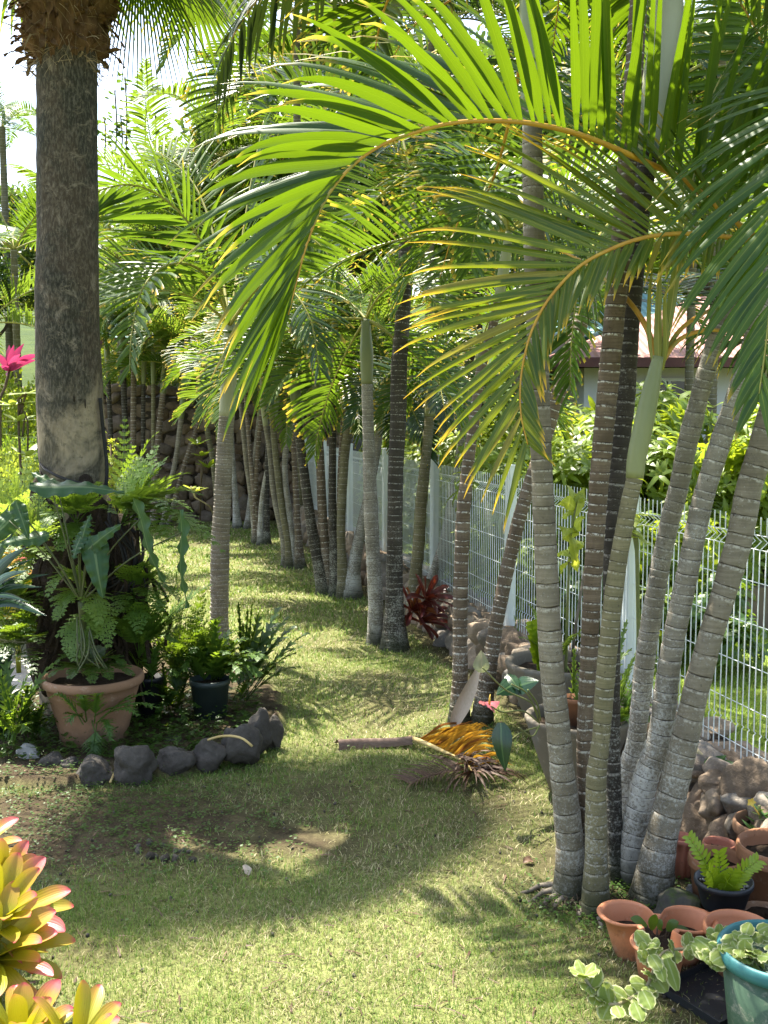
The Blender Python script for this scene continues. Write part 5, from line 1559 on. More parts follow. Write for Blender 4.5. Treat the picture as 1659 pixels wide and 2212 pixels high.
# frangipani-like seedlings near the wall: whorls of broad leaves on bare stems
def whorl(lb, pts, tips, L, w, mat, stem_r=.012, n=6, seed=1, name='leafy_seedling', cat='plant', grp=None, smat='twig', zup=.25):
    rng = random.Random(seed)
    b = V(pts[0]); root = thing(name, lb, cat, b, grp)
    ms, ml = MB(), MB()
    tube(ms, crv(pts, 14), stem_r, 6)
    for tp in tips:
        if tp is not pts[-1]:
            tube(ms, crv([V(pts[-2]), V(pts[-1]).lerp(V(tp), .4), V(tp)], 8), stem_r * .7, 6)
        a0 = rng.uniform(0, 6)
        for k in range(n):
            a = a0 + 2 * PI * k / n + rng.uniform(-.3, .3)
            d = V((math.cos(a), math.sin(a), rng.uniform(zup - .2, zup + .5))).normalized()
            l = L * rng.uniform(.75, 1.15)
            blade(ml, arc(V(tp), d, l, 6, .5), d.cross(V((0, 0, 1))).normalized(), lambda t: w * math.sin(PI * min(.985, .07 + t * .92)) ** .8, fold=.25, cols=2)
    obj('stem', ms, M[smat], root, b); obj('foliage', ml, M[mat], root, b)
YQ = 17
whorl('leafy green seedling with broad leaves before the far retaining wall', [G(432, 1142), W(434, 1050, YQ), W(437, 985, YQ)], [W(437, 985, YQ), W(425, 960, YQ), W(450, 1010, YQ)], .26, .045, 'bright', n=6, seed=3, zup=.4)
whorl('pale curved sapling with few leaves beside the lawn palm', [G(470, 1140), W(452, 1092, YQ - .5), W(425, 1080, YQ - .6), W(412, 1050, YQ - .6)], [W(412, 1055, YQ - .6), W(424, 1062, YQ - .6)], .22, .03, 'lemon', n=5, seed=4, smat='stem_pale')
# pink cordyline at the left edge
b = W(6, 1060, 9.5); b.z = 0
root = thing('cordyline', 'cordyline with vivid pink strap leaves on a thin stem, left of the old palm', 'plant', b)
ms, ml = MB(), MB(); rng = random.Random(6)
P = crv([b, W(0, 900, 9.5), W(14, 830, 9.5), W(20, 800, 9.5)], 14); tube(ms, P, .014, 6)
for (x, y, dY) in ((30, 745, 0), (52, 742, .05), (80, 768, 0), (60, 782, -.1), (6, 770, .1), (-12, 760, 0), (78, 778, .1), (44, 765, -.15), (2, 790, -.1), (20, 745, .1), (15, 812, -.12), (90, 765, -.05)):
    e = W(x, y, 9.5 + dY); d = e - P[-1]
    pts = crv([P[-1], P[-1].lerp(e, .5) + V((0, 0, d.length * .10)), e], 8)
    blade(ml, pts, d.cross(V((0, .9, .3))).normalized(), lambda t: .032 * math.sin(PI * min(.985, .12 + t * .88)), fold=.3, cols=2)
obj('stem', ms, M['twig'], root, b); obj('foliage', ml, M['cordy'], root, b)
# succulent-like upright leafy stems beside it
p0 = W(55, 1010, 8.8); p0.z = 0
whorl('leafy pale green stem climbing beside the old trunk on its left', [p0, W(40, 900, 8.8), W(58, 850, 8.8)], [W(28, 875, 8.8), W(40, 910, 8.8), W(55, 850, 8.8), W(48, 945, 8.8), W(60, 985, 8.8)], .20, .035, 'shrub_lt', n=5, seed=9)

# ------------------------------------------------------------------ ferns
def fern_frond(mb, P, W0, rng, n=11, up=V((0, 0, 1)), mi=0, droop=.05):
    """triangular lacy frond: tapering pinnae cut into toothed pinnules"""
    N = 26; Q = crv(P, N)
    tube(mb, Q, [.0035 * (1 - .7 * i / (N - 1)) for i in range(N)], 4, mi)
    L = sum((Q[i + 1] - Q[i]).length for i in range(N - 1))
    W0 = min(W0 * 1.1, .46 * L)
    for i in range(n):
        f = (i + .3) / n
        t = .26 + .74 * f ** .92; k = min(int(t * (N - 1)), N - 2)
        p = Q[k].lerp(Q[k + 1], t * (N - 1) - k); T = (Q[k + 1] - Q[k]).normalized()
        S = T.cross(up); S = S.normalized() if S.length > 1e-3 else V((1, 0, 0))
        Nn = S.cross(T)
        pl = W0 * (1 - f) ** .9 * rng.uniform(.9, 1.1) + .012
        for sd in (1, -1):
            d = (S * sd * .78 + T * .72 + Nn * rng.uniform(-.12, .22)).normalized()
            a = arc(p, d, pl, 8, droop + rng.uniform(.0, .25))
            m = max(3, min(6, int(pl / .022)))
            for j in range(m):
                g_ = (j + .45) / m
                u = g_ * 8; q = min(int(u), 7); c = a[q].lerp(a[q + 1], u - q); dd = (a[q + 1] - a[q]).normalized()
                s2 = dd.cross(Nn).normalized()
                ln = (.34 * pl * (1 - g_) ** .9 + .010) * rng.uniform(.85, 1.1)
                wd_ = .92 * pl / m + .001
                for s3 in (1, -1):
                    e = (s2 * s3 * .72 + dd * .70 + Nn * rng.uniform(-.1, .1)).normalized()
                    iv = [mb.vert(c - dd * wd_ * .5), mb.vert(c + e * ln * .55 - dd * wd_ * .55, .1, .5), mb.vert(c + e * ln, .5, 1), mb.vert(c + e * ln * .5 + dd * wd_ * .35, .9, .5), mb.vert(c + dd * wd_ * .35, .5, 0)]
                    mb.face(iv, mi)
def fern(lb, base, fr, mat, seed, cat='fern', grp=None, n=9, name='lacy_fern', stalk=True):
    """fr: list of (tip point, width, arch)"""
    rng = random.Random(seed); mb = MB(); base = V(base)
    for (tip, w0, ar) in fr:
        tip = V(tip); d = tip - base
        P = [base, base.lerp(tip, .35) + V((0, 0, ar * 1.0)), base.lerp(tip, .7) + V((0, 0, ar * .9)), tip]
        fern_frond(mb, P, w0, rng, n)
    return tag(obj(name, mb, M[mat], None, tuple(base)), lb, cat, grp)
FG = 'lacy ferns growing round the old palm'
def FP(x, y, Y): return W(x, y, Y)
fern('large light green lacy fern spreading right of the old trunk at mid height', FP(262, 1130, 6.5),
     [(FP(400, 1060, 6.2), .19, .06), (FP(395, 1130, 6.0), .20, .10), (FP(345, 1010, 6.5), .18, .02), (FP(470, 1180, 6.1), .15, .12), (FP(330, 1050, 6.0), .18, .05), (FP(300, 985, 6.8), .14, 0), (FP(420, 1105, 6.5), .16, .1), (FP(310, 1100, 5.9), .17, .08), (FP(375, 1165, 5.9), .15, .1), (FP(365, 985, 6.6), .2, .04), (FP(410, 1020, 6.4), .2, .06), (FP(440, 1070, 6.2), .19, .1), (FP(490, 1200, 6.0), .14, .16), (FP(360, 1100, 5.8), .17, .1), (FP(430, 1150, 5.9), .17, .12), (FP(340, 960, 6.8), .16, .02), (FP(385, 1200, 5.8), .15, .08)], 'fern', 301, grp=FG)
fern('pale lacy fern hanging down the dark roots above the terracotta pot', FP(190, 1290, 6.15),
     [(FP(100, 1290, 5.9), .12, .14), (FP(160, 1430, 5.85), .17, .02), (FP(235, 1400, 5.85), .13, .06), (FP(120, 1340, 5.9), .14, .1), (FP(215, 1350, 5.8), .13, .08), (FP(130, 1240, 6), .12, .05)], 'fern_light', 302, grp=FG)
fern('lacy fern on the upper root mass, under the cable', FP(165, 1130, 6.25),
     [(FP(110, 1060, 6), .13, .05), (FP(175, 1180, 5.9), .12, .05), (FP(215, 1040, 6.0), .12, .04), (FP(95, 1140, 5.9), .14, .08), (FP(130, 1190, 5.9), .13, .05), (FP(250, 1110, 5.9), .11, .06), (FP(60, 1075, 6.1), .14, .07), (FP(160, 1045, 6.1), .11, .03)], 'fern', 303, grp=FG)
fern('yellowish fern beside the old trunk at the left edge', FP(40, 1180, 6.9),
     [(FP(-60, 1080, 6.6), .2, .08), (FP(30, 1010, 6.9), .2, .02), (FP(80, 1040, 6.7), .16, .04), (FP(-30, 1150, 6.4), .2, .08), (FP(70, 1110, 6.4), .16, .08), (FP(-40, 1000, 7.1), .2, .05), (FP(15, 1090, 6.4), .18, .08), (FP(60, 985, 7.2), .15, .02)], 'fern_light', 304, grp=FG)
fern('fern low on the right side of the root mass', FP(290, 1290, 6.4),
     [(FP(360, 1250, 6.2), .13, .08), (FP(350, 1320, 6.1), .14, .08), (FP(270, 1220, 6.1), .12, .05), (FP(300, 1370, 6), .13, .06), (FP(390, 1300, 6.3), .13, .1), (FP(250, 1330, 6), .1, .06), (FP(330, 1210, 6.3), .13, .04)], 'fern', 305, grp=FG)
fern('fern spray of fresh green fronds in front of the thin palms', FP(265, 1110, 8.2), [(FP(270, 900, 8.4), .12, .05), (FP(345, 930, 8.2), .14, .12), (FP(330, 1000, 8), .14, .1), (FP(290, 960, 8.1), .1, .05)], 'fern', 306, grp=FG)
fern('dark fern in the shadow at the bottom left of the root mass', FP(40, 1420, 6.4),
     [(FP(-20, 1330, 6.2), .16, .06), (FP(60, 1310, 6.2), .14, .04), (FP(90, 1390, 6), .14, .08), (FP(0, 1430, 6), .16, .1), (FP(75, 1460, 5.9), .13, .08), (FP(30, 1350, 6), .14, .06)], 'fern_dark', 307, grp=FG)
fern('airy dark fern standing before the bright lawn beside the lawn palm', FP(400, 1480, 6.7),
     [(FP(345, 1290, 6.6), .16, .03), (FP(440, 1270, 6.6), .18, .03), (FP(380, 1230, 6.7), .17, .0), (FP(480, 1330, 6.5), .17, .06), (FP(330, 1370, 6.4), .15, .06), (FP(300, 1330, 6.5), .14, .05), (FP(420, 1330, 6.3), .16, .05)], 'fern_dark', 308, grp=FG)

fern('dense lacy fern between the root mass and the black nursery pot', FP(300, 1420, 6.35),
     [(FP(250, 1340, 6.1), .14, .08), (FP(330, 1330, 6.2), .15, .08), (FP(380, 1390, 6.2), .16, .1), (FP(400, 1240, 6.4), .17, .05), (FP(440, 1340, 6.3), .16, .1), (FP(460, 1260, 6.5), .17, .06), (FP(360, 1290, 6.2), .16, .05), (FP(300, 1300, 6.1), .14, .04)], 'fern', 309, grp=FG)
fern('lacy fern mass at the left edge above the tall green pot', FP(10, 1330, 6.6),
     [(FP(-40, 1230, 6.4), .18, .05), (FP(60, 1250, 6.4), .17, .05), (FP(90, 1330, 6.2), .16, .1), (FP(20, 1260, 6.3), .17, .04), (FP(70, 1390, 6.1), .15, .1), (FP(-20, 1390, 6.1), .17, .1), (FP(110, 1290, 6.3), .13, .08)], 'fern', 310, grp=FG)
# low leafy ground cover filling the bed between the pots
mb = MB(); rgc = random.Random(99)
for k in range(900):
    x, y = rgc.uniform(-10, 560), rgc.uniform(1490, 1640)
    p = G(x, y, .05)
    if not bool(in_poly(np.array([p.x]), np.array([p.y]), BED)[0]): continue
    hgt = rgc.uniform(.02, .12); a0 = rgc.uniform(0, 6)
    for j in range(4):
        a = a0 + j * 1.6; s_ = rgc.uniform(.02, .05)
        d = V((math.cos(a), math.sin(a), rgc.uniform(.0, .6)))
        blade(mb, arc(p + V((0, 0, hgt * rgc.random())), d, s_, 4, .6), V((-math.sin(a), math.cos(a), .1)), lambda t: s_ * .26 * math.sin(PI * min(.97, .1 + t * .88)), cols=2, fold=.2)
tag(obj('bed_ground_cover', mb, M['fern_dark']), kind='stuff')
fern('lacy fern filling the terracotta pot round the philodendron stem', FP(195, 1448, 6.0),
     [(FP(120, 1430, 5.9), .10, .06), (FP(270, 1435, 5.9), .10, .06), (FP(150, 1465, 5.78), .08, .05), (FP(240, 1468, 5.78), .08, .05), (FP(200, 1475, 5.74), .08, .05), (FP(290, 1460, 5.9), .09, .06), (FP(105, 1462, 5.85), .08, .05), (FP(230, 1400, 6.1), .1, .04), (FP(140, 1400, 6.1), .1, .04)], 'fern_dark', 317, grp=FG)
fern('bright lacy fern reaching in front of the old trunk foot on its left', FP(75, 1200, 6.3),
     [(FP(20, 1130, 6.2), .16, .06), (FP(110, 1120, 6.1), .14, .04), (FP(60, 1090, 6.3), .15, .02), (FP(10, 1200, 6), .16, .08), (FP(100, 1210, 5.9), .13, .06), (FP(40, 1260, 5.9), .14, .08), (FP(85, 1060, 6.4), .13, .02)], 'fern_light', 318, grp=FG)
# lobed (wart) ferns
def lobed(mb, P, hw, rng, nl=8, up=V((0, 0, 1))):
    N = 40; Q = crv(P, N)
    L = sum((Q[i + 1] - Q[i]).length for i in range(N - 1))
    tube(mb, Q, [.004 * (1 - .7 * i / (N - 1)) for i in range(N)], 4)
    ts = .26
    for sd in (1, -1):
        for i in range(nl):
            t = ts + (1 - ts) * (i + .4 + (.25 if sd > 0 else 0)) / nl
            k = min(int(t * (N - 1)), N - 2); T = (Q[k + 1] - Q[k]).normalized(); p = Q[k]
            S = T.cross(up); S = S.normalized() if S.length > 1e-3 else V((1, 0, 0)); Nn = S.cross(T)
            l = hw * (1.1 - .75 * (t - ts) / (1 - ts)) * rng.uniform(.85, 1.15)
            d = (S * sd * .74 + T * .68 + Nn * rng.uniform(-.1, .2)).normalized()
            w = .30 * L * (1 - ts) / nl
            blade(mb, arc(p - d * .004, d, l, 6, rng.uniform(.1, .6)), T, lambda q: w * (1.25 - .45 * q if q < .12 else (1.18 - .8 * q) * (1.06 - q ** 3)), fold=.12, cols=2, wave=.003, rng=rng)
        a = Q[int(ts * N):]
    blade(mb, Q[int(.30 * N):], Q[20] .cross(up) if False else (Q[21] - Q[20]).cross(up).normalized(), lambda q: .30 * hw * (.35 + .5 * q if q < .5 else .6 * (1 - q) + .02) + .004, fold=.12, cols=2)
def lobed_fern(lb, base, tips, mat, seed, hw=.075, grp=None, nl=8):
    rng = random.Random(seed); mb = MB(); base = V(base)
    for (tip, ar) in tips:
        tip = V(tip)
        b = base + V((rng.uniform(-.05, .05), rng.uniform(-.05, .05), 0))
        lobed(mb, [b, b.lerp(tip, .35) + V((0, 0, ar)), b.lerp(tip, .72) + V((0, 0, ar * 1.0)), tip], hw * rng.uniform(.85, 1.15), rng, nl)
    return tag(obj('lobed_fern', mb, M[mat], None, tuple(base)), lb, 'fern', grp)
LF = 'lobed wart ferns in the planting bed'
rg = random.Random(12)
pot_c = G(448, 1560); YB = pot_c.y + .12
tips = [(W(448 + 125 * math.cos(a) * q, 1425 - 75 * math.sin(a) * q + 45 * (1 - q), YB + rg.uniform(-.4, .25)), .06 + .06 * rg.random()) for a, q in [(rg.uniform(-.8, 3.9), rg.uniform(.4, 1.15)) for _ in range(46)]]
lobed_fern('bushy lobed fern with glossy light green fronds in the dark green pot', W(448, 1490, YB), tips, 'fern', 401, .11, LF)
tips = [(W(x, y, YB + .25 + d), .05) for x, y, d in [(668, 1365, 0), (640, 1350, .1), (655, 1395, -.1), (625, 1330, .1), (640, 1410, -.1), (600, 1345, .2), (615, 1430, -.15), (585, 1390, 0), (650, 1440, -.1), (560, 1330, .2), (600, 1460, -.2), (575, 1440, -.1), (620, 1375, .15), (540, 1480, -.25), (560, 1400, .1), (605, 1310, .15)]]
lobed_fern('lobed fern silhouetted against the sunny lawn, spiky finger-like fronds', W(520, 1510, YB + .15), tips, 'fern_dark', 402, .12, LF, 7)
tips = [(W(x, y, YB + .3), .02) for x, y in [(535, 1315), (545, 1300), (560, 1320), (525, 1345), (515, 1300), (570, 1350)]]
lobed_fern('upright narrow stalks of dark fern leaves behind the silhouetted fern', W(535, 1480, YB + .35), tips, 'fern_dark', 403, .045, LF, 8)
tips = [(W(x, y, YB - .1 + d), .06) for x, y, d in [(350, 1430, 0), (380, 1500, -.2), (340, 1540, -.3), (410, 1480, 0), (330, 1480, -.2), (400, 1560, -.3), (360, 1390, .2), (380, 1350, .3), (430, 1530, -.2)]]
lobed_fern('darker lobed fern low in the bed between the two big pots', W(375, 1545, YB - .05), tips, 'fern_dark', 404, .10, LF)
pp = W(205, 1555, G(190, 1630).y - .03)
tips = [(W(x, y, pp.y - .1 + d), ar) for x, y, d, ar in [(345, 1530, -.02, .05), (355, 1505, .1, .06), (200, 1650, -.06, .03), (240, 1600, -.1, .05), (150, 1560, -.05, .04), (300, 1545, -.08, .05), (175, 1510, -.1, .06), (110, 1505, .0, .06), (215, 1500, -.06, .05), (225, 1660, -.04, .0)]]
lobed_fern('light green ferns drooping across the front of the terracotta pot', pp + V((0, -.05, 0)), tips, 'fern', 405, .095, LF, 9)
tips = [(W(x, y, 5.9 + d), .06) for x, y, d in [(70, 1450, 0), (120, 1430, .1), (40, 1500, -.1), (-10, 1440, 0), (20, 1540, -.2), (90, 1490, -.1), (55, 1580, -.25), (-20, 1560, -.2), (10, 1400, .2)]]
lobed_fern('lobed fern in front of the tall green pot at the left edge', W(20, 1600, 5.85), tips, 'fern', 406, .11, LF)

for lb_, bx, by, bY, tl_, mt_, sd_ in [
    ('leafy lobed fern sprouting left of the terracotta pot', 70, 1600, 6.0, [(20, 1500), (60, 1480), (105, 1520), (120, 1560), (40, 1560), (95, 1590), (10, 1590), (75, 1540)], 'fern_dark', 421),
    ('lobed fern arching over the black nursery pot', 320, 1480, 6.5, [(270, 1410), (300, 1390), (340, 1395), (370, 1420), (385, 1460), (360, 1380), (310, 1430)], 'fern', 422),
    ('lobed fern at the foot of the single lawn palm', 470, 1470, 7.0, [(430, 1390), (455, 1370), (490, 1385), (515, 1400), (530, 1430), (420, 1430), (500, 1360)], 'fern_dark', 423)]:
    lobed_fern(lb_, W(bx, by, bY), [(W(x, y, bY - .1), .06) for x, y in tl_], mt_, sd_, .11, LF)
# ------------------------------------------------------------------ philodendron with arrow-shaped leaves in the terracotta pot
def arrow_leaf(mb, tip, ba, w, nrm, rng, fold=.28, lobe=.3):
    """ba = petiole joint, tip = leaf tip, basal lobes run back past the joint"""
    ba, tip = V(ba), V(tip); d = (tip - ba); L = d.length; d.normalize()
    n = V(nrm); s = d.cross(n).normalized(); n = s.cross(d)
    b2 = ba - d * L * lobe
    pts = crv([b2, ba, ba.lerp(tip, .5) + n * L * .05, tip - n * L * .02], 22)
    def prof(t):
        x = (t - .2) / .8
        if t < .2: return w * (.25 + .70 * math.sin(t / .2 * PI / 2))
        return w * (1 - x ** 1.25) ** .75 * (.95 if x > .02 else .95) + .002
    blade(mb, pts, s, prof, fold=fold, cols=6, wave=.014, rng=rng, wk=5)
root = None
rng = random.Random(500)
pc = W(190, 1455, 6.0)
root = thing('philodendron', 'philodendron with big blue-green arrow-shaped wavy leaves in the terracotta pot', 'plant', pc)
ml, ms = MB(), MB()
ctr = W(176, 1300, 5.95)
tube(ms, crv([pc, W(182, 1380, 6.0), ctr], 10), .022, 8)
for (jx, jy, tx, ty, dj, dt, w, nn) in [
    (110, 1052, 268, 1062, -.1, -.15, .062, (0, -.75, .66)),
    (125, 1055, 66, 1018, 0, .05, .05, (.3, -.7, .6)),
    (204, 1188, 222, 1292, -.15, -.2, .085, (.1, -1, .2)),
    (200, 1178, 262, 1132, -.15, -.2, .05, (.1, -1, .4)),
    (172, 1165, 158, 1208, -.12, -.18, .05, (-.4, -1, .3)),
    (178, 1160, 196, 1110, -.12, -.1, .04, (-.3, -1, .2)),
    (303, 1120, 356, 1268, -.2, -.25, .062, (-.75, -.65, .1)),
    (392, 1150, 402, 1314, -.2, -.25, .060, (-.8, -.6, .1)),
    (20, 1125, -40, 1190, 0, -.1, .07, (.3, -.9, .4)),
    (40, 1100, 62, 1165, -.1, -.15, .05, (.3, -.9, .3)),
    (80, 1160, -10, 1180, -.1, -.2, .05, (0, -.8, .5))]:
    j = W(jx, jy, 5.95 + dj); t = W(tx, ty, 5.95 + dt)
    arrow_leaf(ml, t, j, w, nn, rng)
    mid = ctr.lerp(j, .5) + V((0, -.03, .05))
    tube(ms, crv([ctr, mid, j], 12), [.0065 - .003 * i / 11 for i in range(12)], 6)
for k in range(10):
    p = W(rng.uniform(165, 195), rng.uniform(1330, 1390), 5.93)
    e = W(rng.uniform(150, 250), rng.uniform(1440, 1462), 5.9 - rng.random() * .1)
    tube(ms, crv([p, p.lerp(e, .5) + V((rng.uniform(-.03, .06), -.04, 0)), e], 10), .005, 5)
obj('stem', ms, M['stem_dark'], root, pc); obj('foliage', ml, M['philo'], root, pc)
# broad strap leaves at the left edge, in front of the sunny bromeliads
mb = MB(); rng = random.Random(51)
bb = W(-60, 1320, 6.0)
for (x, y, w, dY) in [(58, 1180, .045, 0), (105, 1240, .028, .1), (60, 1232, .03, -.1), (100, 1330, .03, -.1), (90, 1268, .022, 0), (30, 1150, .05, .1), (62, 1300, .02, -.1), (20, 1090, .045, .2), (75, 1205, .02, .1)]:
    e = W(x, y, 5.9 + dY); d = e - bb
    blade(mb, crv([bb, bb.lerp(e, .5) + V((0, 0, .07)), e], 12), d.cross(V((0, -.8, .6))).normalized(), lambda t: w * math.sin(PI * min(.985, .15 + t * .85)), fold=.3, cols=2)
tag(obj('strap_leaf_plant', mb, M['philo_dk'], None, tuple(bb)), 'plant with dark glossy strap leaves reaching in at the left edge', 'plant')
# ------------------------------------------------------------------ pots
def pot(lb, c, prof, mats, n=56, name='flower_pot', soil=None, seed=1, grp=None, cat='flower pot', wob=.008, tilt=None):
    """prof outer profile from the foot up, over the rim and down inside"""
    root = thing(name, lb, cat, c, grp)
    r = random.Random(seed)
    mb = MB(); lathe(mb, prof, c, n, wob=wob, rng=r)
    obj('body', mb, mats, root, c)
    if soil:
        rs, zs = soil
        mb = MB(); ctr = mb.vert(V(c) + V((0, 0, zs)))
        prev = None; rows = []
        for q in (.33, .66, 1.0):
            row = []
            for k in range(28):
                a = 2 * PI * k / 28
                row.append(mb.vert(V(c) + V((rs * q * math.cos(a), rs * q * math.sin(a), zs + r.uniform(-.008, .008)))))
            rows.append(row)
        for k in range(28):
            mb.face((ctr, rows[0][k], rows[0][(k + 1) % 28]))
            for a_, b_ in zip(rows[:-1], rows[1:]): mb.face((a_[k], b_[k], b_[(k + 1) % 28], a_[(k + 1) % 28]))
        obj('soil', mb, M['soil'], root, c)
    return root
# big weathered terracotta pot on the left
fr = G(196, 1632); pc = V((W(201, 1560, fr.y + .18).x, fr.y + .20, .02))
k = px(pc.y)
rt, rb, hh = 110 * k, 71 * k, .42
pot('big weathered terracotta pot with a rounded rim, standing behind the edging rocks', pc,
    [(rb, 0), (rb * 1.015, 0.0112), (rb + (rt - rb) * .10, 0.0930), (rb + (rt - rb) * .12, 0.0967), (rb + (rt - rb) * .135, 0.1042), (rb + (rt - rb) * .60, 0.3069), (rb + (rt - rb) * .63, 0.3116), (rb + (rt - rb) * .66, 0.3208), (rb + (rt - rb) * .72, 0.3581), (rt * .955, 0.3646), (rt * .99, 0.3739), (rt * 1.0, 0.3906), (rt * .995, 0.4092), (rt * .97, 0.4213), (rt * .93, 0.4232), (rt * .90, 0.4092), (rt * .86, 0.3534), (rt * .8, 0.2790)],
    M['terracotta'], 72, soil=(rt * .88, .365), seed=3)
# black nursery pot behind it
pc2 = V((W(322, 1470, 6.55).x, 6.55, .03)); k = px(6.55)
pot('black nursery pot standing behind the big terracotta pot', pc2, [(24 * k, 0), (30 * k, .25), (32 * k, .252), (32 * k, .275), (29.5 * k, .278), (28 * k, .22)], M['black_pot'], 40, soil=(28.5 * k, .24), seed=4)
# dark green nursery pot of the fern
fr = G(448, 1577); pc3 = V((fr.x, fr.y + .12, .02)); k = px(pc3.y)
pot('dark green nursery pot holding the bushy lobed fern', pc3, [(34 * k, 0), (42 * k, .25), (45 * k, .252), (45 * k, .285), (42 * k, .288), (40 * k, .22)], M['dgreen_pot'], 44, soil=(40.5 * k, .25), seed=5)
# tall green pot cut by the left edge
pc4 = V((W(-18, 1600, 6.1).x, 6.1, .0)); k = px(6.1)
pot('tall plain green pot at the left edge, half hidden by fern', pc4, [(36 * k, 0), (46 * k, .52), (49 * k, .525), (49 * k, .56), (46 * k, .563), (42 * k, .45)], M['green_pot'], 44, soil=(44 * k, .5), seed=6)
# the two big grey planters behind the clump
def bowl(lb, xc, yc, Yd, wpx, h, seed):
    c = V((W(xc, yc, Yd).x, Yd, 0)); r = wpx / 2 * px(Yd)
    pot(lb, c, [(r * .50, 0), (r * .53, .015), (r * .66, h * .28), (r * .80, h * .55), (r * .92, h * .80), (r * .985, h * .93), (r * 1.0, h * .965), (r * .99, h * .99), (r * .965, h), (r * .90, h * .995), (r * .87, h * .96), (r * .84, h * .86), (r * .78, h * .7)], M['grey_pot'], 72, name='grey_planter', soil=(r * .83, h * .86), seed=seed, cat='planter', grp='big grey planters')
    return c, r
g1, gr1 = bowl('front grey bowl planter standing right behind the ringed trunks', 1247, 1600, 5.32, 232, .41, 11)
g2, gr2 = bowl('rear grey planter with a thick pale rim lit by the sun', 1205, 1480, 6.3, 232, .47, 12)
g1 = g1 + V((0, 0, -.09)); g2 = g2 + V((0, 0, -.15))
# small red-brown pot standing in the planter
c = V((W(1241, 1560, 5.36).x, 5.36, .345)); k = px(5.36)
pot('small red-brown plastic pot standing inside the front grey planter', c, [(22 * k, 0), (27 * k, .13), (29 * k, .132), (29 * k, .155), (27 * k, .156), (25 * k, .11)], M['terra_old'], 32, soil=(25.5 * k, .13), seed=13)
# plants growing in the planters
def pinnate(mb, P, ll, lw, n, rng, up=V((0, 0, 1)), mi=0, rad=.004, ms=None, ang=55, fold=.2):
    N = 24; Q = crv(P, N)
    tube(ms or mb, Q, [rad * (1 - .7 * i / (N - 1)) for i in range(N)], 6, mi if ms is None else 0)
    for i in range(n):
        t = .14 + .86 * (i + .5) / n; k = min(int(t * (N - 1)), N - 2); T = (Q[k + 1] - Q[k]).normalized()
        S = T.cross(up).normalized(); Nn = S.cross(T); p = Q[k].lerp(Q[k + 1], t * (N - 1) - k)
        for sd in (1, -1):
            d = (S * sd * math.sin(math.radians(ang)) + T * math.cos(math.radians(ang)) + Nn * rng.uniform(.05, .35)).normalized()
            l = ll * rng.uniform(.85, 1.1) * (1 - .45 * abs(t - .45))
            blade(mb, arc(p, d, l, 6, .25), (T - d * T.dot(d)).normalized(), lambda q: lw * math.sin(PI * min(.98, .08 + q * .9)) ** .85, fold=fold * sd, cols=2, mi=mi)
rng = random.Random(21)
fern('curly light green fern growing in the rear grey planter', g2 + V((-.05, -.05, .55)), [(g2 + V((a, b, c_)), .055, .06) for a, b, c_ in [(-.27, -.14, .80), (-.16, -.2, .86), (-.05, -.2, .80), (-.2, -.1, 1.0), (.1, -.2, .84), (.2, -.15, .9)]], 'fern_light', 311, n=15)
mb = MB()
for (x, y, x2, y2) in [(1163, 1450, 1148, 1348), (1168, 1450, 1160, 1370), (1176, 1452, 1170, 1395)]:
    pinnate(mb, [W(x, y, 6.25), W((x + x2) / 2 + 2, (y + y2) / 2, 6.23), W(x2, y2, 6.21)], .07, .022, 9, rng, up=V((.2, -1, .2)), rad=.008, ang=40)
tag(obj('zz_plant', mb, M['zz'], None, tuple(W(1168, 1455, 6.25))), 'upright yellow-green leafy stems in the rear grey planter, left of the grey trunk', 'plant')
lobed_fern('ferny plants filling the front grey planter behind the trunks', g1 + V((.12, 0, .42)), [(g1 + V((a, b, c_)), .05) for a, b, c_ in [(.0, .0, .95), (.1, .1, 1.0), (.2, .05, .95), (.32, 0, .85), (.36, .15, .8), (.25, -.1, .75), (.12, -.12, .82), (.3, .2, .98), (.05, .2, .9), (.2, .2, .7)]], 'fern_light', 312, .06, None, 9)
fern('lacy fern spilling over the right side of the front grey planter', g1 + V((.18, -.05, .42)), [(g1 + V((a, b, c_)), .10, .06) for a, b, c_ in [(.34, -.22, .62), (.42, -.05, .7), (.22, -.3, .55), (.46, .1, .8), (.30, -.1, .9), (.40, -.18, .48)]], 'fern', 313)
lobed_fern('fresh green ferns rising from the front grey planter between brown and leaning trunks', g1 + V((.05, .08, .40)), [(W(x, y, 5.45 + d), .05) for x, y, d in [(1240, 1400, 0), (1255, 1430, .1), (1225, 1440, 0), (1340, 1420, .1), (1360, 1450, 0), (1350, 1500, -.1), (1330, 1460, .1), (1345, 1540, -.15), (1245, 1480, -.1), (1300, 1410, .2), (1365, 1400, .2)]], 'fern_light', 316, .07, None, 9)
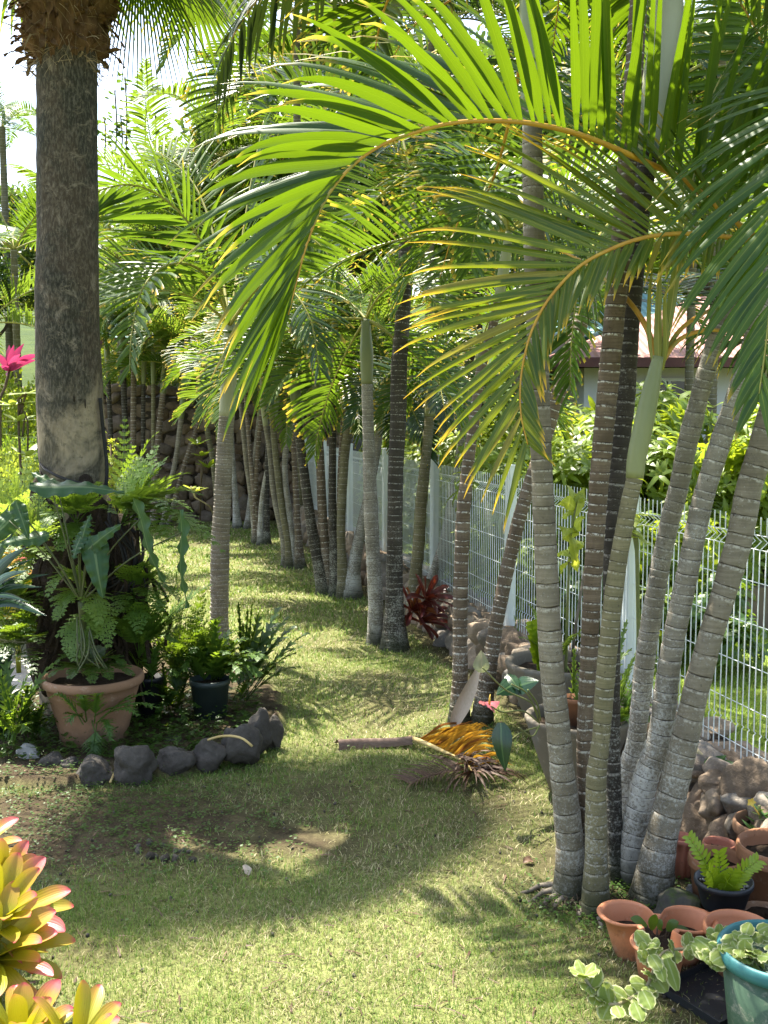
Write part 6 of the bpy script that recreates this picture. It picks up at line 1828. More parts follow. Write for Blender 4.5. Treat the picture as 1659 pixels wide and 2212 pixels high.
# lemon-leaved plant behind the brown trunk, in front of the fence
rng = random.Random(23)
b = W(1222, 1440, 6.3); b.z = .0
root = thing('lemon_leaf_plant', 'plant with large lemon-green leaves standing between the grey and brown trunks by the fence', 'plant', b)
ms, ml = MB(), MB()
tube(ms, crv([b, W(1226, 1300, 6.25), W(1235, 1150, 6.2), W(1246, 1085, 6.2)], 16), [.012 - .006 * i / 15 for i in range(16)], 6)
for (x0, y0, x, y, w) in [(1246, 1085, 1222, 1046, .055), (1240, 1120, 1262, 1052, .05), (1244, 1100, 1205, 1090, .06), (1236, 1150, 1264, 1118, .06), (1232, 1170, 1205, 1136, .055), (1234, 1190, 1262, 1172, .06), (1232, 1200, 1203, 1200, .055), (1230, 1150, 1246, 1215, .05), (1246, 1085, 1268, 1080, .045), (1238, 1110, 1216, 1120, .05), (1240, 1105, 1230, 1062, .04), (1236, 1140, 1214, 1166, .045), (1234, 1160, 1252, 1148, .04), (1232, 1200, 1248, 1236, .04), (1232, 1210, 1212, 1240, .04)]:
    a_, e = W(x0, y0, 6.2), W(x, y, 6.2 + rng.uniform(-.12, .12)); d = e - a_
    blade(ml, crv([a_, a_.lerp(e, .5) + V((0, -.02, .03)), e], 9), d.cross(V((rng.uniform(-1.2, 1.2), -.7, rng.uniform(-.3, .9)))).normalized(), lambda t: w * .72 * math.sin(PI * min(.985, .08 + t * .91)) ** 1.1, fold=.25, cols=4, wave=.010, rng=rng)
obj('stem', ms, M['stem'], root, b); obj('foliage', ml, M['lemon'], root, b)
b = W(1390, 1300, 6.0); b.z = 0
whorl('sprig of yellow-green leaves in front of the fence post', [b, W(1376, 1200, 6), W(1370, 1150, 6)], [W(1372, 1110, 6.0), W(1380, 1160, 6.0), W(1362, 1140, 6.0)], .14, .028, 'lemon', n=4, seed=24, name='lemon_leaf_plant', smat='stem', zup=-.2)
b = W(1105, 1300, 8.0); b.z = 0
fern('small fern-leaved weed growing up the mesh left of the grey trunk', b, [(W(1150, 1190, 8), .05, .02), (W(1130, 1180, 8), .05, .0), (W(1146, 1250, 8), .05, .03)], 'fern_light', 314)
# thin grey stick leaning at the fence
mb = MB(); tube(mb, crv([G(1232, 1500), W(1240, 1380, 6.4), W(1262, 1235, 6.5)], 10), .010, 7)
tag(obj('garden_stick', mb, M['root_grey'], None, tuple(G(1232, 1500))), 'thin grey stick leaning on the fence behind the brown trunk', 'stick')

# anthurium in the front planter: heart leaves, pink spathe
rng = random.Random(26)
b = W(1160, 1560, 5.1)
root = thing('anthurium', 'anthurium with heart-shaped leaves and one pink flower reaching out of the grey planter', 'plant', b)
ms, ml, mf, mp = MB(), MB(), MB(), MB()
def heart(mb, j, tip, w, nrm, cup=.0, cols=6):
    j, tip = V(j), V(tip); d = tip - j; L = d.length; d.normalize(); n = V(nrm); s = d.cross(n).normalized(); n = s.cross(d)
    pts = crv([j - d * L * .22, j.lerp(tip, .35) + n * L * .05, tip - n * L * .04], 18)
    blade(mb, pts, s, lambda t: w * (math.sin(min(1, t / .30) * PI / 2) ** .5 * (1 - max(0, (t - .30) / .70) ** 1.6) if t > 0 else .35), fold=.18, cols=cols, cup=cup, wave=.003, rng=rng)
Yd = 5.05
stalks = [((1164, 1556), (1140, 1500), (1105, 1478)), ((1164, 1560), (1150, 1520), (1092, 1490), (1042, 1442)), ((1166, 1562), (1130, 1536), (1085, 1538), (1062, 1526)), ((1166, 1566), (1150, 1590), (1120, 1572)), ((1168, 1556), (1160, 1520), (1140, 1490)), ((1166, 1570), (1130, 1580), (1096, 1600), (1080, 1572))]
for s in stalks:
    tube(ms, crv([W(x, y, Yd - .06 * i) for i, (x, y) in enumerate(s)], 16), .0042, 6)
heart(ml, W(1112, 1478, Yd), W(1072, 1500, Yd - .08), .055, (.1, -.7, .7))
heart(ml, W(1120, 1482, Yd), W(1164, 1470, Yd - .05), .050, (.1, -.75, .65))
heart(ml, W(1100, 1462, Yd + .03), W(1122, 1490, Yd - .05), .035, (.2, -.9, .4))
heart(ml, W(1083, 1580, Yd - .2), W(1090, 1668, Yd - .25), .055, (-.5, -.85, .1))
heart(mf, W(1040, 1444, Yd - .15), W(1040, 1404, Yd - .12), .042, (.2, -.95, .2))
heart(mp, W(1058, 1524, Yd - .15), W(1040, 1513, Yd - .22), .050, (.05, -.35, .93), cup=.25)
heart(mp, W(1056, 1522, Yd - .15), W(1080, 1514, Yd - .1), .034, (.05, -.35, .93), cup=.2)
obj('stem', ms, M['stem'], root, b); obj('foliage', ml, M['philo_dk'], root, b)
o = obj('leaf', mf, M['pale_spathe'], root, b); o['label'] = 'pale greenish pink old leaf'
o = obj('flower', mp, M['pink'], root, b); o['label'] = 'pink waxy flower'
mb = MB(); tube(mb, [W(1057, 1522, Yd - .17), W(1058, 1510, Yd - .18), W(1059, 1500, Yd - .18)], [.006, .005, .002], 8); obj('spadix', mb, M['yellow'], o, b)

# ------------------------------------------------------------------ pale bract and fallen frond
rng = random.Random(61)
b = G(980, 1592)
mb = MB()
P = crv([b + V((0, 0, .01)), W(984, 1556, b.y + .03), W(1003, 1515, b.y + .06), W(1026, 1462, b.y + .08), W(1036, 1432, b.y + .08)], 18)
blade(mb, P, V((1, .1, .2)), lambda t: .045 * math.sin(PI * min(.985, .12 + t * .86)) ** 1.1 + .002, fold=.0, cols=8, cup=-.9, wave=.006, rng=rng, wk=2)
tag(obj('palm_bract', mb, M['bract'], None, tuple(b)), 'pale papery palm bract propped upright before the slim palm', 'palm bract')
zf = .035
root = thing('fallen_frond', 'dead palm frond lying on the lawn, brown stalk and orange to dark brown leaflets', 'palm frond', tuple(G(890, 1598)))
mb = MB()
P = crv([G(730, 1600, zf + .03), G(780, 1597, zf + .02), G(840, 1596, zf + .02), G(890, 1592, zf + .03)], 20)
for sgn in (1,):
    blade(mb, P, V((0, 1, .25)), lambda t: .040 * (1 - .25 * t), fold=0, cols=10, cup=-1.1)
    blade(mb, [p + V((0, 0, .003)) for p in P], V((0, 1, .25)), lambda t: .034 * (1 - .25 * t), fold=0, cols=8, cup=-.95)
obj('sheath', mb, M['sheath_br'], root, root.location)
RP = [G(885, 1593, .05), G(920, 1606, .06), G(955, 1622, .07), G(985, 1636, .08), G(1010, 1652, .075), G(1020, 1668, .06)]
mb = MB(); Q = crv(RP, 30)
tube(mb, Q, [.017 - .012 * i / 29 for i in range(30)], 8)
ra = obj('rachis', mb, M['dry_yellow'], root, root.location)
mb = MB()
for i in range(44):
    t = (i + .5) / 44; p = Q[min(29, int(3 + t * 25))]
    e = V(W(1010 + 75 * t + rng.uniform(-18, 18), 1572 + 80 * t ** 1.3 - 30 * math.sin(PI * t) + rng.uniform(-10, 10), p.y + .25 - .15 * t + rng.uniform(-.08, .1)))
    m = p.lerp(e, .5) + V((rng.uniform(-.02, .02), 0, .05 * rng.random()))
    pts = crv([p, m, e, e + V((rng.uniform(0, .04), 0, -rng.uniform(.0, .04)))], 12)
    pts = [V((q.x, q.y, max(q.z, .02))) for q in pts]
    w = rng.uniform(.007, .013)
    blade(mb, pts, V((.3, .1, .9)), lambda q: w * (.5 + .5 * min(1, q * 4)) * max(.04, 1 - q ** 2.5), fold=.4, cols=2, wave=.003, rng=rng, wk=3)
o = obj('leaflets', mb, M['dry_orange'], root, root.location); o['label'] = 'orange dry leaflets folded upward'
mb = MB()
for i in range(56):
    t = (i + .5) / 56
    p = Q[min(29, int(20 + t * 9))] if i % 2 else Q[29]
    a = rng.uniform(-2.5, .5) if i % 3 else rng.uniform(-.4, .8)
    L = rng.uniform(.18, .34) * (1 if a < 0 else .8)
    d = V((math.cos(a), math.sin(a) * .9, rng.uniform(.1, .5)))
    pts = [V((q.x, q.y, max(q.z, .012))) for q in arc(p, d, L, 9, 1.2)]
    w = rng.uniform(.006, .011)
    blade(mb, pts, V((-math.sin(a), math.cos(a), .4)).normalized(), lambda q: w * (.6 + .4 * min(1, q * 4)) * max(.04, 1 - q ** 2), fold=.5, cols=2, wave=.003, rng=rng, wk=3)
# the small second midrib of the dark leaflets, lying toward the lawn
P2 = crv([G(1000, 1660, .06), G(960, 1668, .05), G(915, 1680, .04), G(885, 1692, .02)], 20)
tube(mb, P2, .006, 6)
for i in range(36):
    k = min(19, int(i / 36 * 20)); p = P2[k]; T = (P2[min(19, k + 1)] - P2[max(0, k - 1)]).normalized(); sd = 1 if i % 2 else -1
    S = T.cross(V((0, 0, 1)))
    d = S * sd * .8 + T * .55 + V((0, 0, .38))
    L = rng.uniform(.17, .27) * (1 - .3 * k / 20)
    pts = [V((q.x, q.y, max(q.z, .012))) for q in arc(p, d, L, 7, .7)]
    w = rng.uniform(.005, .008)
    blade(mb, pts, T, lambda q: w * max(.04, 1 - q ** 2), fold=.5, cols=2)
o = obj('leaflets', mb, M['dry_brown'], root, root.location); o['label'] = 'dark brown dry leaflets spread on the grass'

# ------------------------------------------------------------------ dark red bromeliad at the mossy trunk, plus roots
def rosette(mb, c, n, L, w, rng, tilt=(.2, 1.1), axis=V((0, 0, 1)), droop=.5, cup=.35, tipf=1.0, seg=9, flat=.0):
    q0 = V((0, 0, 1)).rotation_difference(axis)
    for i in range(n):
        a = i * 2.39996 + rng.uniform(-.2, .2); f = i / n
        el = tilt[1] + (tilt[0] - tilt[1]) * f + rng.uniform(-.12, .12)
        d = q0 @ V((math.cos(a) * math.cos(el), math.sin(a) * math.cos(el), math.sin(el)))
        l = L * (.65 + .35 * (1 - abs(f - .45))) * rng.uniform(.85, 1.12)
        s = d.cross(q0 @ V((0, 0, 1))).normalized()
        ww = w * rng.uniform(.85, 1.12)
        pts = arc(V(c) + d * .015, d, l, seg, droop * rng.uniform(.5, 1.4), 1.3)
        def prof(t):
            k_ = ww * (.58 + .42 * math.sin(PI * min(1, t * 1.1) * .62))
            if t > .70: k_ *= max(.05, (1 - ((t - .70) / .30) ** 2.4)) ** .62
            return k_
        blade(mb, pts, s, prof, cols=4, cup=-cup)
rng = random.Random(71)
b = G(905, 1392)
mb = MB()
for dx, dz, n in ((.02, .22, 16), (.14, .32, 16), (.10, .12, 14)):
    c = W(884, 1345, b.y - .05) + V((dx, 0, dz - .12))
    rosette(mb, c, n, .27, .028, rng, (.0, 1.2), V((.55, -.35, .7)).normalized(), 1.0, .4)
tag(obj('bromeliad', mb, M['brom_red'], None, tuple(b)), 'dark red bromeliad clump at the foot of the dark mossy trunk', 'bromeliad')

# bright yellow-pink bromeliads at the lower left
BG = 'yellow and pink bromeliads at the lower left'
def brom(lb, x, y, Yd, n, L, w, tilt, axis, seed, z=None, droop=.45):
    rng = random.Random(seed); c = W(x, y, Yd); mb = MB()
    rosette(mb, c, n, L, w, rng, tilt, V(axis).normalized(), droop, .45, seg=20)
    tube(mb, [V((c.x, c.y, -.02)), c], .02, 6)
    tag(obj('bromeliad', mb, M['brom'], None, (c.x, c.y, 0)), lb, 'bromeliad', BG)
brom('topmost bright pink-tipped bromeliad of the heap at the left edge', -10, 1935, 3.42, 26, .185, .031, (.05, 1.25), (.25, -.3, .9), 801)
brom('yellow bromeliad with spreading leaves in the middle of the heap at the left edge', -15, 2000, 3.22, 28, .25, .034, (-.15, 1.1), (.35, -.25, .85), 802)
brom('lowest yellow-green bromeliad of the heap, leaves close to the grass', -20, 2075, 3.10, 28, .245, .034, (-.3, 1.0), (.35, -.2, .85), 803)
brom('pink-tipped bromeliad cut by the bottom edge, nearest of all', 40, 2275, 2.72, 22, .19, .030, (.0, 1.3), (.15, -.1, 1), 804)
brom('orange-pink bromeliad at the bottom edge beside the sunny grass', 160, 2290, 2.66, 14, .20, .026, (.2, 1.2), (.3, .1, .9), 805)
brom('single-leaved pale yellow bromeliad reaching in above the heap', -80, 1870, 3.6, 9, .28, .030, (.3, .9), (.25, -.1, .9), 806)
brom('sunny yellow and pink bromeliad behind the old palm roots at the left edge', 35, 1290, 7.6, 24, .30, .045, (.0, 1.2), (.1, -.3, .9), 807)
brom('orange bromeliad at the left edge behind the strap leaves', -10, 1230, 8.0, 22, .30, .045, (.0, 1.2), (.1, -.3, .9), 808)

# ------------------------------------------------------------------ bottom right: pots and plants
PG = 'terracotta pots in the corner by the stone wall'
# trefoil planter: three round lobes around a centre
def trefoil(lb, c, ro, rl, h, rot, mat):
    root = thing('trefoil_planter', lb, 'planter', c)
    def outline(s, grow=0.0):
        pts = []
        for k in range(96):
            a = 2 * PI * k / 96
            # union of three circles, smoothed
            best = 0
            acc = 0
            for j in range(3):
                th = rot + j * 2 * PI / 3
                cx, cy = ro * math.cos(th), ro * math.sin(th)
                b = cx * math.cos(a) + cy * math.sin(a)
                disc = rl * rl - (cx * cx + cy * cy - b * b)
                r = b + math.sqrt(disc) if disc > 0 else 0
                acc += max(0, r) ** 9
            r = max(acc ** (1 / 9), rl * .72)
            r = (r + grow) * s
            pts.append((r * math.cos(a), r * math.sin(a)))
        return pts
    mb = MB(); rings = []
    for s, g, z in ((.74, -.01, 0), (.76, -.006, .006), (.88, -.004, h * .55), (.97, -.004, h * .90), (1, .0, h * .905), (1, .010, h * .92), (1, .014, h * .955), (1, .010, h * .985), (1, .002, h), (1, -.006, h * .99), (.985, -.008, h * .93), (.94, -.012, h * .70), (.90, -.014, h * .52)):
        rings.append([mb.vert(V(c) + V((x, y, z)), i / 96, z) for i, (x, y) in enumerate(outline(s, g))])
    for a_, b_ in zip(rings[:-1], rings[1:]):
        for k in range(96): mb.face((a_[k], a_[(k + 1) % 96], b_[(k + 1) % 96], b_[k]))
    mb.face(rings[0][::-1])
    obj('body', mb, M[mat], root, c)
    mb = MB(); i = [mb.vert(V(c) + V((x, y, h * .55))) for x, y in outline(.91, -.014)]
    ce = mb.vert(V(c) + V((0, 0, h * .58)))
    for k in range(96): mb.face((ce, i[k], i[(k + 1) % 96]))
    obj('soil', mb, M['soil'], root, c)
    return root
tc = V((W(1420, 2040, 3.57).x, 3.57, .0))
trefoil('three-lobed orange terracotta planter in the lower right corner', tc, .128, .096, .155, math.radians(258), 'terra_new')
# round terracotta bowl with holes
bc = V((W(1592, 2080, 3.5).x, 3.5, 0)); r = 75 * px(3.5)
rb_ = pot('round orange terracotta orchid pot with drainage holes in its side', bc, [(r * .58, 0), (r * .60, .008), (r * .90, .145), (r * .97, .15), (r * 1.02, .156), (r * 1.02, .178), (r * .98, .186), (r * .93, .183), (r * .90, .16), (r * .82, .10)], M['terra_new'], 56, soil=(r * .86, .13), seed=31, grp=PG)
mb = MB(); rng = random.Random(32)
for a, z, s in [(-2.3, .07, .011), (-2.0, .05, .010), (-1.75, .09, .010), (-2.15, .11, .009), (-1.5, .05, .010)]:
    rr = r * (.60 + .30 * z / .145); p = bc + V((rr * math.cos(a), rr * math.sin(a), z))
    rock(mb, p, (s, s, s), rng, 2, 0, .15, Matrix.Identity(3))
obj('drainage_hole', mb, M['black_pot'], rb_, bc)
# teal-rimmed green pot
tc2 = V((W(1680, 2110, 3.02).x, 3.02, 0)); r = 134 * px(3.0)
root = thing('flower_pot', 'green plastic pot with a teal rim cut by the lower right corner', 'flower pot', tc2, None)
mb = MB(); lathe(mb, [(r * .70, 0), (r * .73, .01), (r * .92, .315)], tc2, 64); obj('body', mb, M['green_pot'], root, tc2)
mb = MB(); lathe(mb, [(r * .925, .313), (r * .985, .316), (r * 1.01, .332), (r * 1.0, .352), (r * .96, .362), (r * .91, .356), (r * .885, .32), (r * .83, .22)], tc2, 64); obj('rim', mb, M['teal_rim'], root, tc2)
mb = MB(); lathe(mb, [(r * .87, .30), (r * .4, .31), (.001, .315)], tc2, 32); obj('soil', mb, M['soil'], root, tc2)
# black pot on an upturned pot
bp = V((W(1562, 1950, 3.74).x, 3.74, 0)); k = px(3.74)
pot('upturned dark pot serving as a stand under the black bowl', bp, [(52 * k, 0), (50 * k, .004), (36 * k, .12), (33 * k, .128), (.001, .13)], M['black_pot'], 40, seed=35, cat='pot stand', name='pot_stand')
bp2 = bp + V((0, 0, .131))
pot('shallow black plastic bowl with white pebbles, holding the yellow-green leafy plant', bp2, [(44 * k, 0), (47 * k, .01), (59 * k, .088), (63 * k, .09), (64.5 * k, .10), (64 * k, .112), (60 * k, .113), (57 * k, .08)], M['black_pot'], 56, soil=(57 * k, .085), seed=36)
mb = MB(); rng = random.Random(37)
for kk in range(46):
    a = rng.uniform(0, 2 * PI); q = math.sqrt(rng.random()) * 54 * k; s = rng.uniform(.004, .010)
    rock(mb, bp2 + V((q * math.cos(a), q * math.sin(a), .088 + s * .4)), (s, s, s * .7), rng, 1, 0, .3)
tag(obj('white_pebbles', mb, M['rock_pale'], None, tuple(bp2)), 'scattered white pebbles on the soil of the black bowl', 'pebbles', kind='stuff')
mb, ms = MB(), MB(); rng = random.Random(38)
base = bp2 + V((.0, 0, .08))
for (x0, x, y, dY, n) in [(1552, 1486, 1806, .02, 11), (1558, 1638, 1858, -.02, 10), (1550, 1552, 1838, -.03, 8), (1562, 1585, 1880, -.05, 6), (1545, 1530, 1880, -.06, 6), (1560, 1570, 1905, -.06, 5)]:
    a_ = W(x0, 1958, 3.72); e = W(x, y, 3.72 + dY); m = a_.lerp(e, .45) + V((0, -.01, .045))
    pinnate(mb, [a_, m, e], .050, .0080, n + 3, rng, up=V((.1, -.8, .6)), rad=.006, ms=ms, ang=50)
root = thing('zz_plant', 'yellow-green plant with arching stems of paired pointed leaflets in the black bowl', 'plant', base)
obj('stem', ms, M['zz'], root, base); obj('foliage', mb, M['zz'], root, base)
# other pots in the corner
def simple_pot(lb, x, yb, Yd, w, h, mat, seed, top=1.0, bot=.72, grp=PG, n=44, rim=.22, ribs=0):
    c = V((W(x, yb, Yd).x, Yd, 0)); r = w / 2 * px(Yd)
    return c, r, pot(lb, c, [(r * bot, 0), (r * (bot + .02), .006), (r * (bot + (.93 - bot) * .95), h * (1 - rim)), (r * .985, h * (1 - rim) + .004), (r, h * (1 - rim) + .012), (r, h * .96), (r * .97, h), (r * .92, h), (r * .89, h * .9), (r * .84, h * .6)], M[mat], n, soil=(r * .86, h * .8), seed=seed, grp=grp)
simple_pot('terracotta pot just behind the black bowl on its left', 1545, 1930, 4.0, 122, .22, 'terra_old', 41)
simple_pot('low pinkish terracotta saucer pot at the right edge behind the orchid pot', 1655, 2035, 3.72, 140, .11, 'terracotta', 42)
simple_pot('wide brown terracotta pot at the right edge, stacked highest', 1680, 1985, 3.95, 190, .29, 'terra_old', 43)
simple_pot('terracotta pot behind the wide brown one, holding the stiff dark plant', 1660, 1900, 4.3, 160, .24, 'terracotta', 44)
simple_pot('terracotta pot in the shade against the stone wall', 1552, 1870, 4.2, 72, .19, 'terra_pink', 45)
# fluted pink planter standing on edge
c = V((W(1470, 1935, 4.28).x, 4.30, 0)); mb = MB()
rings = []
for z, rr in ((0, .042), (.008, .045), (.10, .050), (.150, .054), (.155, .060), (.172, .060), (.175, .053), (.13, .047)):
    rings.append([mb.vert(c + V((rr * (1 + .10 * math.cos(8 * 2 * PI * k / 64) * (z < .151)) * math.cos(2 * PI * k / 64), rr * (1 + .10 * math.cos(8 * 2 * PI * k / 64) * (z < .151)) * math.sin(2 * PI * k / 64), z))) for k in range(64)])
for a_, b_ in zip(rings[:-1], rings[1:]):
    for q in range(64): mb.face((a_[q], a_[(q + 1) % 64], b_[(q + 1) % 64], b_[q]))
tag(obj('flower_pot', mb, M['terra_pink'], None, tuple(c)), 'pink fluted plastic pot squeezed beside the stoutest trunk', 'flower pot', PG)
# broken shard leaning
mb = MB(); R = Matrix.Rotation(.6, 3, 'Y') @ Matrix.Rotation(.3, 3, 'X')
blade(mb, crv([W(1572, 1880, 4.18), W(1600, 1858, 4.16), W(1626, 1838, 4.14)], 10), V((.3, .2, .9)), lambda t: .035 + .01 * math.sin(t * 5), cols=6, cup=.5)
blade(mb, crv([W(1572, 1880, 4.2), W(1600, 1858, 4.18), W(1626, 1838, 4.16)], 10), V((.3, .2, .9)), lambda t: .033 + .01 * math.sin(t * 5), cols=6, cup=.5)
tag(obj('pot_shard', mb, M['terracotta'], None, tuple(G(1600, 1930))), 'curved broken terracotta shard lying on the pots by the wall', 'pot shard')
# stiff dark plant at the right edge with small yellow flower
rng = random.Random(46); b = W(1655, 1855, 4.3); ms, ml = MB(), MB()
for (x, y) in [(1640, 1740), (1662, 1760), (1628, 1790), (1680, 1730), (1650, 1800), (1672, 1800)]:
    e = W(x, y, 4.27 + rng.uniform(-.05, .05)); P = crv([b, b.lerp(e, .5) + V((rng.uniform(-.02, .02), 0, 0)), e], 12)
    tube(ms, P, .007, 6)
    for kk in range(16):
        p = P[3 + kk * 8 // 16]; a = kk * 2.4; d = V((math.cos(a), math.sin(a), .55))
        blade(ml, arc(p, d, .075, 5, .2), d.cross(V((0, 0, 1))).normalized(), lambda t: .011 * math.sin(PI * min(.97, .15 + t * .85)), fold=.25, cols=2)
root = thing('stiff_leaved_plant', 'stiff dark green leafy plant with a tiny yellow flower at the right edge', 'plant', b)
obj('stem', ms, M['stem'], root, b); obj('foliage', ml, M['zz_dk'], root, b)
mb = MB(); f0 = W(1622, 1732, 4.25)
for kk in range(5):
    a = kk * 2 * PI / 5; d = V((math.cos(a), -.4, math.sin(a)))
    blade(mb, arc(f0, d, .022, 3, 0), d.cross(V((0, -1, 0))).normalized(), lambda t: .009 * math.sin(PI * min(.95, .2 + t * .8)), cols=2)
tube(mb, crv([W(1640, 1760, 4.27), W(1630, 1745, 4.26), f0], 6), .003, 5)
obj('flower', mb, M['yellow'], root, b)
b = W(1590, 1860, 4.75); b.z = .12
whorl('small seedling with a browning leaf in front of the stone wall', [b, W(1590, 1820, 4.75), W(1592, 1798, 4.75)], [W(1592, 1798, 4.75), W(1584, 1820, 4.74), W(1580, 1800, 4.76)], .06, .016, 'shrub_lt', n=5, seed=47, stem_r=.004, smat='stem', name='seedling')
# round-leaved plant with a pink stem on the wall
b = W(1535, 1650, 4.85)
root = thing('succulent', 'thick-stemmed plant with glossy round leaves growing over the stone wall', 'plant', b)
ms, ml = MB(), MB(); rng = random.Random(48)
tube(ms, crv([W(1500, 1615, 4.95), W(1515, 1630, 4.9), W(1545, 1650, 4.86), W(1560, 1658, 4.84)], 12), .011, 7)
tube(ms, crv([W(1550, 1652, 4.85), W(1548, 1690, 4.84), W(1552, 1730, 4.84)], 10), .014, 7)
for (x, y, x2, y2, w) in [(1532, 1645, 1525, 1672, .022), (1545, 1650, 1568, 1632, .028), (1558, 1655, 1606, 1655, .034), (1550, 1655, 1540, 1680, .026), (1556, 1655, 1580, 1645, .03), (1535, 1640, 1560, 1660, .03)]:
    heart(ml, W(x, y, 4.85), W(x2, y2, 4.8), w, (.1, -.7, .7))
obj('stem', ms, M['stem_pale'], root, b); obj('foliage', ml, M['philo'], root, b)
# mossy rock
bedrock('low mossy rock between the clump and the trefoil planter', 1468, 1972, 128, 74, 'rock_moss', 51, 1.0, None, 'mossy_rock', yb=2010)
bedrock('pale rounded stone wedged between the leaning trunks at their feet', 1352, 1848, 34, 44, 'rock_pale', 52, 1.0, None, 'stone', yb=1880)
bedrock('white stone chip between the pink fluted pot and the black bowl', 1499, 1925, 30, 26, 'rock_pale', 53, 1.0, None, 'stone', yb=1940)
# black tray under the orchid pot
mb = MB(); R = Matrix.Rotation(.55, 3, 'Z'); c = V((W(1560, 2170, 3.32).x, 3.36, 0))
box(mb, (-.16, -.14, .002), (.16, .14, .010), 0, R, c)
for q in (((-.16, -.14, .0101), (.16, -.132, .03)), ((-.16, .132, .0101), (.16, .14, .03)), ((-.16, -.1319, .0101), (-.152, .1319, .03)), ((.152, -.1319, .0101), (.16, .1319, .03))): box(mb, q[0], q[1], 0, R, c)
tag(obj('plant_tray', mb, M['black_pot'], None, tuple(c), smooth=False), 'flat black plastic tray under the orchid pot', 'tray')
# seedlings in the trefoil planter
rng = random.Random(54); b = tc + V((0, .05, .11)); ms, ml = MB(), MB()
for (x, y, x2, y2, x3, y3, w) in [(1407, 2040, 1398, 2000, 1362, 1984, .018), (1412, 2040, 1420, 2005, 1432, 1998, .022), (1432, 2036, 1440, 2010, 1466, 1992, .020), (1432, 2036, 1450, 2005, 1498, 2020, .017), (1412, 2040, 1408, 2010, 1416, 1975, .018)]:
    a_, m, e = W(x, y, tc.y + .03), W(x2, y2, tc.y + .02), W(x3, y3, tc.y)
    tube(ms, crv([a_, a_.lerp(m, .5) + V((.004, 0, 0)), m], 8), .003, 5)
    d = e - m; blade(ml, crv([m, m.lerp(e, .5) + V((0, 0, .008)), e], 8), d.cross(V((0, -.7, .7))).normalized(), lambda t: w * math.sin(PI * min(.98, .06 + t * .93)) ** .8, fold=.25, cols=2)
for x in (1406, 1432):
    for kk in range(12):
        p = W(x + rng.uniform(-5, 5), 2052 - rng.random() * 30, tc.y + .03)
        tube(ms, [p, p + V((rng.uniform(-.02, .02), rng.uniform(-.02, .02), rng.uniform(.0, .03)))], .0022, 4)
root = thing('seedling', 'two dark stubby seedlings with drooping leaves in the trefoil planter', 'plant', b)
obj('stem', ms, M['twig'], root, b); obj('foliage', ml, M['shrub'], root, b)
# variegated oregano trailing out of the teal pot over the trefoil planter
rng = random.Random(56)
b = tc2 + V((-.08, .05, .32))
root = thing('trailing_plant', 'trailing plant with fuzzy pale-edged round leaves, creeping from the teal pot to the grass', 'plant', b)
ms, ml = MB(), MB()
Yq = tc.y - .12
paths = [[(1640, 2080, 3.05), (1560, 2050, 3.15), (1490, 2050, 3.3), (1450, 2052, 3.3), (1428, 2062, 3.28), (1412, 2095, 3.22), (1392, 2135, 3.17), (1330, 2170, 3.12), (1290, 2150, 3.14), (1258, 2105, 3.15)],
         [(1660, 2100, 3.0), (1600, 2062, 3.0), (1550, 2060, 3.05), (1520, 2070, 3.05)], [(1640, 2070, 3.1), (1590, 2040, 3.2), (1550, 2035, 3.25)], [(1400, 2080, 3.18), (1395, 2060, 3.22), (1410, 2040, 3.25)]]
def fuzzy(j, d, up, L, w):
    d = V(d).normalized(); s = d.cross(V(up)).normalized()
    pts = arc(V(j), d, L, 10, .35)
    blade(ml, pts, s, lambda t: w * math.sin(PI * min(.97, .10 + t * .88)) ** .6 * (1 + .06 * math.sin(t * 40)), fold=.12, cols=6, cup=.16, wave=.0025, rng=rng, wk=3)
for ip, p in enumerate(paths):
    Q = crv([W(*q) for q in p], 40)
    Q = [V((q.x, q.y, max(q.z, .03))) for q in Q]
    tube(ms, Q, .0055, 6)
    n = [17, 9, 6, 3][ip]
    for i in range(n):
        t = (i + .5) / n; k = min(38, int(t * 39)); T = (Q[k + 1] - Q[k]).normalized(); S = T.cross(V((0, -.5, .85))).normalized(); up = S.cross(T)
        big = 1.0 + .35 * (t > .5)
        for j in range(3):
            a = i * 1.57 + j * 2.1 + rng.uniform(-.4, .4)
            d = S * math.cos(a) + up * (abs(math.sin(a)) * .8) + T * rng.uniform(.1, .7) + V((0, -.35, 0))
            L = .046 * rng.uniform(.65, 1.25) * big
            if Q[k].z < .07 and d.z < 0: d.z = abs(d.z)
            fuzzy(Q[k], d, V((rng.uniform(-.3, .3), -.55, .8)), L, L * .46)
for (x, y, x2, y2, w, Yd) in [(1440, 2070, 1466, 2140, .026, 3.16), (1420, 2075, 1436, 2120, .022, 3.15), (1405, 2062, 1428, 2095, .024, 3.17), (1388, 2140, 1408, 2178, .030, 3.08), (1370, 2165, 1388, 2205, .028, 3.06), (1330, 2172, 1342, 2195, .024, 3.07)]:
    j, e = W(x, y, Yd), W(x2, y2, Yd - .05); d = e - j
    fuzzy(j, d, V((.1, -.9, .3)), d.length, w)
for kk in range(7):
    a = kk * .9; fuzzy(Q[0] if False else W(1262, 2108, 3.14), (math.cos(a), math.sin(a) * .6, .55), (0, 0, 1), .055, .022)
for kk in range(46):
    a = rng.uniform(0, 2 * PI); q = rng.uniform(.2, .85) * 134 * px(3.0)
    c_ = tc2 + V((q * math.cos(a), q * math.sin(a), .34 + rng.random() * .05)); fuzzy(c_, (math.cos(a * 3.1), math.sin(a * 3.1) - .3, rng.uniform(.1, .7)), (0, -.4, .9), .05 * rng.uniform(.7, 1.2), .023)
obj('stem', ms, M['stem_pale'], root, b); obj('foliage', ml, M['oreg'], root, b)
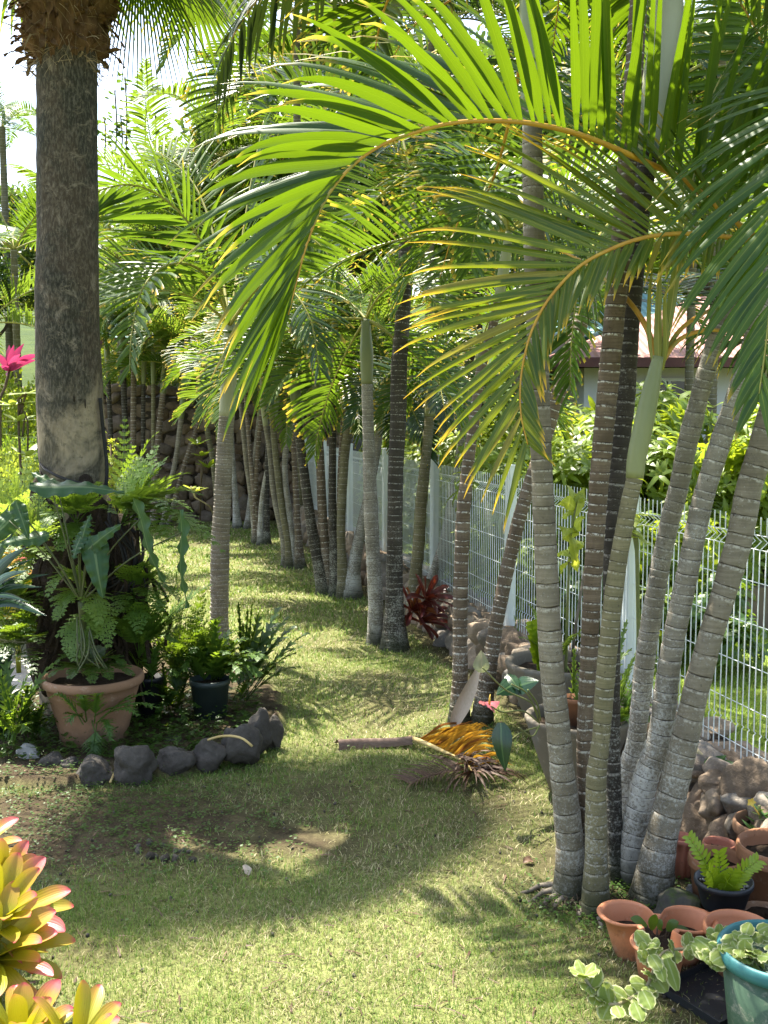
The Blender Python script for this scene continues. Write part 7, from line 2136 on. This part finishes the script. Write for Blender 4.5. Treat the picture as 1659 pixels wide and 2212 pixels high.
# curled dead leaf and a white chip on the lawn
for (x, y, L, mt, lb, sd_) in ((1152, 1866, .055, 'dry_brown', 'curled dark dead leaf lying on the lawn near the clump', 91), (538, 1896, .05, 'bract', 'small whitish dry leaf on the sunny grass', 92), (1012, 1620, .05, 'dry_brown', 'brown leaf scrap beside the fallen frond', 93)):
    r9 = random.Random(sd_); p = G(x, y) + V((0, 0, .012)); mb = MB()
    d = V((r9.uniform(-1, 1), r9.uniform(-.5, .5), .35)).normalized()
    blade(mb, arc(p, d, L, 8, 1.2), d.cross(V((0, -.3, 1))).normalized(), lambda t: L * .36 * math.sin(PI * min(.97, .08 + t * .9)), cols=4, cup=-.5, wave=.004, rng=r9, wk=2)
    tag(obj('fallen_leaf', mb, M[mt], None, tuple(p)), lb, 'fallen leaf')
# surface roots and mulch at the foot of the clump
rng = random.Random(57)
rt = thing('surface_roots', 'thin grey surface roots spreading onto the lawn from the clump', 'roots', G(1270, 1960))
for (x, y, x2, y2) in [(1205, 1935, 1130, 1948), (1215, 1945, 1150, 1965), (1225, 1950, 1178, 1975), (1265, 1975, 1240, 1995), (1300, 1975, 1325, 2000), (1200, 1925, 1120, 1925), (1290, 1980, 1300, 2010)]:
    mb = MB(); a_, e = G(x, y), G(x2, y2)
    tube(mb, crv([a_ + V((0, 0, .03)), a_.lerp(e, .4) + V((0, .02, .015)), a_.lerp(e, .75) + V((0, -.02, .01)), e - V((0, 0, .01))], 14), [.015 - .010 * i / 13 for i in range(14)], 6, jit=.15, rng=rng)
    obj('root', mb, M['root_grey'], rt, rt.location)
mb = MB()
for k in range(260):
    p = G(rng.gauss(1290, 75), rng.gauss(1968, 14)); a = rng.uniform(0, 6)
    tube(mb, [p + V((0, 0, .01)), p + V((math.cos(a) * .03, math.sin(a) * .03, rng.uniform(.0, .05)))], .0022, 4)
tag(obj('root_mulch', mb, M['twig']), kind='stuff')

# ------------------------------------------------------------------ light and camera settings
EL, AZ = 65.0, -36.0     # sun height; azimuth to the right of straight ahead
sd = bpy.data.lights.new('sun', 'SUN'); sd.energy = 5.0; sd.angle = math.radians(.5); sd.color = (1.0, .94, .82)
so = bpy.data.objects.new('sun', sd); C.objects.link(so)
dv = V((math.sin(math.radians(AZ)) * math.cos(math.radians(EL)), math.cos(math.radians(AZ)) * math.cos(math.radians(EL)), math.sin(math.radians(EL))))
so.rotation_euler = dv.to_track_quat('Z', 'Y').to_euler(); so.location = dv * 30
wd = bpy.data.worlds.new('World'); sc.world = wd; wd.use_nodes = True
nt = wd.node_tree
bg = nt.nodes['Background']
sky = nt.nodes.new('ShaderNodeTexSky'); sky.sky_type = 'NISHITA'; sky.sun_disc = False
sky.sun_elevation = math.radians(EL); sky.sun_rotation = math.radians(AZ)
sky.air_density = 1.0; sky.dust_density = 2.0; sky.ozone_density = 1.0
hs_ = nt.nodes.new('ShaderNodeHueSaturation'); hs_.inputs['Saturation'].default_value = .8
nt.links.new(sky.outputs[0], hs_.inputs['Color'])
nt.links.new(hs_.outputs[0], bg.inputs[0]); bg.inputs[1].default_value = .125
sc.view_settings.view_transform = 'Standard'
try: sc.view_settings.look = 'None'
except Exception: pass
sc.view_settings.exposure = 2.05
sc.view_settings.gamma = 1.0
sc.cycles.use_denoising = True
sc.cycles.max_bounces = 10
sc.cycles.diffuse_bounces = 4
sc.cycles.transmission_bounces = 6
sc.cycles.glossy_bounces = 3
sc.cycles.caustics_reflective = False
sc.cycles.caustics_refractive = False
sc.cycles.sample_clamp_indirect = 8
